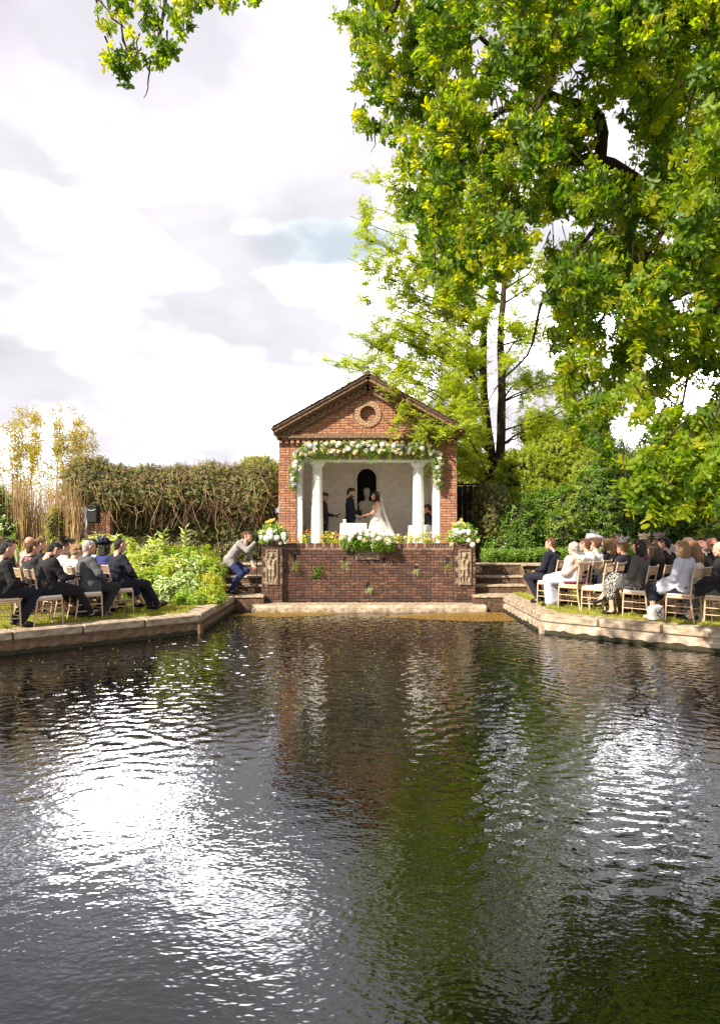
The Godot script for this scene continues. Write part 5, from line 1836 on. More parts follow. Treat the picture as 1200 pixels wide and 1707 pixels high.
# ---------------------------------------------------------------- chairs
func make_chair(pad: String) -> Node3D:
	# it faces -z; seat 0.45 m, back 0.92 m
	var T := Node3D.new()
	var wood: Material = M.chair_wood
	for s in [-1.0, 1.0]:
		var l := MB.new()
		l.tube([Vector3(s * 0.185, 0.0, -0.205), Vector3(s * 0.182, 0.2, -0.2), Vector3(s * 0.178, 0.43, -0.19)], [0.011, 0.014, 0.016], 8)
		obj("front_leg", l.mesh(), wood, T)
		var p := MB.new()
		p.tube([Vector3(s * 0.175, 0.0, 0.255), Vector3(s * 0.172, 0.22, 0.215), Vector3(s * 0.17, 0.45, 0.19), Vector3(s * 0.172, 0.68, 0.215), Vector3(s * 0.175, 0.925, 0.265)], [0.012, 0.015, 0.017, 0.015, 0.013], 8)
		obj("back_post", p.mesh(), wood, T)
	var se := MB.new()
	se.soft_box(Transform3D(Basis(), Vector3(0, 0.425, 0.0)), Vector3(0.40, 0.035, 0.42), 0.01)
	obj("seat", se.mesh(), wood, T)
	var pd := MB.new()
	pd.soft_box(Transform3D(Basis(), Vector3(0, 0.463, -0.005)), Vector3(0.39, 0.045, 0.40), 0.018)
	obj("seat_pad", pd.mesh(), M[pad], T)
	for q in [[0.895, 0.012], [0.76, 0.010], [0.665, 0.009], [0.585, 0.009]]:
		var y: float = q[0]
		var z := 0.19 + pow((y - 0.45) / 0.475, 1.6) * 0.072
		var r := MB.new()
		r.tube([Vector3(-0.172, y, z), Vector3(0, y, z + 0.004), Vector3(0.172, y, z)], [q[1], q[1], q[1]], 6)
		obj("back_rail", r.mesh(), wood, T)
	for k in 7:
		var x := (k - 3) * 0.042
		var sp := MB.new()
		sp.tube([Vector3(x, 0.76, 0.238), Vector3(x, 0.80, 0.244), Vector3(x, 0.83, 0.25), Vector3(x, 0.895, 0.260)], [0.006, 0.0065, 0.009, 0.006], 6)
		obj("spindle", sp.mesh(), wood, T)
	for q in [[Vector3(-0.183, 0.2, -0.2), Vector3(0.183, 0.2, -0.2)], [Vector3(-0.173, 0.25, 0.213), Vector3(0.173, 0.25, 0.213)], [Vector3(-0.181, 0.17, -0.2), Vector3(-0.173, 0.17, 0.225)], [Vector3(0.181, 0.17, -0.2), Vector3(0.173, 0.17, 0.225)], [Vector3(-0.180, 0.28, -0.197), Vector3(-0.173, 0.28, 0.21)], [Vector3(0.180, 0.28, -0.197), Vector3(0.173, 0.28, 0.21)]]:
		var r := MB.new()
		r.tube([q[0], q[1]], [0.009, 0.009], 6)
		obj("stretcher", r.mesh(), wood, T)
	return T

var chair_proto := {}
func chair(pad: String, at: Vector3, turn: float, label: String) -> void:
	if not chair_proto.has(pad):
		chair_proto[pad] = make_chair(pad)
	var c: Node3D = chair_proto[pad].duplicate()
	c.name = numbered("wooden_chair")
	add_child(c, true)
	c.position = at
	c.rotation.y = turn
	tag(c, label, "chair", "wooden spindle back chairs of the guests")


# ---------------------------------------------------------------- heads, hands, hair
var head_mesh: MB
var hand_mesh: MB
var hair_meshes := {}

func head() -> MB:
	# centre between the ears at the origin, the face towards -z
	if head_mesh == null:
		var b := [
			[Vector3(0, 0.035, 0.022), 0.082, Vector3(0, 0.03, -0.022), 0.077], [Vector3(0, 0.0, 0.03), 0.07, Vector3(0, -0.01, -0.03), 0.067],
			[Vector3(0, -0.04, -0.04), 0.050, Vector3(0, -0.075, -0.058), 0.036], [Vector3(0, -0.10, -0.068), 0.02, Vector3(0, -0.092, -0.074), 0.019],
			[Vector3(-0.045, -0.055, -0.01), 0.03, Vector3(-0.02, -0.095, -0.055), 0.022], [Vector3(0.045, -0.055, -0.01), 0.03, Vector3(0.02, -0.095, -0.055), 0.022],
			[Vector3(0, 0.008, -0.094), 0.010, Vector3(0, -0.035, -0.112), 0.0135], [Vector3(-0.012, -0.037, -0.102), 0.009, Vector3(0.012, -0.037, -0.102), 0.009],
			[Vector3(-0.036, 0.022, -0.082), 0.013, Vector3(0.036, 0.022, -0.082), 0.013], [Vector3(-0.018, -0.066, -0.091), 0.0085, Vector3(0.018, -0.066, -0.091), 0.0085], [Vector3(-0.014, -0.077, -0.090), 0.0085, Vector3(0.014, -0.077, -0.090), 0.0085],
			[Vector3(-0.043, -0.025, -0.068), 0.02, Vector3(-0.04, -0.03, -0.06), 0.025], [Vector3(0.043, -0.025, -0.068), 0.02, Vector3(0.04, -0.03, -0.06), 0.025],
			[Vector3(-0.082, 0.012, 0.016), 0.013, Vector3(-0.077, -0.032, 0.008), 0.010], [Vector3(0.082, 0.012, 0.016), 0.013, Vector3(0.077, -0.032, 0.008), 0.010], [Vector3(-0.086, 0.018, 0.026), 0.011, Vector3(-0.082, -0.005, 0.028), 0.011], [Vector3(0.086, 0.018, 0.026), 0.011, Vector3(0.082, -0.005, 0.028), 0.011],
			[Vector3(0, -0.05, 0.03), 0.055, Vector3(0, -0.19, 0.045), 0.057]]
		head_mesh = field(b, 0.0075, 0.018)
	return head_mesh

func hand() -> MB:
	# a left hand, wrist at the origin, fingers towards -z and half curled, palm down, thumb on the +x side
	if hand_mesh == null:
		var b := [[Vector3(0, 0, 0.01), 0.025, Vector3(0, 0, -0.03), 0.026], [Vector3(-0.022, 0, -0.03), 0.015, Vector3(-0.026, 0, -0.085), 0.014], [Vector3(0.0, 0.004, -0.03), 0.016, Vector3(0.0, 0.004, -0.09), 0.015], [Vector3(0.022, 0.002, -0.03), 0.016, Vector3(0.026, 0.002, -0.088), 0.014]]
		var fx := [-0.033, -0.012, 0.010, 0.031]
		var fl := [0.8, 0.95, 1.03, 0.93]
		for i in 4:
			var x: float = fx[i]
			var l: float = fl[i]
			var a := Vector3(x, 0.002, -0.088)
			var c := a + Vector3(x * 0.12, -0.012, -0.036) * l
			var d := c + Vector3(0, -0.024, -0.016) * l
			var e := d + Vector3(0, -0.02, 0.004) * l
			b.append([a, 0.0095, c, 0.009])
			b.append([c, 0.009, d, 0.0083])
			b.append([d, 0.0083, e, 0.0075])
		b.append([Vector3(0.022, -0.004, -0.012), 0.014, Vector3(0.05, -0.014, -0.045), 0.011])
		b.append([Vector3(0.05, -0.014, -0.045), 0.0105, Vector3(0.052, -0.022, -0.078), 0.0085])
		hand_mesh = field(b, 0.0055, 0.007)
	return hand_mesh

func hair(kind: String) -> ArrayMesh:
	if hair_meshes.has(kind):
		return hair_meshes[kind]
	var top := [[Vector3(0, 0.048, 0.030), 0.083, Vector3(0, 0.054, -0.026), 0.072], [Vector3(0, 0.005, 0.050), 0.074, Vector3(0, -0.03, 0.055), 0.060]]
	var b := top.duplicate()
	var lump := 0.017
	var fr := 34.0
	match kind:
		"short":
			b.append_array([[Vector3(-0.068, 0.03, 0.0), 0.020, Vector3(-0.070, -0.015, 0.006), 0.011], [Vector3(0.068, 0.03, 0.0), 0.020, Vector3(0.070, -0.015, 0.006), 0.011], [Vector3(0, -0.055, 0.065), 0.040, Vector3(0, -0.085, 0.066), 0.03], [Vector3(-0.04, 0.095, -0.05), 0.028, Vector3(0.045, 0.10, -0.045), 0.03]])
		"cropped":
			b = [[Vector3(0, 0.042, 0.030), 0.0815, Vector3(0, 0.045, -0.012), 0.073], [Vector3(0, 0.005, 0.048), 0.072, Vector3(0, -0.03, 0.055), 0.056], [Vector3(0, -0.055, 0.065), 0.038, Vector3(0, -0.08, 0.066), 0.03]]
			lump = 0.006
		"bald":
			b = [[Vector3(-0.066, -0.005, 0.035), 0.024, Vector3(0, -0.02, 0.088), 0.030], [Vector3(0.066, -0.005, 0.035), 0.024, Vector3(0, -0.02, 0.088), 0.030], [Vector3(-0.03, -0.05, 0.075), 0.028, Vector3(0.03, -0.05, 0.075), 0.028]]
			lump = 0.006
		"bob":
			b.append_array([[Vector3(-0.070, 0.03, 0.0), 0.030, Vector3(-0.082, -0.10, 0.010), 0.032], [Vector3(0.070, 0.03, 0.0), 0.030, Vector3(0.082, -0.10, 0.010), 0.032], [Vector3(-0.05, 0.0, 0.065), 0.045, Vector3(-0.055, -0.12, 0.065), 0.045], [Vector3(0.05, 0.0, 0.065), 0.045, Vector3(0.055, -0.12, 0.065), 0.045], [Vector3(0, 0.0, 0.08), 0.045, Vector3(0, -0.13, 0.075), 0.045], [Vector3(-0.04, 0.09, -0.05), 0.03, Vector3(0.045, 0.10, -0.045), 0.03]])
		"set":
			for i in 46:
				var d := rdir()
				if d.z < -0.35 or d.y < -0.65:
					continue
				var p := Vector3(0, 0.035, 0.02) + d * Vector3(0.088, 0.092, 0.095)
				b.append([p, 0.020, p + rdir() * 0.012, 0.018])
			lump = 0.008
		"long":
			b.append_array([[Vector3(-0.070, 0.03, 0.0), 0.028, Vector3(-0.088, -0.14, 0.0), 0.028], [Vector3(0.070, 0.03, 0.0), 0.028, Vector3(0.088, -0.14, 0.0), 0.028], [Vector3(-0.04, 0.09, -0.05), 0.026, Vector3(0.045, 0.095, -0.045), 0.026]])
			for i in 5:
				var x := (i - 2) * 0.042
				b.append([Vector3(x, 0.0, 0.065), 0.045, Vector3(x * 1.25, -0.16, 0.095), 0.036])
				b.append([Vector3(x * 1.25, -0.16, 0.095), 0.034, Vector3(x * 1.3 + 0.01 * sin(i * 2.0), -0.33 + 0.02 * cos(i * 3.0), 0.10), 0.014])
			lump = 0.016
			fr = 30.0
		"bun":
			b.append_array([[Vector3(0, 0.03, 0.105), 0.045, Vector3(0, 0.05, 0.13), 0.040], [Vector3(-0.068, 0.03, 0.0), 0.020, Vector3(-0.070, -0.01, 0.01), 0.013], [Vector3(0.068, 0.03, 0.0), 0.020, Vector3(0.070, -0.01, 0.01), 0.013]])
		"curly":
			for i in 80:
				var d := rdir()
				if (d.z < -0.35 and d.y < 0.5) or d.y < -0.8:
					continue
				var p := Vector3(0, 0.02, 0.025) + d * Vector3(0.112, 0.115, 0.112) * rf(0.85, 1.1)
				b.append([p, 0.027, p + rdir() * 0.02, 0.022])
			for s in [-1.0, 1.0]:
				b.append([Vector3(s * 0.07, 0, 0.03), 0.045, Vector3(s * 0.085, -0.13, 0.03), 0.04])
			lump = 0.012
		"beard":
			b = [[Vector3(-0.062, -0.045, -0.012), 0.018, Vector3(-0.03, -0.095, -0.058), 0.020], [Vector3(0.062, -0.045, -0.012), 0.018, Vector3(0.03, -0.095, -0.058), 0.020], [Vector3(-0.02, -0.105, -0.068), 0.02, Vector3(0.02, -0.105, -0.068), 0.02], [Vector3(-0.026, -0.054, -0.093), 0.007, Vector3(0.026, -0.054, -0.093), 0.007]]
			lump = 0.005
	hair_meshes[kind] = field(b, 0.0085, 0.022, lump, fr).mesh()
	return hair_meshes[kind]


# ---------------------------------------------------------------- people
# j: joints in the figure's own axes (facing -z, y up, feet at y = 0); w: what they wear
func person(label: String, at: Vector3, turn: float, j: Dictionary, w: Dictionary, group := "") -> MeshInstance3D:
	var g: float = w.get("girth", 1.0)
	var skin: Material = M[w.get("skin", "skin")]
	var hb: Basis = j.head_turn
	var body := MB.new()
	var c: Vector3 = j.chest
	var p: Vector3 = j.pelvis
	var bones := []
	var sw := (j.shoulder_r as Vector3) - (j.shoulder_l as Vector3)
	var ax := sw.normalized()
	var hx := ((j.hip_r as Vector3) - (j.hip_l as Vector3)).normalized()
	for s in [-1.0, 1.0]:
		bones.append([p + hx * 0.065 * s, 0.105 * g, (p + c) * 0.5 + (hx + ax) * 0.03 * s, 0.088 * g])
		bones.append([(p + c) * 0.5 + (hx + ax) * 0.03 * s, 0.088 * g, c + ax * 0.075 * s, 0.100 * g])
	bones.append([c + (j.neck - c) * 0.45, 0.075, j.neck, 0.05])
	var arms := []
	for s in ["_l", "_r"]:
		arms.append([j["shoulder" + s], 0.058, j["elbow" + s], 0.044])
		arms.append([j["elbow" + s], 0.043, j["wrist" + s], 0.027])
		bones.append([c + (j.neck - c) * 0.3, 0.06, j["shoulder" + s], 0.056])
	var legs := []
	for s in ["_l", "_r"]:
		legs.append([j["hip" + s], 0.088 * g, j["knee" + s], 0.058])
		legs.append([j["knee" + s], 0.056, j["ankle" + s], 0.036])
	var feet := []
	for s in ["_l", "_r"]:
		feet.append([j["ankle" + s] + Vector3(0, -0.02, 0), 0.038, j["toe" + s], 0.026])
	var all := bones.duplicate()
	all.append_array(arms)
	all.append_array(legs)
	all.append_array(feet)
	body.add(field(all, 0.024, 0.05))
	var ht := Transform3D(hb.scaled(Vector3.ONE * w.get("head", 1.0)), j.head)
	body.add(head(), ht)
	for s in ["_l", "_r"]:
		var fore: Vector3 = ((j["wrist" + s] as Vector3) - (j["elbow" + s] as Vector3)).normalized()
		var z := -fore
		var up := Vector3.UP - z * z.dot(Vector3.UP)
		up = up.normalized() if up.length() > 0.1 else Vector3.BACK
		var b := Basis(up.cross(z), up, z)
		if s == "_r":
			b = b * Basis.from_scale(Vector3(-1, 1, 1))
		body.add(hand(), Transform3D(b, j["wrist" + s]))
	var o := obj("person", body.mesh(), skin, self, Transform3D(Basis(Vector3.UP, turn), at))
	tag(o, label, "person", group)
	var fat := func(src: Array, by: float) -> Array:
		var out := []
		for x in src:
			out.append([x[0], float(x[1]) + by, x[2], float(x[3]) + by])
		return out
	# clothes, a little outside the body
	var top: String = w.get("top", "cloth_black")
	if w.get("cut", "jacket") in ["jacket", "coat"]:
		var b: Array = fat.call(bones, 0.016)
		b.append_array(fat.call([arms[0], arms[2]], 0.018))
		for k in [1, 3]:
			var x: Array = arms[k]
			b.append([x[0], 0.058, (x[0] as Vector3).lerp(x[2], 0.93), 0.043])
		# skirts of the jacket
		var down: Vector3 = (j.knee_l + j.knee_r) * 0.5 - p
		var reach_: float = 0.62 if w.get("cut") == "coat" else 0.24
		for s in ["_l", "_r"]:
			b.append([j["hip" + s] + Vector3(0, 0.03, 0), 0.115 * g, (j["hip" + s] as Vector3).lerp(j["knee" + s], reach_), 0.098 * g])
		obj(w.get("cut", "jacket"), field(b, 0.021, 0.04, 0.015, 12.0).mesh(), M[top], o)
		var cb := MB.new()
		cb.add(field([[j.neck + hb * Vector3(0, -0.045, 0.005), 0.064, j.neck + hb * Vector3(0, 0.0, 0.008), 0.062]], 0.012, 0.01))
		obj("collar", cb.mesh(), M[w.get("collar", "cloth_white")], o)
	elif w.get("cut") in ["dress", "shirt", "gown"]:
		var b: Array = fat.call(bones, 0.012)
		if w.get("sleeves", 1.0) > 0.0:
			for k in [0, 2]:
				var x: Array = arms[k]
				b.append([x[0], 0.066, (x[0] as Vector3).lerp(x[2], minf(1.0, w.get("sleeves", 1.0) * 2.0)), 0.052])
			if w.get("sleeves", 1.0) > 0.5:
				for k in [1, 3]:
					var x: Array = arms[k]
					b.append([x[0], 0.052, (x[0] as Vector3).lerp(x[2], 0.92), 0.036])
		else:
			b.resize(4)
		obj("dress" if w.get("cut") != "shirt" else "shirt", field(b, 0.022, 0.04, 0.008, 10.0).mesh(), M[top], o)
	var bot: String = w.get("bottom", "cloth_black")
	if w.get("lower", "trousers") == "trousers":
		var b: Array = fat.call([bones[0], bones[2]], 0.006)
		for k in [0, 2]:
			b.append([legs[k][0], 0.098 * g, legs[k][2], 0.074])
			b.append([legs[k + 1][0], 0.073, (legs[k + 1][2] as Vector3) + Vector3(0, 0.01, 0), 0.058])
		obj("trousers", field(b, 0.021, 0.035, 0.013, 12.0).mesh(), M[bot], o)
	elif w.get("lower") == "skirt":
		var b: Array = fat.call([bones[0], bones[2]], 0.012)
		var l: float = w.get("length", 0.4)
		for k in [0, 2]:
			b.append([legs[k][0], 0.108 * g, legs[k][2], 0.088])
			b.append([legs[k + 1][0], 0.088, (legs[k + 1][0] as Vector3).lerp(legs[k + 1][2], l), 0.092])
		var hm: Vector3 = (j.hip_l + j.hip_r) * 0.5
		var km: Vector3 = (j.knee_l + j.knee_r) * 0.5
		var am: Vector3 = (j.ankle_l + j.ankle_r) * 0.5
		b.append([hm, 0.10, km, 0.092])
		b.append([km, 0.092, km.lerp(am, l), 0.10 + 0.05 * l])
		obj("skirt", field(b, 0.022, 0.06, 0.008, 14.0).mesh(), M[bot], o)
	var sb := MB.new()
	for f in feet:
		var d: Vector3 = ((f[2] - f[0]) as Vector3).normalized()
		sb.add(field([[f[0] + Vector3(0, -0.01, 0) - d * 0.03, 0.043, f[2], 0.034], [f[2] - d * 0.06 + Vector3(0, 0.01, 0), 0.036, f[2], 0.033]], 0.014, 0.03))
	var sn := 0
	for f in feet:
		var d: Vector3 = ((f[2] - f[0]) as Vector3).normalized()
		obj("shoe", field([[f[0] + Vector3(0, -0.01, 0) - d * 0.03, 0.043, f[2], 0.034], [f[2] - d * 0.06 + Vector3(0, 0.008, 0), 0.036, f[2], 0.033]], 0.014, 0.03).mesh(), M[w.get("shoes", "leather_black")], o)
	if w.has("hair"):
		obj("hair", hair(w.hair), M[w.get("hair_colour", "hair_brown")], o, ht)
	if w.has("beard"):
		obj("beard", hair("beard"), M[w.beard], o, ht)
	if w.get("eyes", false):
		for s in [-1.0, 1.0]:
			var e := MB.new()
			e.ball(Transform3D(Basis().scaled(Vector3.ONE * 0.011), Vector3(s * 0.032, 0.0, -0.080)))
			obj("eye", e.mesh(), M.eye_dark, o, ht)
	if w.has("scarf"):
		var n: Vector3 = j.neck
		obj("scarf", field([[n + Vector3(-0.07, -0.06, 0.0), 0.055, n + Vector3(0.07, -0.06, 0.0), 0.055], [n + Vector3(0, -0.05, 0.06), 0.05, n + Vector3(0, -0.02, 0.05), 0.05], [n + Vector3(-0.05, -0.06, -0.06), 0.045, n + Vector3(0.05, -0.08, -0.06), 0.045], [n + Vector3(0.0, -0.08, -0.07), 0.04, n + Vector3(0.03, -0.26, -0.10), 0.035]], 0.016, 0.05, 0.012, 20.0).mesh(), M[w.scarf], o)
	if w.has("shawl"):
		var b := []
		for s in ["_l", "_r"]:
			b.append([j["shoulder" + s] + Vector3(0, 0.0, 0.01), 0.085, (j["shoulder" + s] as Vector3).lerp(j["elbow" + s], 0.95), 0.075])
			b.append([c + Vector3(0, 0.1, 0.05), 0.085, j["shoulder" + s], 0.08])
			b.append([c + Vector3(0, 0.02, 0.06), 0.10, (j["elbow" + s] as Vector3) + Vector3(0, 0.05, 0.05), 0.07])
		obj("shawl", field(b, 0.022, 0.06, 0.012, 10.0).mesh(), M[w.shawl], o)
	if w.has("hat"):
		hat(w.hat, o, ht)
	return o

func hat(kind: String, o: Node3D, ht: Transform3D) -> void:
	var h := MB.new()
	match kind:
		"navy_brim":
			h.lathe(Transform3D(Basis(), Vector3(0, 0.055, 0.015)), [Vector2(0.001, 0.115), Vector2(0.05, 0.112), Vector2(0.082, 0.085), Vector2(0.098, 0.02), Vector2(0.102, 0.0), Vector2(0.135, -0.004), Vector2(0.168, 0.022), Vector2(0.172, 0.03), Vector2(0.135, 0.006), Vector2(0.10, -0.008)], 28)
			var hm := obj("hat", h.mesh(), M.cloth_navy, o, ht * Transform3D(Basis(Vector3.BACK, 0.12), Vector3(0, 0.012, 0)))
			var r := MB.new()
			for k in 5:
				var a := k * 0.5 + 0.6
				r.tube([Vector3(cos(a) * 0.1, 0.09, sin(a) * 0.1 + 0.015), Vector3(cos(a) * 0.14, 0.17, sin(a) * 0.13), Vector3(cos(a + 0.4) * 0.11, 0.2, sin(a) * 0.09), Vector3(cos(a + 0.5) * 0.09, 0.12, sin(a) * 0.08)], [0.006, 0.011, 0.011, 0.006], 5)
			obj("hat_trim", r.mesh(), M.cloth_blue, hm)
		"white_brim":
			for k in 3:
				h.lathe(Transform3D(Basis(Vector3(1, 0, 0.3).normalized(), 0.12 * (k - 1)), Vector3(0, 0.10 + k * 0.008, 0.0)), [Vector2(0.001, 0.05), Vector2(0.06, 0.04), Vector2(0.09, 0.0), Vector2(0.15, 0.012 + k * 0.012), Vector2(0.19, 0.035 + k * 0.014), Vector2(0.15, 0.004 + k * 0.012), Vector2(0.09, -0.006)], 30)
			var hm := obj("hat", h.mesh(), M.cloth_ivory, o, ht * Transform3D(Basis(Vector3.BACK, -0.42), Vector3(0, 0.0, 0)))
			var r := MB.new()
			for k in 7:
				var a := k * 0.9
				var e := Vector3(cos(a) * 0.085, 0.06 + 0.04 * sin(k * 2.1), sin(a) * 0.085)
				r.ball(Transform3D(basis_up(e) * Basis.from_scale(Vector3(0.035, 0.06, 0.014)), Vector3(-0.08, 0.17, 0.0) + e * 0.7), 5, 8)
			obj("hat_bow", r.mesh(), M.cloth_ivory, hm)
		_:
			# a fascinator of loops and feathers
			var m: Material = M[{"navy_feather": "cloth_navy", "white_feather": "cloth_ivory", "cream_feather": "petal_cream", "blush_feather": "cloth_blush"}[kind]]
			h.lathe(Transform3D(Basis(Vector3.BACK, 0.15), Vector3(0, 0.12, 0.0)), [Vector2(0.001, 0.02), Vector2(0.06, 0.014), Vector2(0.085, 0.0), Vector2(0.06, -0.004), Vector2(0.001, -0.004)], 18)
			for k in 26:
				var a := k * 2.4
				var d := Vector3(cos(a), rf(0.25, 1.2), sin(a)).normalized()
				var l := rf(0.09, 0.155)
				var s := Vector3(-sin(a), 0.2, cos(a)).normalized() * rf(0.012, 0.022)
				var b := Vector3(0, 0.12, 0.01)
				var m1 := b + d * l * 0.6
				var e := b + d * l + Vector3(cos(a), -0.6, sin(a)) * 0.03
				h.quad(b - s * 0.3, b + s * 0.3, m1 + s, m1 - s, Vector3.UP)
				h.quad(m1 - s, m1 + s, e + s * 0.5, e - s * 0.5, Vector3.UP)
			for k in 4:
				var a := k * 1.6 + 0.4
				h.tube([Vector3(0, 0.12, 0), Vector3(cos(a) * 0.07, 0.2, sin(a) * 0.07), Vector3(cos(a + 0.5) * 0.11, 0.23, sin(a + 0.5) * 0.11), Vector3(cos(a + 1.0) * 0.09, 0.17, sin(a + 1.0) * 0.09)], [0.006, 0.01, 0.01, 0.005], 5)
			obj("feather_hat", h.mesh(), m, o, ht)

func sit(lean := 0.0, yaw := 0.0, nod := 0.0, legs := "", arms := "lap", size := 1.0, side := 0.0) -> Dictionary:
	var j := {}
	size *= 0.91
	j.pelvis = Vector3(0, 0.555, 0.075)
	var up := Vector3(side, cos(lean), -sin(lean)).normalized()
	j.chest = j.pelvis + up * 0.37 * size + Vector3(0, 0, 0.015)
	j.neck = j.pelvis + up * 0.565 * size + Vector3(0, 0, 0.01)
	j.head_turn = Basis(Vector3.UP, yaw) * Basis(Vector3.RIGHT, -nod - lean * 0.4)
	j.head = j.neck + up * 0.035 * size + j.head_turn * Vector3(0, 0.115, -0.03)
	j.shoulder_l = j.pelvis + up * 0.48 * size + Vector3(-0.185, 0, 0.01)
	j.shoulder_r = j.pelvis + up * 0.48 * size + Vector3(0.185, 0, 0.01)
	j.hip_l = Vector3(-0.095, 0.565, 0.02)
	j.hip_r = Vector3(0.095, 0.565, 0.02)
	j.knee_l = Vector3(-0.12, 0.535, -0.42)
	j.knee_r = Vector3(0.12, 0.535, -0.42)
	j.ankle_l = Vector3(-0.125, 0.085, -0.37)
	j.ankle_r = Vector3(0.125, 0.085, -0.40)
	j.elbow_l = j.shoulder_l + Vector3(-0.06, -0.26, -0.06 - lean * 0.1)
	j.elbow_r = j.shoulder_r + Vector3(0.06, -0.26, -0.06 - lean * 0.1)
	j.wrist_l = Vector3(-0.06, 0.66, -0.26)
	j.wrist_r = Vector3(0.06, 0.67, -0.24)
	if arms == "out":
		j.elbow_l = j.shoulder_l + Vector3(-0.14, -0.21, -0.08)
		j.elbow_r = j.shoulder_r + Vector3(0.14, -0.21, -0.08)
	if arms == "reading":
		j.elbow_r = j.shoulder_r + Vector3(0.06, -0.25, -0.14)
		j.elbow_l = j.shoulder_l + Vector3(-0.06, -0.25, -0.14)
		j.wrist_l = Vector3(-0.06, 0.74, -0.40)
		j.wrist_r = Vector3(0.06, 0.74, -0.40)
	if arms == "hug":
		j.elbow_l = j.shoulder_l + Vector3(-0.26, -0.08, 0.10)
		j.wrist_l = j.shoulder_l + Vector3(-0.48, -0.06, 0.22)
	if legs == "crossed":
		j.knee_r = Vector3(0.03, 0.66, -0.40)
		j.ankle_r = Vector3(-0.14, 0.30, -0.56)
	if legs == "stretched":
		j.knee_r = Vector3(0.10, 0.52, -0.43)
		j.ankle_r = Vector3(0.06, 0.12, -0.68)
		j.knee_l = Vector3(-0.09, 0.53, -0.42)
		j.ankle_l = Vector3(-0.04, 0.10, -0.58)
	if legs == "tucked":
		j.ankle_l = Vector3(-0.11, 0.085, -0.16)
		j.ankle_r = Vector3(0.09, 0.085, -0.20)
	for s in ["_l", "_r"]:
		j["toe" + s] = j["ankle" + s] + Vector3(0.02 * (1 if s == "_r" else -1), -0.05, -0.14)
	if legs == "crossed":
		j.toe_r = j.ankle_r + Vector3(-0.04, -0.10, -0.11)
	if legs == "stretched":
		j.toe_r = j.ankle_r + Vector3(0.02, 0.02, -0.15)
	return j

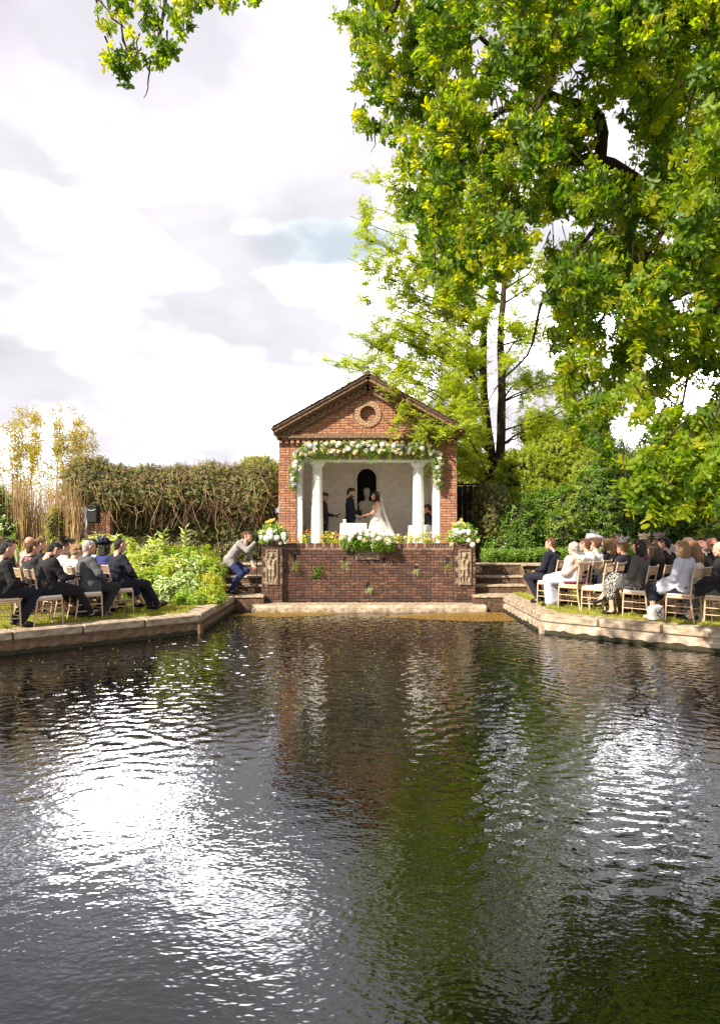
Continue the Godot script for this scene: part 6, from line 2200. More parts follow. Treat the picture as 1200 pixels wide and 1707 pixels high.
func build_guests() -> void:
	rng.seed = 111
	var ll := LAWN
	# facing turns: the guests look across the pond corner towards the temple
	var tl := -0.78
	var tr := 0.78
	# x, z, label, clothes, pose [lean, yaw, nod, legs, arms, size, sideways lean], pad or "" , chair label
	var L := "guests seated left of the pond"
	var R := "guests seated right of the pond"
	var rows := [
		# photographer's side
		[-4.50, -12.30, tl, "dark haired man in a navy suit nearest the plants, legs stretched out", {"top": "cloth_navy", "bottom": "cloth_navy", "hair": "cropped", "hair_colour": "hair_dark"}, [0.02, -0.1, 0.0, "stretched", "out", 1.02, 0.0], "chair_pad", "chair of the navy suited man at the end of the front row by the plants"],
		[-4.80, -11.62, tl, "white haired man in a grey suit sitting beside the pond", {"top": "cloth_grey", "bottom": "cloth_charcoal", "hair": "cropped", "hair_colour": "hair_white", "girth": 1.12}, [0.10, -0.35, 0.0, "tucked", "out", 1.0, 0.0], "chair_pad", "pale padded chair of the grey suited man beside the pond"],
		[-5.22, -11.02, tl, "black haired man in a black suit bowing his head over a booklet", {"top": "cloth_black", "bottom": "cloth_black", "hair": "short", "hair_colour": "hair_black", "girth": 1.12}, [0.24, -0.45, 0.45, "", "reading", 1.02, 0.0], "chair_pad", "chair of the black suited man with bowed head"],
		[-5.66, -10.55, tl, "person in black with dark cropped hair at the picture's edge", {"top": "cloth_black", "bottom": "cloth_navy", "hair": "cropped", "hair_colour": "hair_black", "girth": 1.1}, [0.06, -0.2, 0.1, "tucked", "lap", 1.0, 0.0], "chair_pad_tan", "chair cut by the picture's edge under the person in black"],
		[-4.88, -12.66, tl, "woman in royal navy with a brimmed navy hat", {"cut": "coat", "top": "cloth_blue", "collar": "cloth_blue", "lower": "skirt", "bottom": "cloth_blue", "hair": "bob", "hair_colour": "hair_dark", "hat": "navy_brim"}, [0.02, -0.2, 0.0, "", "lap", 0.97, 0.0], "chair_pad", "chair under the woman in the navy hat"],
		[-5.24, -13.02, tl, "woman with big dark curly hair behind the white haired man", {"cut": "dress", "top": "cloth_palelilac", "lower": "skirt", "bottom": "cloth_palelilac", "hair": "curly", "hair_colour": "hair_black"}, [0.0, 0.1, 0.0, "", "lap", 0.97, 0.0], "", ""],
		[-5.96, -13.74, tl, "dark haired guest partly hidden behind the blonde woman's head", {"top": "cloth_charcoal", "bottom": "cloth_charcoal", "hair": "short", "hair_colour": "hair_dark"}, [0.0, -0.3, 0.0, "", "lap", 0.98, 0.0], "", ""],
		[-5.16, -11.95, tl, "small blonde woman in white between the grey suit and the feathered hat", {"cut": "dress", "top": "cloth_white", "lower": "skirt", "bottom": "cloth_white", "hair": "set", "hair_colour": "hair_blond"}, [0.06, -0.1, 0.1, "", "lap", 0.86, 0.0], "chair_pad", "chair seen through beside the black suited man, under the small blonde woman"],
		[-5.54, -12.30, tl, "woman in a white jacket with a dark navy feather hat", {"top": "cloth_white", "collar": "cloth_white", "lower": "skirt", "bottom": "cloth_white", "hair": "bun", "hair_colour": "hair_auburn", "hat": "navy_feather", "shawl": "cloth_white"}, [0.0, -0.3, 0.0, "", "lap", 0.96, 0.0], "chair_pad", "chair under the woman in the feather hat"],
		[-6.24, -13.0, tl, "fair haired man in a navy suit in the middle of his row", {"top": "cloth_navy", "bottom": "cloth_navy", "hair": "short", "hair_colour": "hair_sandy"}, [0.0, -0.35, 0.0, "", "lap", 1.04, 0.0], "", ""],
		[-6.62, -13.36, tl, "balding man in pale grey behind the auburn haired woman", {"top": "cloth_tweed", "bottom": "cloth_grey", "hair": "bald", "hair_colour": "hair_sandy", "skin": "skin_ruddy"}, [0.0, 0.2, 0.0, "", "lap", 1.06, 0.0], "", ""],
		[-5.60, -11.40, tl, "woman with short auburn hair and a floral scarf over black", {"top": "cloth_charcoal", "collar": "cloth_black", "lower": "skirt", "bottom": "cloth_black", "hair": "short", "hair_colour": "hair_auburn", "scarf": "cloth_floral", "cut": "coat"}, [0.05, -0.1, 0.05, "", "lap", 1.0, 0.0], "chair_pad", "chair hidden under the woman with the floral scarf"],
		[-6.40, -12.12, tl, "young man with brown hair looking towards the temple near the picture's edge", {"top": "cloth_charcoal", "bottom": "cloth_black", "hair": "short", "hair_colour": "hair_dark", "skin": "skin_ruddy"}, [0.0, -0.45, 0.0, "", "lap", 1.02, 0.0], "", ""],
		[-6.98, -12.85, tl, "pale haired guest cut off by the picture's edge", {"top": "cloth_blush", "bottom": "cloth_grey", "hair": "bob", "hair_colour": "hair_strawberry"}, [0.0, 0.0, 0.0, "", "lap", 1.06, 0.0], "", ""],
		# across the pond
		[3.66, -14.0, tr, "brown haired man in a dark suit sitting first in line beside the steps", {"top": "cloth_navy", "bottom": "cloth_navy", "hair": "short", "hair_colour": "hair_auburn"}, [0.0, 0.45, 0.0, "tucked", "lap", 1.02, 0.0], "chair_pad", "chair of the dark suited man nearest the steps"],
		[3.86, -13.20, tr, "elderly woman with white hair in a long pale blush gown", {"cut": "dress", "top": "cloth_ivory", "lower": "skirt", "length": 0.95, "bottom": "cloth_palelilac", "hair": "set", "hair_colour": "hair_white", "skin": "skin_pale", "shawl": "cloth_blush"}, [0.05, 0.0, 0.05, "", "lap", 0.86, 0.0], "chair_pad_tan", "chair with a dark red sash under the white haired woman"],
		[4.24, -13.60, tr, "auburn haired woman in a white shawl reaching an arm round her neighbour", {"cut": "dress", "top": "cloth_navy", "lower": "skirt", "bottom": "cloth_purple", "hair": "short", "hair_colour": "hair_auburn", "shawl": "cloth_ivory"}, [0.0, 0.35, 0.1, "", "hug", 0.98, -0.12], "chair_pad", "chair of the woman in the white shawl"],
		[4.57, -14.0, tr, "woman under a wide white hat with a bow", {"cut": "dress", "top": "cloth_ivory", "lower": "skirt", "bottom": "cloth_ivory", "hair": "bun", "hair_colour": "hair_auburn", "hat": "white_brim", "sleeves": 0.3}, [0.0, 0.4, 0.0, "", "lap", 0.97, 0.0], "", ""],
		[4.92, -14.3, tr, "woman with long blonde hair over a dark coat beside the wide white hat", {"cut": "coat", "top": "cloth_navy", "collar": "cloth_navy", "lower": "skirt", "bottom": "cloth_navy", "hair": "long", "hair_colour": "hair_blond"}, [0.03, 0.2, 0.0, "", "lap", 0.98, 0.0], "chair_pad", "brown looking chair under the blonde woman in the dark coat"],
		[5.26, -14.65, tr, "tall man with ginger blond hair standing out above the white feather hat", {"top": "cloth_charcoal", "bottom": "cloth_charcoal", "hair": "short", "hair_colour": "hair_strawberry", "skin": "skin_ruddy"}, [0.0, 0.9, 0.0, "", "lap", 1.14, 0.0], "", ""],
		[5.34, -15.5, tr, "dark haired guest far back between the white hat and the ginger man", {"top": "cloth_black", "bottom": "cloth_black", "hair": "bob", "hair_colour": "hair_dark"}, [0.0, 0.2, 0.0, "", "lap", 1.04, 0.0], "", ""],
		[4.82, -13.12, tr, "pinned blonde haired woman in navy wearing a small white feather hat", {"cut": "dress", "top": "cloth_navy", "lower": "skirt", "bottom": "cloth_navy", "hair": "bun", "hair_colour": "hair_strawberry", "hat": "white_feather"}, [0.04, 0.1, 0.0, "", "lap", 0.93, 0.0], "chair_pad", "chair under the woman with the small white feather hat"],
		[4.62, -11.95, tr, "woman in a grey coat with a burgundy scarf and spotted dress, legs crossed", {"cut": "coat", "top": "cloth_greygreen", "collar": "cloth_burgundy", "lower": "skirt", "bottom": "cloth_dots", "hair": "bob", "hair_colour": "hair_dark", "scarf": "cloth_burgundy", "shoes": "leather_black"}, [0.03, 0.35, 0.05, "crossed", "lap", 1.0, 0.0], "chair_pad", "chair of the woman in the grey coat"],
		[5.06, -12.32, tr, "girl with long brown hair in black beside the burgundy scarf", {"cut": "dress", "top": "cloth_black", "lower": "skirt", "bottom": "cloth_black", "hair": "long", "hair_colour": "hair_brown", "sleeves": 0.2}, [0.0, 0.1, 0.0, "", "lap", 0.86, 0.0], "chair_pad_tan", "chair under the long haired girl in black"],
		[5.52, -13.9, tr, "woman with a cream looped hat and brown hair in the back rows", {"cut": "dress", "top": "cloth_blush", "lower": "skirt", "bottom": "cloth_blush", "hair": "long", "hair_colour": "hair_sandy", "hat": "cream_feather"}, [0.0, 0.3, 0.0, "", "lap", 1.02, 0.0], "", ""],
		[5.92, -14.2, tr, "woman with upswept hair and pink feathers beside the cream hat", {"cut": "dress", "top": "cloth_ivory", "lower": "skirt", "bottom": "cloth_ivory", "hair": "bun", "hair_colour": "hair_strawberry", "hat": "blush_feather"}, [0.0, 0.5, 0.0, "", "lap", 1.02, 0.0], "", ""],
		[5.42, -12.66, tr, "man with thick black hair and a black suit among the women", {"top": "cloth_black", "bottom": "cloth_black", "hair": "short", "hair_colour": "hair_black"}, [0.0, 0.5, 0.0, "", "lap", 1.08, 0.0], "", ""],
		[5.08, -11.30, tr, "fair haired woman in a pale blue jacket and dark blue skirt", {"cut": "coat", "top": "cloth_palelilac", "collar": "cloth_palelilac", "lower": "skirt", "length": 0.3, "bottom": "cloth_navy", "hair": "bob", "hair_colour": "hair_blond", "shoes": "shoe_nude", "skin": "skin_pale", "girth": 1.08}, [0.05, 0.2, 0.0, "", "lap", 1.0, 0.0], "chair_pad_tan", "chair of the woman in the pale blue jacket"],
		[5.42, -11.68, tr, "woman with long reddish hair behind the pale blue jacket", {"cut": "dress", "top": "cloth_ivory", "lower": "skirt", "bottom": "cloth_ivory", "hair": "long", "hair_colour": "hair_strawberry"}, [0.0, 0.3, 0.0, "", "lap", 1.0, 0.0], "", ""],
		[6.08, -13.3, tr, "man with receding white hair between the reddish haired woman and the bald man", {"top": "cloth_grey", "bottom": "cloth_grey", "hair": "bald", "hair_colour": "hair_white", "skin": "skin_pale"}, [0.0, 0.7, 0.0, "", "lap", 1.05, 0.0], "", ""],
		[5.78, -12.04, tr, "bald man with a ruddy scalp in a black jacket", {"top": "cloth_black", "bottom": "cloth_black", "hair": "bald", "hair_colour": "hair_grey", "skin": "skin_ruddy", "girth": 1.15}, [0.05, 0.35, 0.1, "", "lap", 1.0, 0.0], "chair_pad", "chair with a brown back beside the bald man in black"],
		[6.42, -13.6, tr, "brown haired man with a bare crown behind the ruddy bald man", {"top": "cloth_charcoal", "bottom": "cloth_charcoal", "hair": "cropped", "hair_colour": "hair_brown"}, [0.0, 0.4, 0.0, "", "lap", 1.06, 0.0], "", ""],
		[6.80, -14.0, tr, "dark haired woman in the back row beside the balding men", {"cut": "dress", "top": "cloth_blush", "lower": "skirt", "bottom": "cloth_blush", "hair": "bob", "hair_colour": "hair_dark"}, [0.0, 0.3, 0.0, "", "lap", 1.02, 0.0], "", ""],
		[6.14, -12.42, tr, "man with thinning brown hair in black at the frame's edge", {"top": "cloth_black", "bottom": "cloth_black", "hair": "bald", "hair_colour": "hair_brown", "skin": "skin_ruddy"}, [0.0, 0.45, 0.0, "", "lap", 1.05, 0.0], "", ""],
		[5.56, -11.0, tr, "white haired guest in a black jacket and grey skirt cut by the frame", {"cut": "coat", "top": "cloth_black", "collar": "cloth_black", "lower": "skirt", "length": 0.55, "bottom": "cloth_greygreen", "hair": "cropped", "hair_colour": "hair_white", "girth": 1.1}, [0.03, 0.25, 0.0, "", "lap", 1.0, 0.0], "chair_pad_tan", "chair cut by the frame under the guest in the grey skirt"],
		[6.70, -13.0, tr, "tall bald man at the frame's edge behind the others", {"top": "cloth_grey", "bottom": "cloth_grey", "hair": "bald", "hair_colour": "hair_sandy", "skin": "skin"}, [0.0, 0.5, 0.0, "", "lap", 1.16, 0.0], "", ""],
	]
	for q in rows:
		var a: Array = q[5]
		var right: bool = q[0] > 0.0
		var turn: float = q[2] + rf(-0.06, 0.06)
		person(q[3], Vector3(q[0], ll, q[1]), turn, sit(a[0] + rf(-0.05, 0.07), a[1] * 0.5 + (-0.22 if right else 0.28), a[2] + rf(-0.08, 0.12), a[3] if a[3] else ["", "tucked", "", "stretched"][rng.randi() % 4], a[4], a[5] * rf(0.98, 1.02), a[6] + rf(-0.06, 0.06)), q[4], R if right else L)
		if q[6]:
			chair(q[6], Vector3(q[0], ll - 0.012, q[1]) + Basis(Vector3.UP, turn) * Vector3(0, 0, 0.055), turn, q[7])
		else:
			chair("chair_pad", Vector3(q[0], ll - 0.012, q[1]) + Basis(Vector3.UP, turn) * Vector3(0, 0, 0.055), turn, "chair under the " + q[3].replace("dark haired guest partly", "half hidden guest partly").split(" in a ")[0].split(" beside")[0].split(" behind")[0].split(" among")[0].split(" cut")[0].split(" far back")[0].split(" partly")[0].split(" looking")[0].split(" at the")[0].split(" standing")[0].split(" between")[0])
	# two unoccupied places
	chair("chair_pad", Vector3(4.16, ll - 0.012, -12.62), tr + 0.05, "empty white padded chair between the elderly woman and the grey coat")
	chair("chair_pad", Vector3(4.52, ll - 0.012, -12.98), tr, "empty chair behind the white padded one, beside the small white feather hat")

func stand() -> Dictionary:
	var j := {"pelvis": Vector3(0, 0.96, 0), "chest": Vector3(0, 1.30, 0.01), "neck": Vector3(0, 1.50, 0.015), "head": Vector3(0, 1.645, -0.02), "head_turn": Basis()}
	for s in [-1.0, 1.0]:
		var e: String = "_l" if s < 0 else "_r"
		j["shoulder" + e] = Vector3(s * 0.19, 1.42, 0.01)
		j["elbow" + e] = Vector3(s * 0.24, 1.13, 0.02)
		j["wrist" + e] = Vector3(s * 0.23, 0.89, -0.06)
		j["hip" + e] = Vector3(s * 0.095, 0.93, 0)
		j["knee" + e] = Vector3(s * 0.10, 0.50, -0.02)
		j["ankle" + e] = Vector3(s * 0.10, 0.085, 0.02)
		j["toe" + e] = Vector3(s * 0.12, 0.035, -0.13)
	return j

func build_party() -> void:
	rng.seed = 121
	var fy := TERRACE + 0.20
	# groom, seen from his left side, facing +x
	var j := stand()
	j.head_turn = Basis(Vector3.UP, 0.1) * Basis(Vector3.RIGHT, -0.22)
	j.elbow_l = Vector3(-0.25, 1.15, -0.05)
	j.wrist_l = Vector3(-0.10, 1.03, -0.30)
	j.elbow_r = Vector3(0.25, 1.15, -0.05)
	j.wrist_r = Vector3(0.10, 1.05, -0.31)
	person("bearded groom in a dark navy suit facing the bride and holding her hands", Vector3(-0.46, fy, -18.7), -PI / 2 - 0.12, j, {"top": "cloth_navy", "bottom": "cloth_navy", "hair": "short", "hair_colour": "hair_dark", "beard": "hair_dark", "eyes": true, "girth": 1.08})
	# bride, facing -x
	j = stand()
	for k in j.keys():
		if j[k] is Vector3:
			j[k] = (j[k] as Vector3) * 0.94
	j.head_turn = Basis(Vector3.RIGHT, 0.08)
	j.elbow_l = Vector3(-0.20, 1.09, -0.10)
	j.wrist_l = Vector3(-0.08, 1.02, -0.33)
	j.elbow_r = Vector3(0.21, 1.09, -0.10)
	j.wrist_r = Vector3(0.08, 1.00, -0.34)
	var br := person("bride with long dark hair in a white gown and veil facing the groom", Vector3(0.24, fy, -18.55), PI / 2 + 0.12, j, {"cut": "gown", "sleeves": 0.0, "top": "cloth_ivory", "lower": "none", "hair": "long", "hair_colour": "hair_dark", "eyes": true, "skin": "skin", "shoes": "cloth_ivory"})
	var sk := []
	for k in 9:
		var a := TAU * k / 9.0
		var o := Vector3(cos(a), 0, sin(a))
		sk.append([Vector3(0, 0.98, 0.01) + o * 0.06, 0.075, Vector3(0, 0.10, 0.08) + o * Vector3(0.30, 0, 0.34), 0.075])
	sk.append([Vector3(0, 0.9, 0.05), 0.12, Vector3(0, 0.12, 0.62), 0.11])
	sk.append([Vector3(0, 0.95, 0), 0.11, Vector3(0, 0.2, 0.05), 0.32])
	obj("gown_skirt", field(sk, 0.026, 0.06, 0.010, 9.0).mesh(), M.cloth_ivory, br)
	var ve := MB.new()
	var rows := 14
	var cols := 16
	var grid := []
	for r in rows + 1:
		var f := float(r) / rows
		for c in cols + 1:
			var a := lerpf(-1.25, 1.25, float(c) / cols)
			var w := lerpf(0.095, 0.36, pow(f, 0.8)) * (1.0 + 0.06 * sin(c * 2.3 + r * 0.2))
			grid.append(Vector3(sin(a) * w, lerpf(1.62, 0.12, f), 0.02 + cos(a) * w * 0.75 + f * f * 0.42 + (0.02 if r else -0.02)))
	for r in rows:
		for c in cols:
			var k := r * (cols + 1) + c
			ve.quad(grid[k], grid[k + 1], grid[k + cols + 2], grid[k + cols + 1], Vector3(0, 0.2, 1))
	obj("veil", ve.mesh(), M.veil, br)
	# celebrant half hidden by the column
	j = stand()
	j.head_turn = Basis(Vector3.UP, 0.1) * Basis(Vector3.RIGHT, -0.35)
	j.elbow_l = Vector3(-0.22, 1.12, -0.06)
	j.wrist_l = Vector3(-0.08, 1.10, -0.28)
	j.elbow_r = Vector3(0.22, 1.12, -0.06)
	j.wrist_r = Vector3(0.06, 1.10, -0.30)
	for k in j.keys():
		if j[k] is Vector3:
			j[k] = (j[k] as Vector3) * 0.93
	person("celebrant in a dark coat over a patterned dress, half hidden by the column", Vector3(-1.20, fy, -18.9), -PI / 2 - 0.05, j, {"cut": "coat", "top": "cloth_charcoal", "collar": "cloth_burgundy", "lower": "skirt", "length": 0.6, "bottom": "cloth_floral", "hair": "short", "hair_colour": "hair_brown", "scarf": "cloth_burgundy", "eyes": true})
	var bk := MB.new()
	for s in [-1.0, 1.0]:
		bk.soft_box(Transform3D(Basis(Vector3.RIGHT, s * 0.2), Vector3(0, 0, s * 0.075)), Vector3(0.2, 0.022, 0.15), 0.004)
	var bo := thing("open_book", "dark red open book held out by the celebrant", "book", Vector3(-0.83, fy + 1.06, -18.9), 0.0)
	obj("cover", bk.mesh(), M.leather_black, bo, Transform3D(Basis(Vector3.BACK, 0.28), Vector3.ZERO))
	var pg := MB.new()
	for s in [-1.0, 1.0]:
		pg.soft_box(Transform3D(Basis(Vector3.RIGHT, s * 0.2), Vector3(0, 0.016, s * 0.073)), Vector3(0.185, 0.014, 0.14), 0.003)
	obj("pages", pg.mesh(), M.paper, bo, Transform3D(Basis(Vector3.BACK, 0.28), Vector3.ZERO))
	# registrar seated at a small table on the far side
	j = sit(0.06, 0.0, 0.25, "", "reading", 1.0)
	person("registrar in a dark suit seated at a small white table inside the temple", Vector3(1.66, fy, -18.75), 0.95, j, {"top": "cloth_navy", "bottom": "cloth_black", "hair": "short", "hair_colour": "hair_brown", "skin": "skin_ruddy", "eyes": true})
	chair("chair_pad", Vector3(1.66, fy - 0.0, -18.75) + Basis(Vector3.UP, 0.95) * Vector3(0, 0, 0.055), 0.95, "chair of the registrar inside the temple")
	# photographer crouching on the steps
	j = {"pelvis": Vector3(0, 0.80, 0.20), "chest": Vector3(0, 1.08, -0.02), "neck": Vector3(0, 1.24, -0.14), "head": Vector3(0, 1.345, -0.235), "head_turn": Basis(Vector3.RIGHT, -0.05),
		"shoulder_l": Vector3(-0.19, 1.18, -0.09), "shoulder_r": Vector3(0.19, 1.18, -0.09), "elbow_l": Vector3(-0.22, 0.92, -0.22), "wrist_l": Vector3(-0.06, 0.70, -0.36), "elbow_r": Vector3(0.23, 1.02, -0.30), "wrist_r": Vector3(0.07, 1.22, -0.44),
		"hip_l": Vector3(-0.095, 0.78, 0.18), "hip_r": Vector3(0.095, 0.78, 0.18), "knee_l": Vector3(-0.12, 0.54, -0.18), "knee_r": Vector3(0.13, 0.48, -0.12), "ankle_l": Vector3(-0.12, 0.28, 0.10), "ankle_r": Vector3(0.12, 0.085, 0.12), "toe_l": Vector3(-0.13, 0.22, -0.04), "toe_r": Vector3(0.14, 0.035, -0.03)}
	person("photographer with pinned auburn hair in a pale tweed jacket and jeans crouching on the steps", Vector3(-3.07, LAWN, -16.02), -PI / 2 - 0.1, j, {"top": "cloth_tweed", "collar": "cloth_tweed", "bottom": "cloth_jeans", "hair": "bun", "hair_colour": "hair_auburn", "eyes": true})
	var ca := thing("camera_on_monopod", "black camera on a slim black monopod held to the photographer's eye", "camera", Vector3(-2.62, LAWN, -16.02))
	var cb := MB.new()
	cb.soft_box(Transform3D(Basis(), Vector3(0.0, 1.36, 0)), Vector3(0.075, 0.10, 0.14), 0.012)
	cb.box(Transform3D(Basis(), Vector3(0.0, 1.42, 0)), Vector3(0.06, 0.04, 0.06))
	obj("camera_body", cb.mesh(), M.plastic_black, ca)
	var ln := MB.new()
	ln.lathe(Transform3D(Basis(Vector3.BACK, -PI / 2), Vector3(0.03, 1.355, 0)), [Vector2(0.001, 0.0), Vector2(0.038, 0.0), Vector2(0.038, 0.09), Vector2(0.043, 0.10), Vector2(0.043, 0.145), Vector2(0.034, 0.145), Vector2(0.001, 0.13)], 18)
	obj("lens", ln.mesh(), M.cloth_white, ca)
	var mp := MB.new()
	mp.tube([Vector3(0, 0.20, 0), Vector3(0, 0.75, 0), Vector3(0, 1.31, 0)], [0.010, 0.014, 0.018], 8)
	obj("monopod_leg", mp.mesh(), M.metal_black, ca)
	var ft := MB.new()
	ft.tube([Vector3(0, 0.185, 0), Vector3(0, 0.24, 0)], [0.016, 0.013], 8)
	obj("rubber_foot", ft.mesh(), M.leather_black, ca)


# ---------------------------------------------------------------- flowers
var blooms := {}
func bloom(kind: String) -> ArrayMesh:
	# about 0.1 m across, opening towards +y
	if blooms.has(kind):
		return blooms[kind]
	var m := MB.new()
	match kind:
		"rose":
			for ring in 4:
				var n: int = [3, 5, 6, 7][ring]
				for k in n:
					var a := TAU * (k + ring * 0.4) / n
					var r: float = [0.010, 0.022, 0.034, 0.044][ring]
					var h: float = [0.040, 0.036, 0.026, 0.010][ring]
					var o := Vector3(cos(a), 0, sin(a))
					var s := Vector3(-sin(a), 0, cos(a)) * (0.010 + r * 0.45)
					var b := o * r * 0.45 - Vector3(0, 0.022, 0)
					var c := o * r + Vector3(0, h * 0.45, 0)
					var e := o * (r * 1.18) + Vector3(0, h, 0)
					m.quad(b - s * 0.5, b + s * 0.5, c + s, c - s, o + Vector3.UP)
					m.quad(c - s, c + s, e + s * 0.6, e - s * 0.6, o + Vector3.UP * 0.5)
			m.ball(Transform3D(Basis().scaled(Vector3(0.02, 0.026, 0.02)), Vector3(0, 0.012, 0)), 5, 7)
		"hydrangea":
			m.ball(Transform3D(Basis().scaled(Vector3.ONE * 0.048), Vector3.ZERO), 6, 9)
			for i in 60:
				var f := (i + 0.5) / 60.0
				var y := 1.0 - f * 1.7
				var a := i * 2.39996
				var rr := sqrt(maxf(0.0, 1.0 - y * y))
				var d := Vector3(cos(a) * rr, y, sin(a) * rr)
				var b := basis_up(d, i * 1.3)
				var p := d * 0.056
				for k in 4:
					var q := b * Vector3(cos(k * PI / 2), 0.12, sin(k * PI / 2))
					var w := b * Vector3(-sin(k * PI / 2), 0, cos(k * PI / 2))
					m.quad(p, p + q * 0.008 + w * 0.006, p + q * 0.015, p + q * 0.008 - w * 0.006, d)
		"daisy":
			for k in 9:
				var a := TAU * k / 9
				var o := Vector3(cos(a), 0.25, sin(a))
				var s := Vector3(-sin(a), 0, cos(a)) * 0.012
				m.quad(o * 0.008, o * 0.03 + s, o * 0.05, o * 0.03 - s, Vector3.UP)
			m.ball(Transform3D(Basis().scaled(Vector3(0.012, 0.008, 0.012)), Vector3(0, 0.005, 0)), 4, 6)
		"lily":
			for k in 6:
				var a := TAU * k / 6
				var o := Vector3(cos(a), 0, sin(a))
				var s := Vector3(-sin(a), 0, cos(a)) * 0.014
				m.quad(Vector3(0, -0.03, 0), o * 0.02 + s + Vector3(0, 0.01, 0), o * 0.045 + Vector3(0, 0.03, 0), o * 0.02 - s + Vector3(0, 0.01, 0), o + Vector3.UP)
				m.tri(o * 0.03 + s * 0.8 + Vector3(0, 0.02, 0), o * 0.03 - s * 0.8 + Vector3(0, 0.02, 0), o * 0.066 + Vector3(0, 0.012, 0), Vector3.UP)
	blooms[kind] = m.mesh()
	return blooms[kind]

func put_bloom(T: Node3D, kind: String, m: String, p: Vector3, face: Vector3, size: float) -> void:
	obj(kind, bloom(kind), M[m], T, Transform3D(basis_up((face + rdir() * 0.45).normalized(), rf(0, TAU)).scaled(Vector3.ONE * size), p))

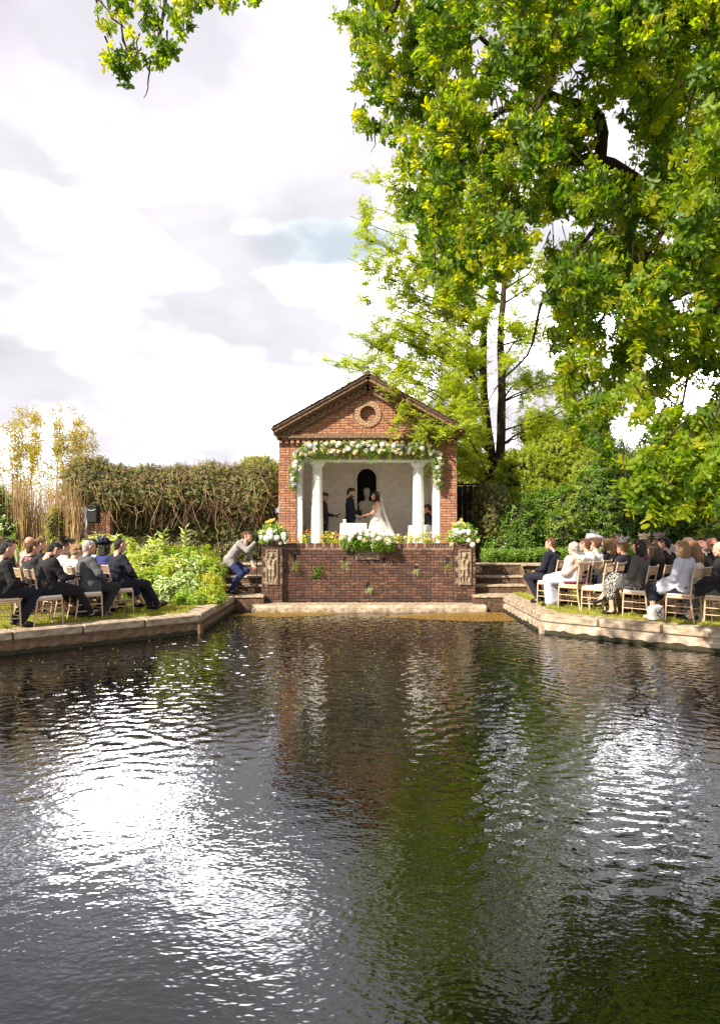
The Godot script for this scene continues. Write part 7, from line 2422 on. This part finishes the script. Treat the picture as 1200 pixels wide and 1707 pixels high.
func build_flowers() -> void:
	rng.seed = 131
	var leaf := sprig(7, 0.075, 0.035, 0.15)
	var fern := sprig(14, 0.05, 0.016, 0.30, 1.0, 0.3)
	# garland over the temple opening: along the lintel, then down both sides
	var at := Vector3(0, 4.62 - 0.75, -17.4)
	var T := thing("flower_garland", "garland of cream roses, lilac hydrangeas and greenery hung across the temple lintel", "garland", at)
	var path := [Vector3(-1.92, 2.95, 0.06), Vector3(-1.87, 3.3, 0.08), Vector3(-1.80, 3.72, 0.1), Vector3(-1.5, 3.88, 0.11), Vector3(-0.7, 3.92, 0.12), Vector3(0, 3.93, 0.12), Vector3(0.8, 3.92, 0.12), Vector3(1.5, 3.88, 0.11), Vector3(1.80, 3.72, 0.1), Vector3(1.78, 3.3, 0.08), Vector3(1.74, 2.98, 0.06)]
	var cv := Curve3D.new()
	for p in path:
		cv.add_point(p - Vector3(0, at.y, 0))
	var len := cv.get_baked_length()
	var leaves := []
	var ferns := []
	for i in 620:
		var f := rf(0, 1)
		var c := cv.sample_baked(f * len)
		var wide := 0.115 if f > 0.2 and f < 0.8 else 0.085
		var d := Vector3(rf(-1, 1), rf(-1.25, 1), rf(-0.1, 1))
		leaves.append(Transform3D(basis_up(d, rf(0, TAU)).scaled(Vector3.ONE * rf(0.8, 1.3)), c + d * Vector3(wide * 0.8, wide, 0.12)))
	for i in 110:
		var f := rf(0.15, 0.85)
		var c := cv.sample_baked(f * len)
		var p := c + Vector3(rf(-0.05, 0.05), -rf(0.12, 0.30), rf(0.0, 0.12))
		ferns.append(Transform3D(basis_up(Vector3(rf(-0.35, 0.35), -1, rf(0, 0.35)), rf(0, TAU)).scaled(Vector3.ONE * rf(0.6, 1.0)), p))
	for s in [0.03, 0.06, 0.1, 0.9, 0.94, 0.97]:
		for k in 5:
			ferns.append(Transform3D(basis_up(Vector3(rf(-0.4, 0.4), -1, 0.2), rf(0, TAU)).scaled(Vector3.ONE * 0.8), cv.sample_baked(s * len) + Vector3(rf(-0.1, 0.1), -0.05, 0.08)))
	var half := leaves.size() / 2
	many("leaves", leaf, M.laurel, T, leaves.slice(0, half))
	many("leaves", leaf, M.bed_green, T, leaves.slice(half))
	many("fern", fern, M.bed_green, T, ferns)
	for i in 170:
		var f := (i + rf(0, 1)) / 170.0
		var c := cv.sample_baked(f * len)
		var wide := 0.14 if f > 0.2 and f < 0.8 else 0.08
		var p := c + Vector3(rf(-1, 1) * wide * 0.6, rf(-1, 1) * wide, rf(0.07, 0.14))
		var which := rng.randi() % 9
		var nm: String = ["petal_cream", "petal_cream", "petal_white", "petal_white", "petal_cream", "petal_blush", "petal_white", "petal_lilac", "petal_cream"][which]
		put_bloom(T, "rose", nm, p, Vector3(0, 0.1, 1), rf(0.65, 1.25))
	for f in [0.09, 0.115, 0.02, 0.23, 0.30, 0.36, 0.41, 0.45, 0.52, 0.57, 0.62, 0.70, 0.77, 0.83, 0.885, 0.91]:
		put_bloom(T, "hydrangea", "petal_lilac" if int(f * 1000) % 3 else "petal_white", cv.sample_baked(f * len) + Vector3(rf(-0.04, 0.04), rf(-0.09, 0.11), 0.13), Vector3(0, 0.2, 1), rf(0.8, 1.25))
	# urn arrangements on the two pillars and the long one on the parapet
	for s in [-1.0, 1.0]:
		var o := Vector3(s * 2.22, 1.53, -16.05)
		var A := thing("flower_arrangement", "white hydrangeas and yellow blooms heaped on the carved pillar %s" % ["beside the photographer" if s < 0 else "before the dark fence"], "flowers", o, 0.0, "flower arrangements on the basin wall")
		var lv := []
		for i in 150:
			var d := rdir()
			d.y = absf(d.y) * 1.0 - 0.12
			lv.append(Transform3D(basis_up(d + Vector3(0, 0.2, 0.3), rf(0, TAU)).scaled(Vector3.ONE * rf(0.9, 1.4)), d * Vector3(0.36, 0.40, 0.26) * rf(0.5, 1.0) + Vector3(0, 0.10, 0)))
		many("leaves", leaf, M.bed_green, A, lv)
		for i in 11:
			var a := TAU * i / 11.0
			put_bloom(A, "hydrangea", "petal_white" if i % 4 else "petal_lilac", Vector3(cos(a) * rf(0.12, 0.30), rf(0.06, 0.32), absf(sin(a)) * 0.22 + 0.04), Vector3(cos(a) * 0.6, 0.4, 1), rf(0.95, 1.45) if s < 0 else rf(0.8, 1.15))
		for i in 14:
			put_bloom(A, "rose", ["petal_white", "petal_cream"][i % 2], Vector3(rf(-0.32, 0.32), rf(-0.02, 0.34), rf(0.10, 0.27)), Vector3(0, 0.3, 1), rf(0.8, 1.2))
		for i in 7:
			put_bloom(A, "lily", ["petal_yellow", "petal_yellow", "petal_cream"][i % 3] if s > 0 else "petal_yellow", Vector3(rf(-0.14, 0.20) - (0.0 if s < 0 else 0.12), rf(0.38, 0.56), rf(-0.08, 0.16)), Vector3(0, 0.6, 0.7), rf(0.8, 1.2))
	var o := Vector3(-0.02, 1.54, -16.15)
	var A := thing("flower_arrangement", "long arrangement of white roses and trailing green leaves at the middle of the parapet", "flowers", o, 0.0, "flower arrangements on the basin wall")
	var lv := []
	var big := sprig(7, 0.16, 0.06, 0.2, 0.0, 0.4)
	for i in 210:
		var x := rf(-0.62, 0.62)
		var d := rdir()
		lv.append(Transform3D(basis_up(Vector3(x * 1.2, rf(-0.9, 0.6), rf(0.1, 1)), rf(0, TAU)).scaled(Vector3.ONE * rf(0.7, 1.3)), Vector3(x, rf(-0.06, 0.24) * (1.15 - absf(x)), rf(-0.05, 0.22))))
	many("leaves", leaf, M.bed_green, A, lv)
	var lw := []
	for i in 46:
		var x := rf(-0.5, 0.5)
		lw.append(Transform3D(basis_up(Vector3(x, rf(-1.2, 0.3), 0.8), rf(0, TAU)).scaled(Vector3.ONE * rf(0.7, 1.1)), Vector3(x, rf(-0.10, 0.08), rf(0.1, 0.24))))
	many("leaves", big, M.laurel, A, lw)
	for i in 36:
		var x := (i + rf(0, 1)) / 36.0 * 1.24 - 0.62
		put_bloom(A, "rose", ["petal_white", "petal_cream", "petal_white"][i % 3], Vector3(x, rf(-0.05, 0.30) * (1.15 - absf(x)), rf(0.12, 0.28)), Vector3(x * 0.6, 0.3, 1), rf(0.8, 1.4))
	for x in [-0.18, 0.12, 0.38, -0.42, 0.0, 0.27]:
		put_bloom(A, "hydrangea", "petal_white", Vector3(x, rf(0.02, 0.28), 0.22), Vector3(x, 0.3, 1), rf(0.9, 1.25))
	# low flowers planted behind the parapet
	var labels := ["red flowering plant at the foot of the pilaster on the photographer's side", "white flowering plant before the first column", "small red bloomed plant on the parapet corner", "yellow leaved plant at the foot of the first column", "peach flowering plant beside the first column", "pale peach flowering plant by the draped table", "yellow flowering plant under the table cloth", "pink flowering plant between bride and second column", "cream tulip like plant before the second column", "yellow plant at the foot of the second column", "peach flowering plant right of the second column", "golden plant in front of the registrar's table", "cream plant at the foot of the far pilaster"]
	var cols := ["petal_red", "petal_white", "petal_red", "petal_yellow", "petal_peach", "petal_peach", "petal_yellow", "petal_blush", "petal_cream", "petal_yellow", "petal_peach", "petal_yellow", "petal_cream"]
	var xs := [511, 503, 496, 540, 552, 560, 640, 662, 678, 690, 704, 716, 728]
	var tops := [882, 890, 900, 892, 886, 890, 892, 890, 886, 892, 884, 888, 890]
	for i in xs.size():
		var p := spot(xs[i], tops[i], 16.55)
		var P := thing("flowering_plant", labels[i], "plant", Vector3(p.x, TERRACE, p.z), 0.0, "flowering plants along the parapet")
		var h := p.y - TERRACE
		var w := []
		for k in 26:
			w.append(Transform3D(basis_up(Vector3(rf(-0.6, 0.6), 1, rf(-0.4, 0.7)), rf(0, TAU)).scaled(Vector3.ONE * rf(0.7, 1.2)), Vector3(rf(-0.12, 0.12), rf(0.2, 0.92) * h, rf(-0.1, 0.1))))
		many("leaves", leaf, M.bed_yellow if i % 2 else M.bed_lime, P, w)
		for k in 3:
			put_bloom(P, ["rose", "daisy", "lily"][i % 3], cols[i], Vector3(rf(-0.11, 0.11), h * rf(0.80, 1.0), rf(0.0, 0.12)), Vector3(0, 0.6, 1), rf(0.5, 0.8))
		var st := MB.new()
		for k in 5:
			st.tube([Vector3(rf(-0.04, 0.04), -0.03, 0), Vector3(rf(-0.1, 0.1), h * 0.9, 0.04)], [0.006, 0.003], 4)
		obj("stems", st.mesh(), M.bed_green, P).set_meta("kind", "stuff")
	# ferns and tufts rooted in the basin wall
	var wf := [[-1.72, 1.05, 0.13, "thin straggly weed under the weep hole near the first carved pillar", 0], [-1.2, 0.85, 0.13, "round dark green tuft growing low on the basin wall", 1], [-0.55, 1.04, 0.13, "pale leaved fern hanging from the basin wall left of the plaque", 2], [1.86, 1.02, 0.13, "trailing fern on the basin wall by the second carved pillar", 0], [1.13, 0.88, 0.07, "small dry weed under the square weep hole", 2], [0.0, 0.44, 0.06, "wisp of dry weed below the lowest weep hole", 2]]
	for q in wf:
		var z := -16.14 + (0.10 if absf(q[0]) > 1.5 else 0.0)
		var W := thing("wall_fern", q[3], "fern", Vector3(q[0], q[1], z), 0.0, "small plants rooted in the basin wall")
		var w := []
		var n: int = 70 if q[4] == 1 else 30
		for k in n:
			var d := Vector3(rf(-0.7, 0.7), rf(-1, 0.35), rf(0.15, 0.7)) if q[4] != 1 else Vector3(rf(-1, 1), rf(-0.8, 1), rf(0.0, 1))
			w.append(Transform3D(basis_up(d, rf(0, TAU)).scaled(Vector3.ONE * rf(0.28, 0.5)), d * Vector3(q[2], q[2] * 1.1, 0.09) + (Vector3.ZERO if q[4] == 1 else Vector3(0, 0.02, 0.0))))
		many("fronds", fern if q[4] != 1 else leaf, [M.bed_green, M.laurel, M.bed_pale][q[4]], W, w)
		var s := MB.new()
		for k in 4:
			s.tube([Vector3(0, 0, -0.02), Vector3(rf(-0.05, 0.05), rf(-0.08, 0.02), 0.06)], [0.004, 0.002], 4)
		obj("stems", s.mesh(), M.bed_green, W)


# ---------------------------------------------------------------- tables, loudspeaker, small things
func draped_table(label: String, at: Vector3, w: float, d: float, h: float, m: Material) -> void:
	var T := thing("draped_table", label, "table", at)
	var tp := MB.new()
	tp.soft_box(Transform3D(Basis(), Vector3(0, h - 0.022, 0)), Vector3(w - 0.02, 0.03, d - 0.02), 0.006)
	obj("table_top", tp.mesh(), M.chair_wood, T)
	for sx in [-1.0, 1.0]:
		for sz in [-1.0, 1.0]:
			var l := MB.new()
			l.tube([Vector3(sx * (w * 0.5 - 0.06), 0, sz * (d * 0.5 - 0.06)), Vector3(sx * (w * 0.5 - 0.06), h - 0.03, sz * (d * 0.5 - 0.06))], [0.018, 0.018], 8)
			obj("leg", l.mesh(), M.metal_black, T)
	# the cloth hangs in folds to the floor
	var c := MB.new()
	var n := 96
	var edge := func(k: int, y: float) -> Vector3:
		var f := fposmod(float(k) / n * 4.0, 4.0)
		var s := f - floorf(f)
		var hx := w * 0.5 + 0.012
		var hz := d * 0.5 + 0.012
		var p: Vector3 = [Vector3(lerpf(-hx, hx, s), 0, hz), Vector3(hx, 0, lerpf(hz, -hz, s)), Vector3(lerpf(hx, -hx, s), 0, -hz), Vector3(-hx, 0, lerpf(-hz, hz, s))][int(f)]
		var o := Vector3(p.x / hx, 0, p.z / hz) * (0.012 + 0.03 * (h - y) / h) * (0.6 + sin(k * 0.9) + 0.6 * sin(k * 2.17))
		return p + o * ((h - y) / h) + Vector3(0, y, 0)
	for k in n:
		for r in 5:
			var y0 := h * (1.0 - r / 5.0) + 0.001
			var y1 := h * (1.0 - (r + 1) / 5.0) + 0.008
			c.quad(edge.call(k, y0), edge.call(k + 1, y0), edge.call(k + 1, y1), edge.call(k, y1), edge.call(k, y0) * Vector3(1, 0, 1))
	c.box(Transform3D(Basis(), Vector3(0, h + 0.001, 0)), Vector3(w + 0.024, 0.006, d + 0.024))
	obj("tablecloth", c.mesh(), m, T)

func build_props() -> void:
	rng.seed = 141
	var fy := TERRACE + 0.20
	draped_table("white draped signing table in front of the bride and groom", Vector3(-0.37, fy, -17.95), 0.66, 0.5, 0.80, M.cloth_table)
	draped_table("small white draped table in front of the registrar beside the second column", Vector3(1.42, fy, -18.28), 0.6, 0.45, 0.74, M.cloth_table)
	var reg := MB.new()
	reg.soft_box(Transform3D(), Vector3(0.3, 0.012, 0.21), 0.003)
	tag(obj("paper_sheet", reg.mesh(), M.paper, self, Transform3D(Basis(Vector3.UP, 0.3), Vector3(1.46, fy + 0.752, -18.3))), "white register paper lying on the registrar's small table", "paper")
	var gl := MB.new()
	gl.lathe(Transform3D(), [Vector2(0.001, 0.0), Vector2(0.045, 0.0), Vector2(0.05, 0.01), Vector2(0.03, 0.05), Vector2(0.05, 0.09), Vector2(0.045, 0.1), Vector2(0.001, 0.1)], 16)
	tag(obj("white_bowl", gl.mesh(), M.white_paint, self, Transform3D(Basis(), Vector3(-0.60, fy + 0.806, -17.92))), "small white footed bowl on the signing table's near corner", "bowl")
	# loudspeaker on a tripod among the reeds
	var b := spot(156.5, 857, 17.6)
	var S := thing("loudspeaker", "black loudspeaker with pale curved trim raised in front of the brick pier", "loudspeaker", Vector3(b.x, b.y - 0.24, b.z))
	var cab := MB.new()
	cab.soft_box(Transform3D(Basis(Vector3.RIGHT, PI / 2), Vector3(0, 0.24, 0)), Vector3(0.275, 0.25, 0.47), 0.03)
	obj("cabinet", cab.mesh(), M.plastic_black, S)
	var gr := MB.new()
	gr.soft_box(Transform3D(Basis(Vector3.RIGHT, PI / 2), Vector3(0, 0.17, 0.125)), Vector3(0.235, 0.02, 0.27), 0.008)
	obj("grille", gr.mesh(), M.metal_black, S)
	var hn := MB.new()
	hn.lathe(Transform3D(Basis(Vector3.RIGHT, PI / 2), Vector3(0, 0.385, 0.122)), [Vector2(0.001, -0.012), Vector2(0.03, -0.008), Vector2(0.055, 0.006), Vector2(0.06, 0.01)], 18)
	obj("horn", hn.mesh(), M.metal_black, S)
	var tm := MB.new()
	tm.tube([Vector3(-0.095, 0.36, 0.132), Vector3(-0.05, 0.335, 0.136), Vector3(0, 0.327, 0.137), Vector3(0.05, 0.335, 0.136), Vector3(0.095, 0.36, 0.132)], [0.006, 0.006, 0.006, 0.006, 0.006], 5)
	obj("trim", tm.mesh(), M.paper, S)
	var K := thing("speaker_stand", "black tripod stand under the loudspeaker, rising from the straw grass", "stand", Vector3(b.x, TERRACE - 0.03, b.z))
	var top := b.y - 0.24 - TERRACE + 0.03
	var pl := MB.new()
	pl.tube([Vector3(0, 0.25, 0), Vector3(0, top, 0)], [0.018, 0.018], 10)
	obj("pole", pl.mesh(), M.metal_black, K)
	for k in 3:
		var a := TAU * k / 3 + 0.5
		var l := MB.new()
		l.tube([Vector3(0, minf(0.6, top * 0.7), 0), Vector3(cos(a) * 0.4, 0.01, sin(a) * 0.4)], [0.011, 0.011], 6)
		obj("leg", l.mesh(), M.metal_black, K)
	# belongings on the grass
	var hb := thing("tote_bag", "white bag printed with dark strokes under the chair by the pale blue jacket", "bag", Vector3(4.74, LAWN, -11.42), 0.5)
	var bg := MB.new()
	bg.soft_box(Transform3D(Basis(Vector3.RIGHT, PI / 2), Vector3(0, 0.13, 0)), Vector3(0.30, 0.12, 0.26), 0.03)
	obj("bag_body", bg.mesh(), M.paper, hb)
	var pr := MB.new()
	for k in 6:
		pr.box(Transform3D(Basis(Vector3.BACK, rf(-0.8, 0.8)), Vector3(rf(-0.1, 0.1), rf(0.06, 0.2), 0.0625)), Vector3(rf(0.05, 0.12), 0.014, 0.004))
	obj("print", pr.mesh(), M.leather_black, hb)
	for s in [-1.0, 1.0]:
		var st := MB.new()
		st.tube([Vector3(-0.07, 0.25, s * 0.03), Vector3(-0.05, 0.36, s * 0.035), Vector3(0.05, 0.36, s * 0.035), Vector3(0.07, 0.25, s * 0.03)], [0.007, 0.007, 0.007, 0.007], 5)
		obj("handle", st.mesh(), M.leather_black, hb)
	var wb := thing("white_box", "white gift box on the grass under the chair beside the grey skirt", "box", Vector3(5.38, LAWN, -11.42), 0.0)
	var w1 := MB.new()
	w1.soft_box(Transform3D(Basis(), Vector3(0, 0.055, 0)), Vector3(0.25, 0.11, 0.16), 0.006)
	obj("box_body", w1.mesh(), M.cloth_palelilac, wb)
	var w2 := MB.new()
	w2.soft_box(Transform3D(Basis(), Vector3(0, 0.118, 0)), Vector3(0.262, 0.03, 0.172), 0.006)
	obj("lid", w2.mesh(), M.cloth_palelilac, wb)
	# order of service booklets
	var n := 0
	for q in [[-5.02, 1.09, -11.26, "white booklet held on his lap by the man with bowed head"], [4.28, 0.35 + 0.49, -12.70, "white booklet left on the empty padded chair"]]:
		var m := MB.new()
		m.soft_box(Transform3D(), Vector3(0.15, 0.006, 0.21), 0.002)
		tag(obj("booklet", m.mesh(), M.paper, self, Transform3D(Basis(Vector3.UP, 0.6 + n) * Basis(Vector3.RIGHT, 0.5 if n == 0 else 0.0), Vector3(q[0], q[1], q[2]))), q[3], "booklet")
		n += 1
	var rb := MB.new()
	rb.tube([Vector3(-0.2, 0, -0.02), Vector3(-0.19, 0.0, 0.215), Vector3(0.19, 0.0, 0.215), Vector3(0.2, 0, -0.02)], [0.022, 0.03, 0.03, 0.022], 6)
	tag(obj("red_sash", rb.mesh(), M.cloth_burgundy, self, Transform3D(Basis(Vector3.UP, 0.78), Vector3(3.86, LAWN + 0.51, -13.2))), "dark red sash tied round the back of the white haired woman's chair", "sash")


func _ready() -> void:
	build_view()
	build_materials()
	build_ground()
	build_water()
	build_temple()
	build_basin()
	build_bust()
	build_brown_hedge()
	build_reeds()
	build_shrubs()
	build_bed()
	build_lime_tree()
	build_oak()
	build_flowers()
	build_props()
	build_party()
	build_guests()
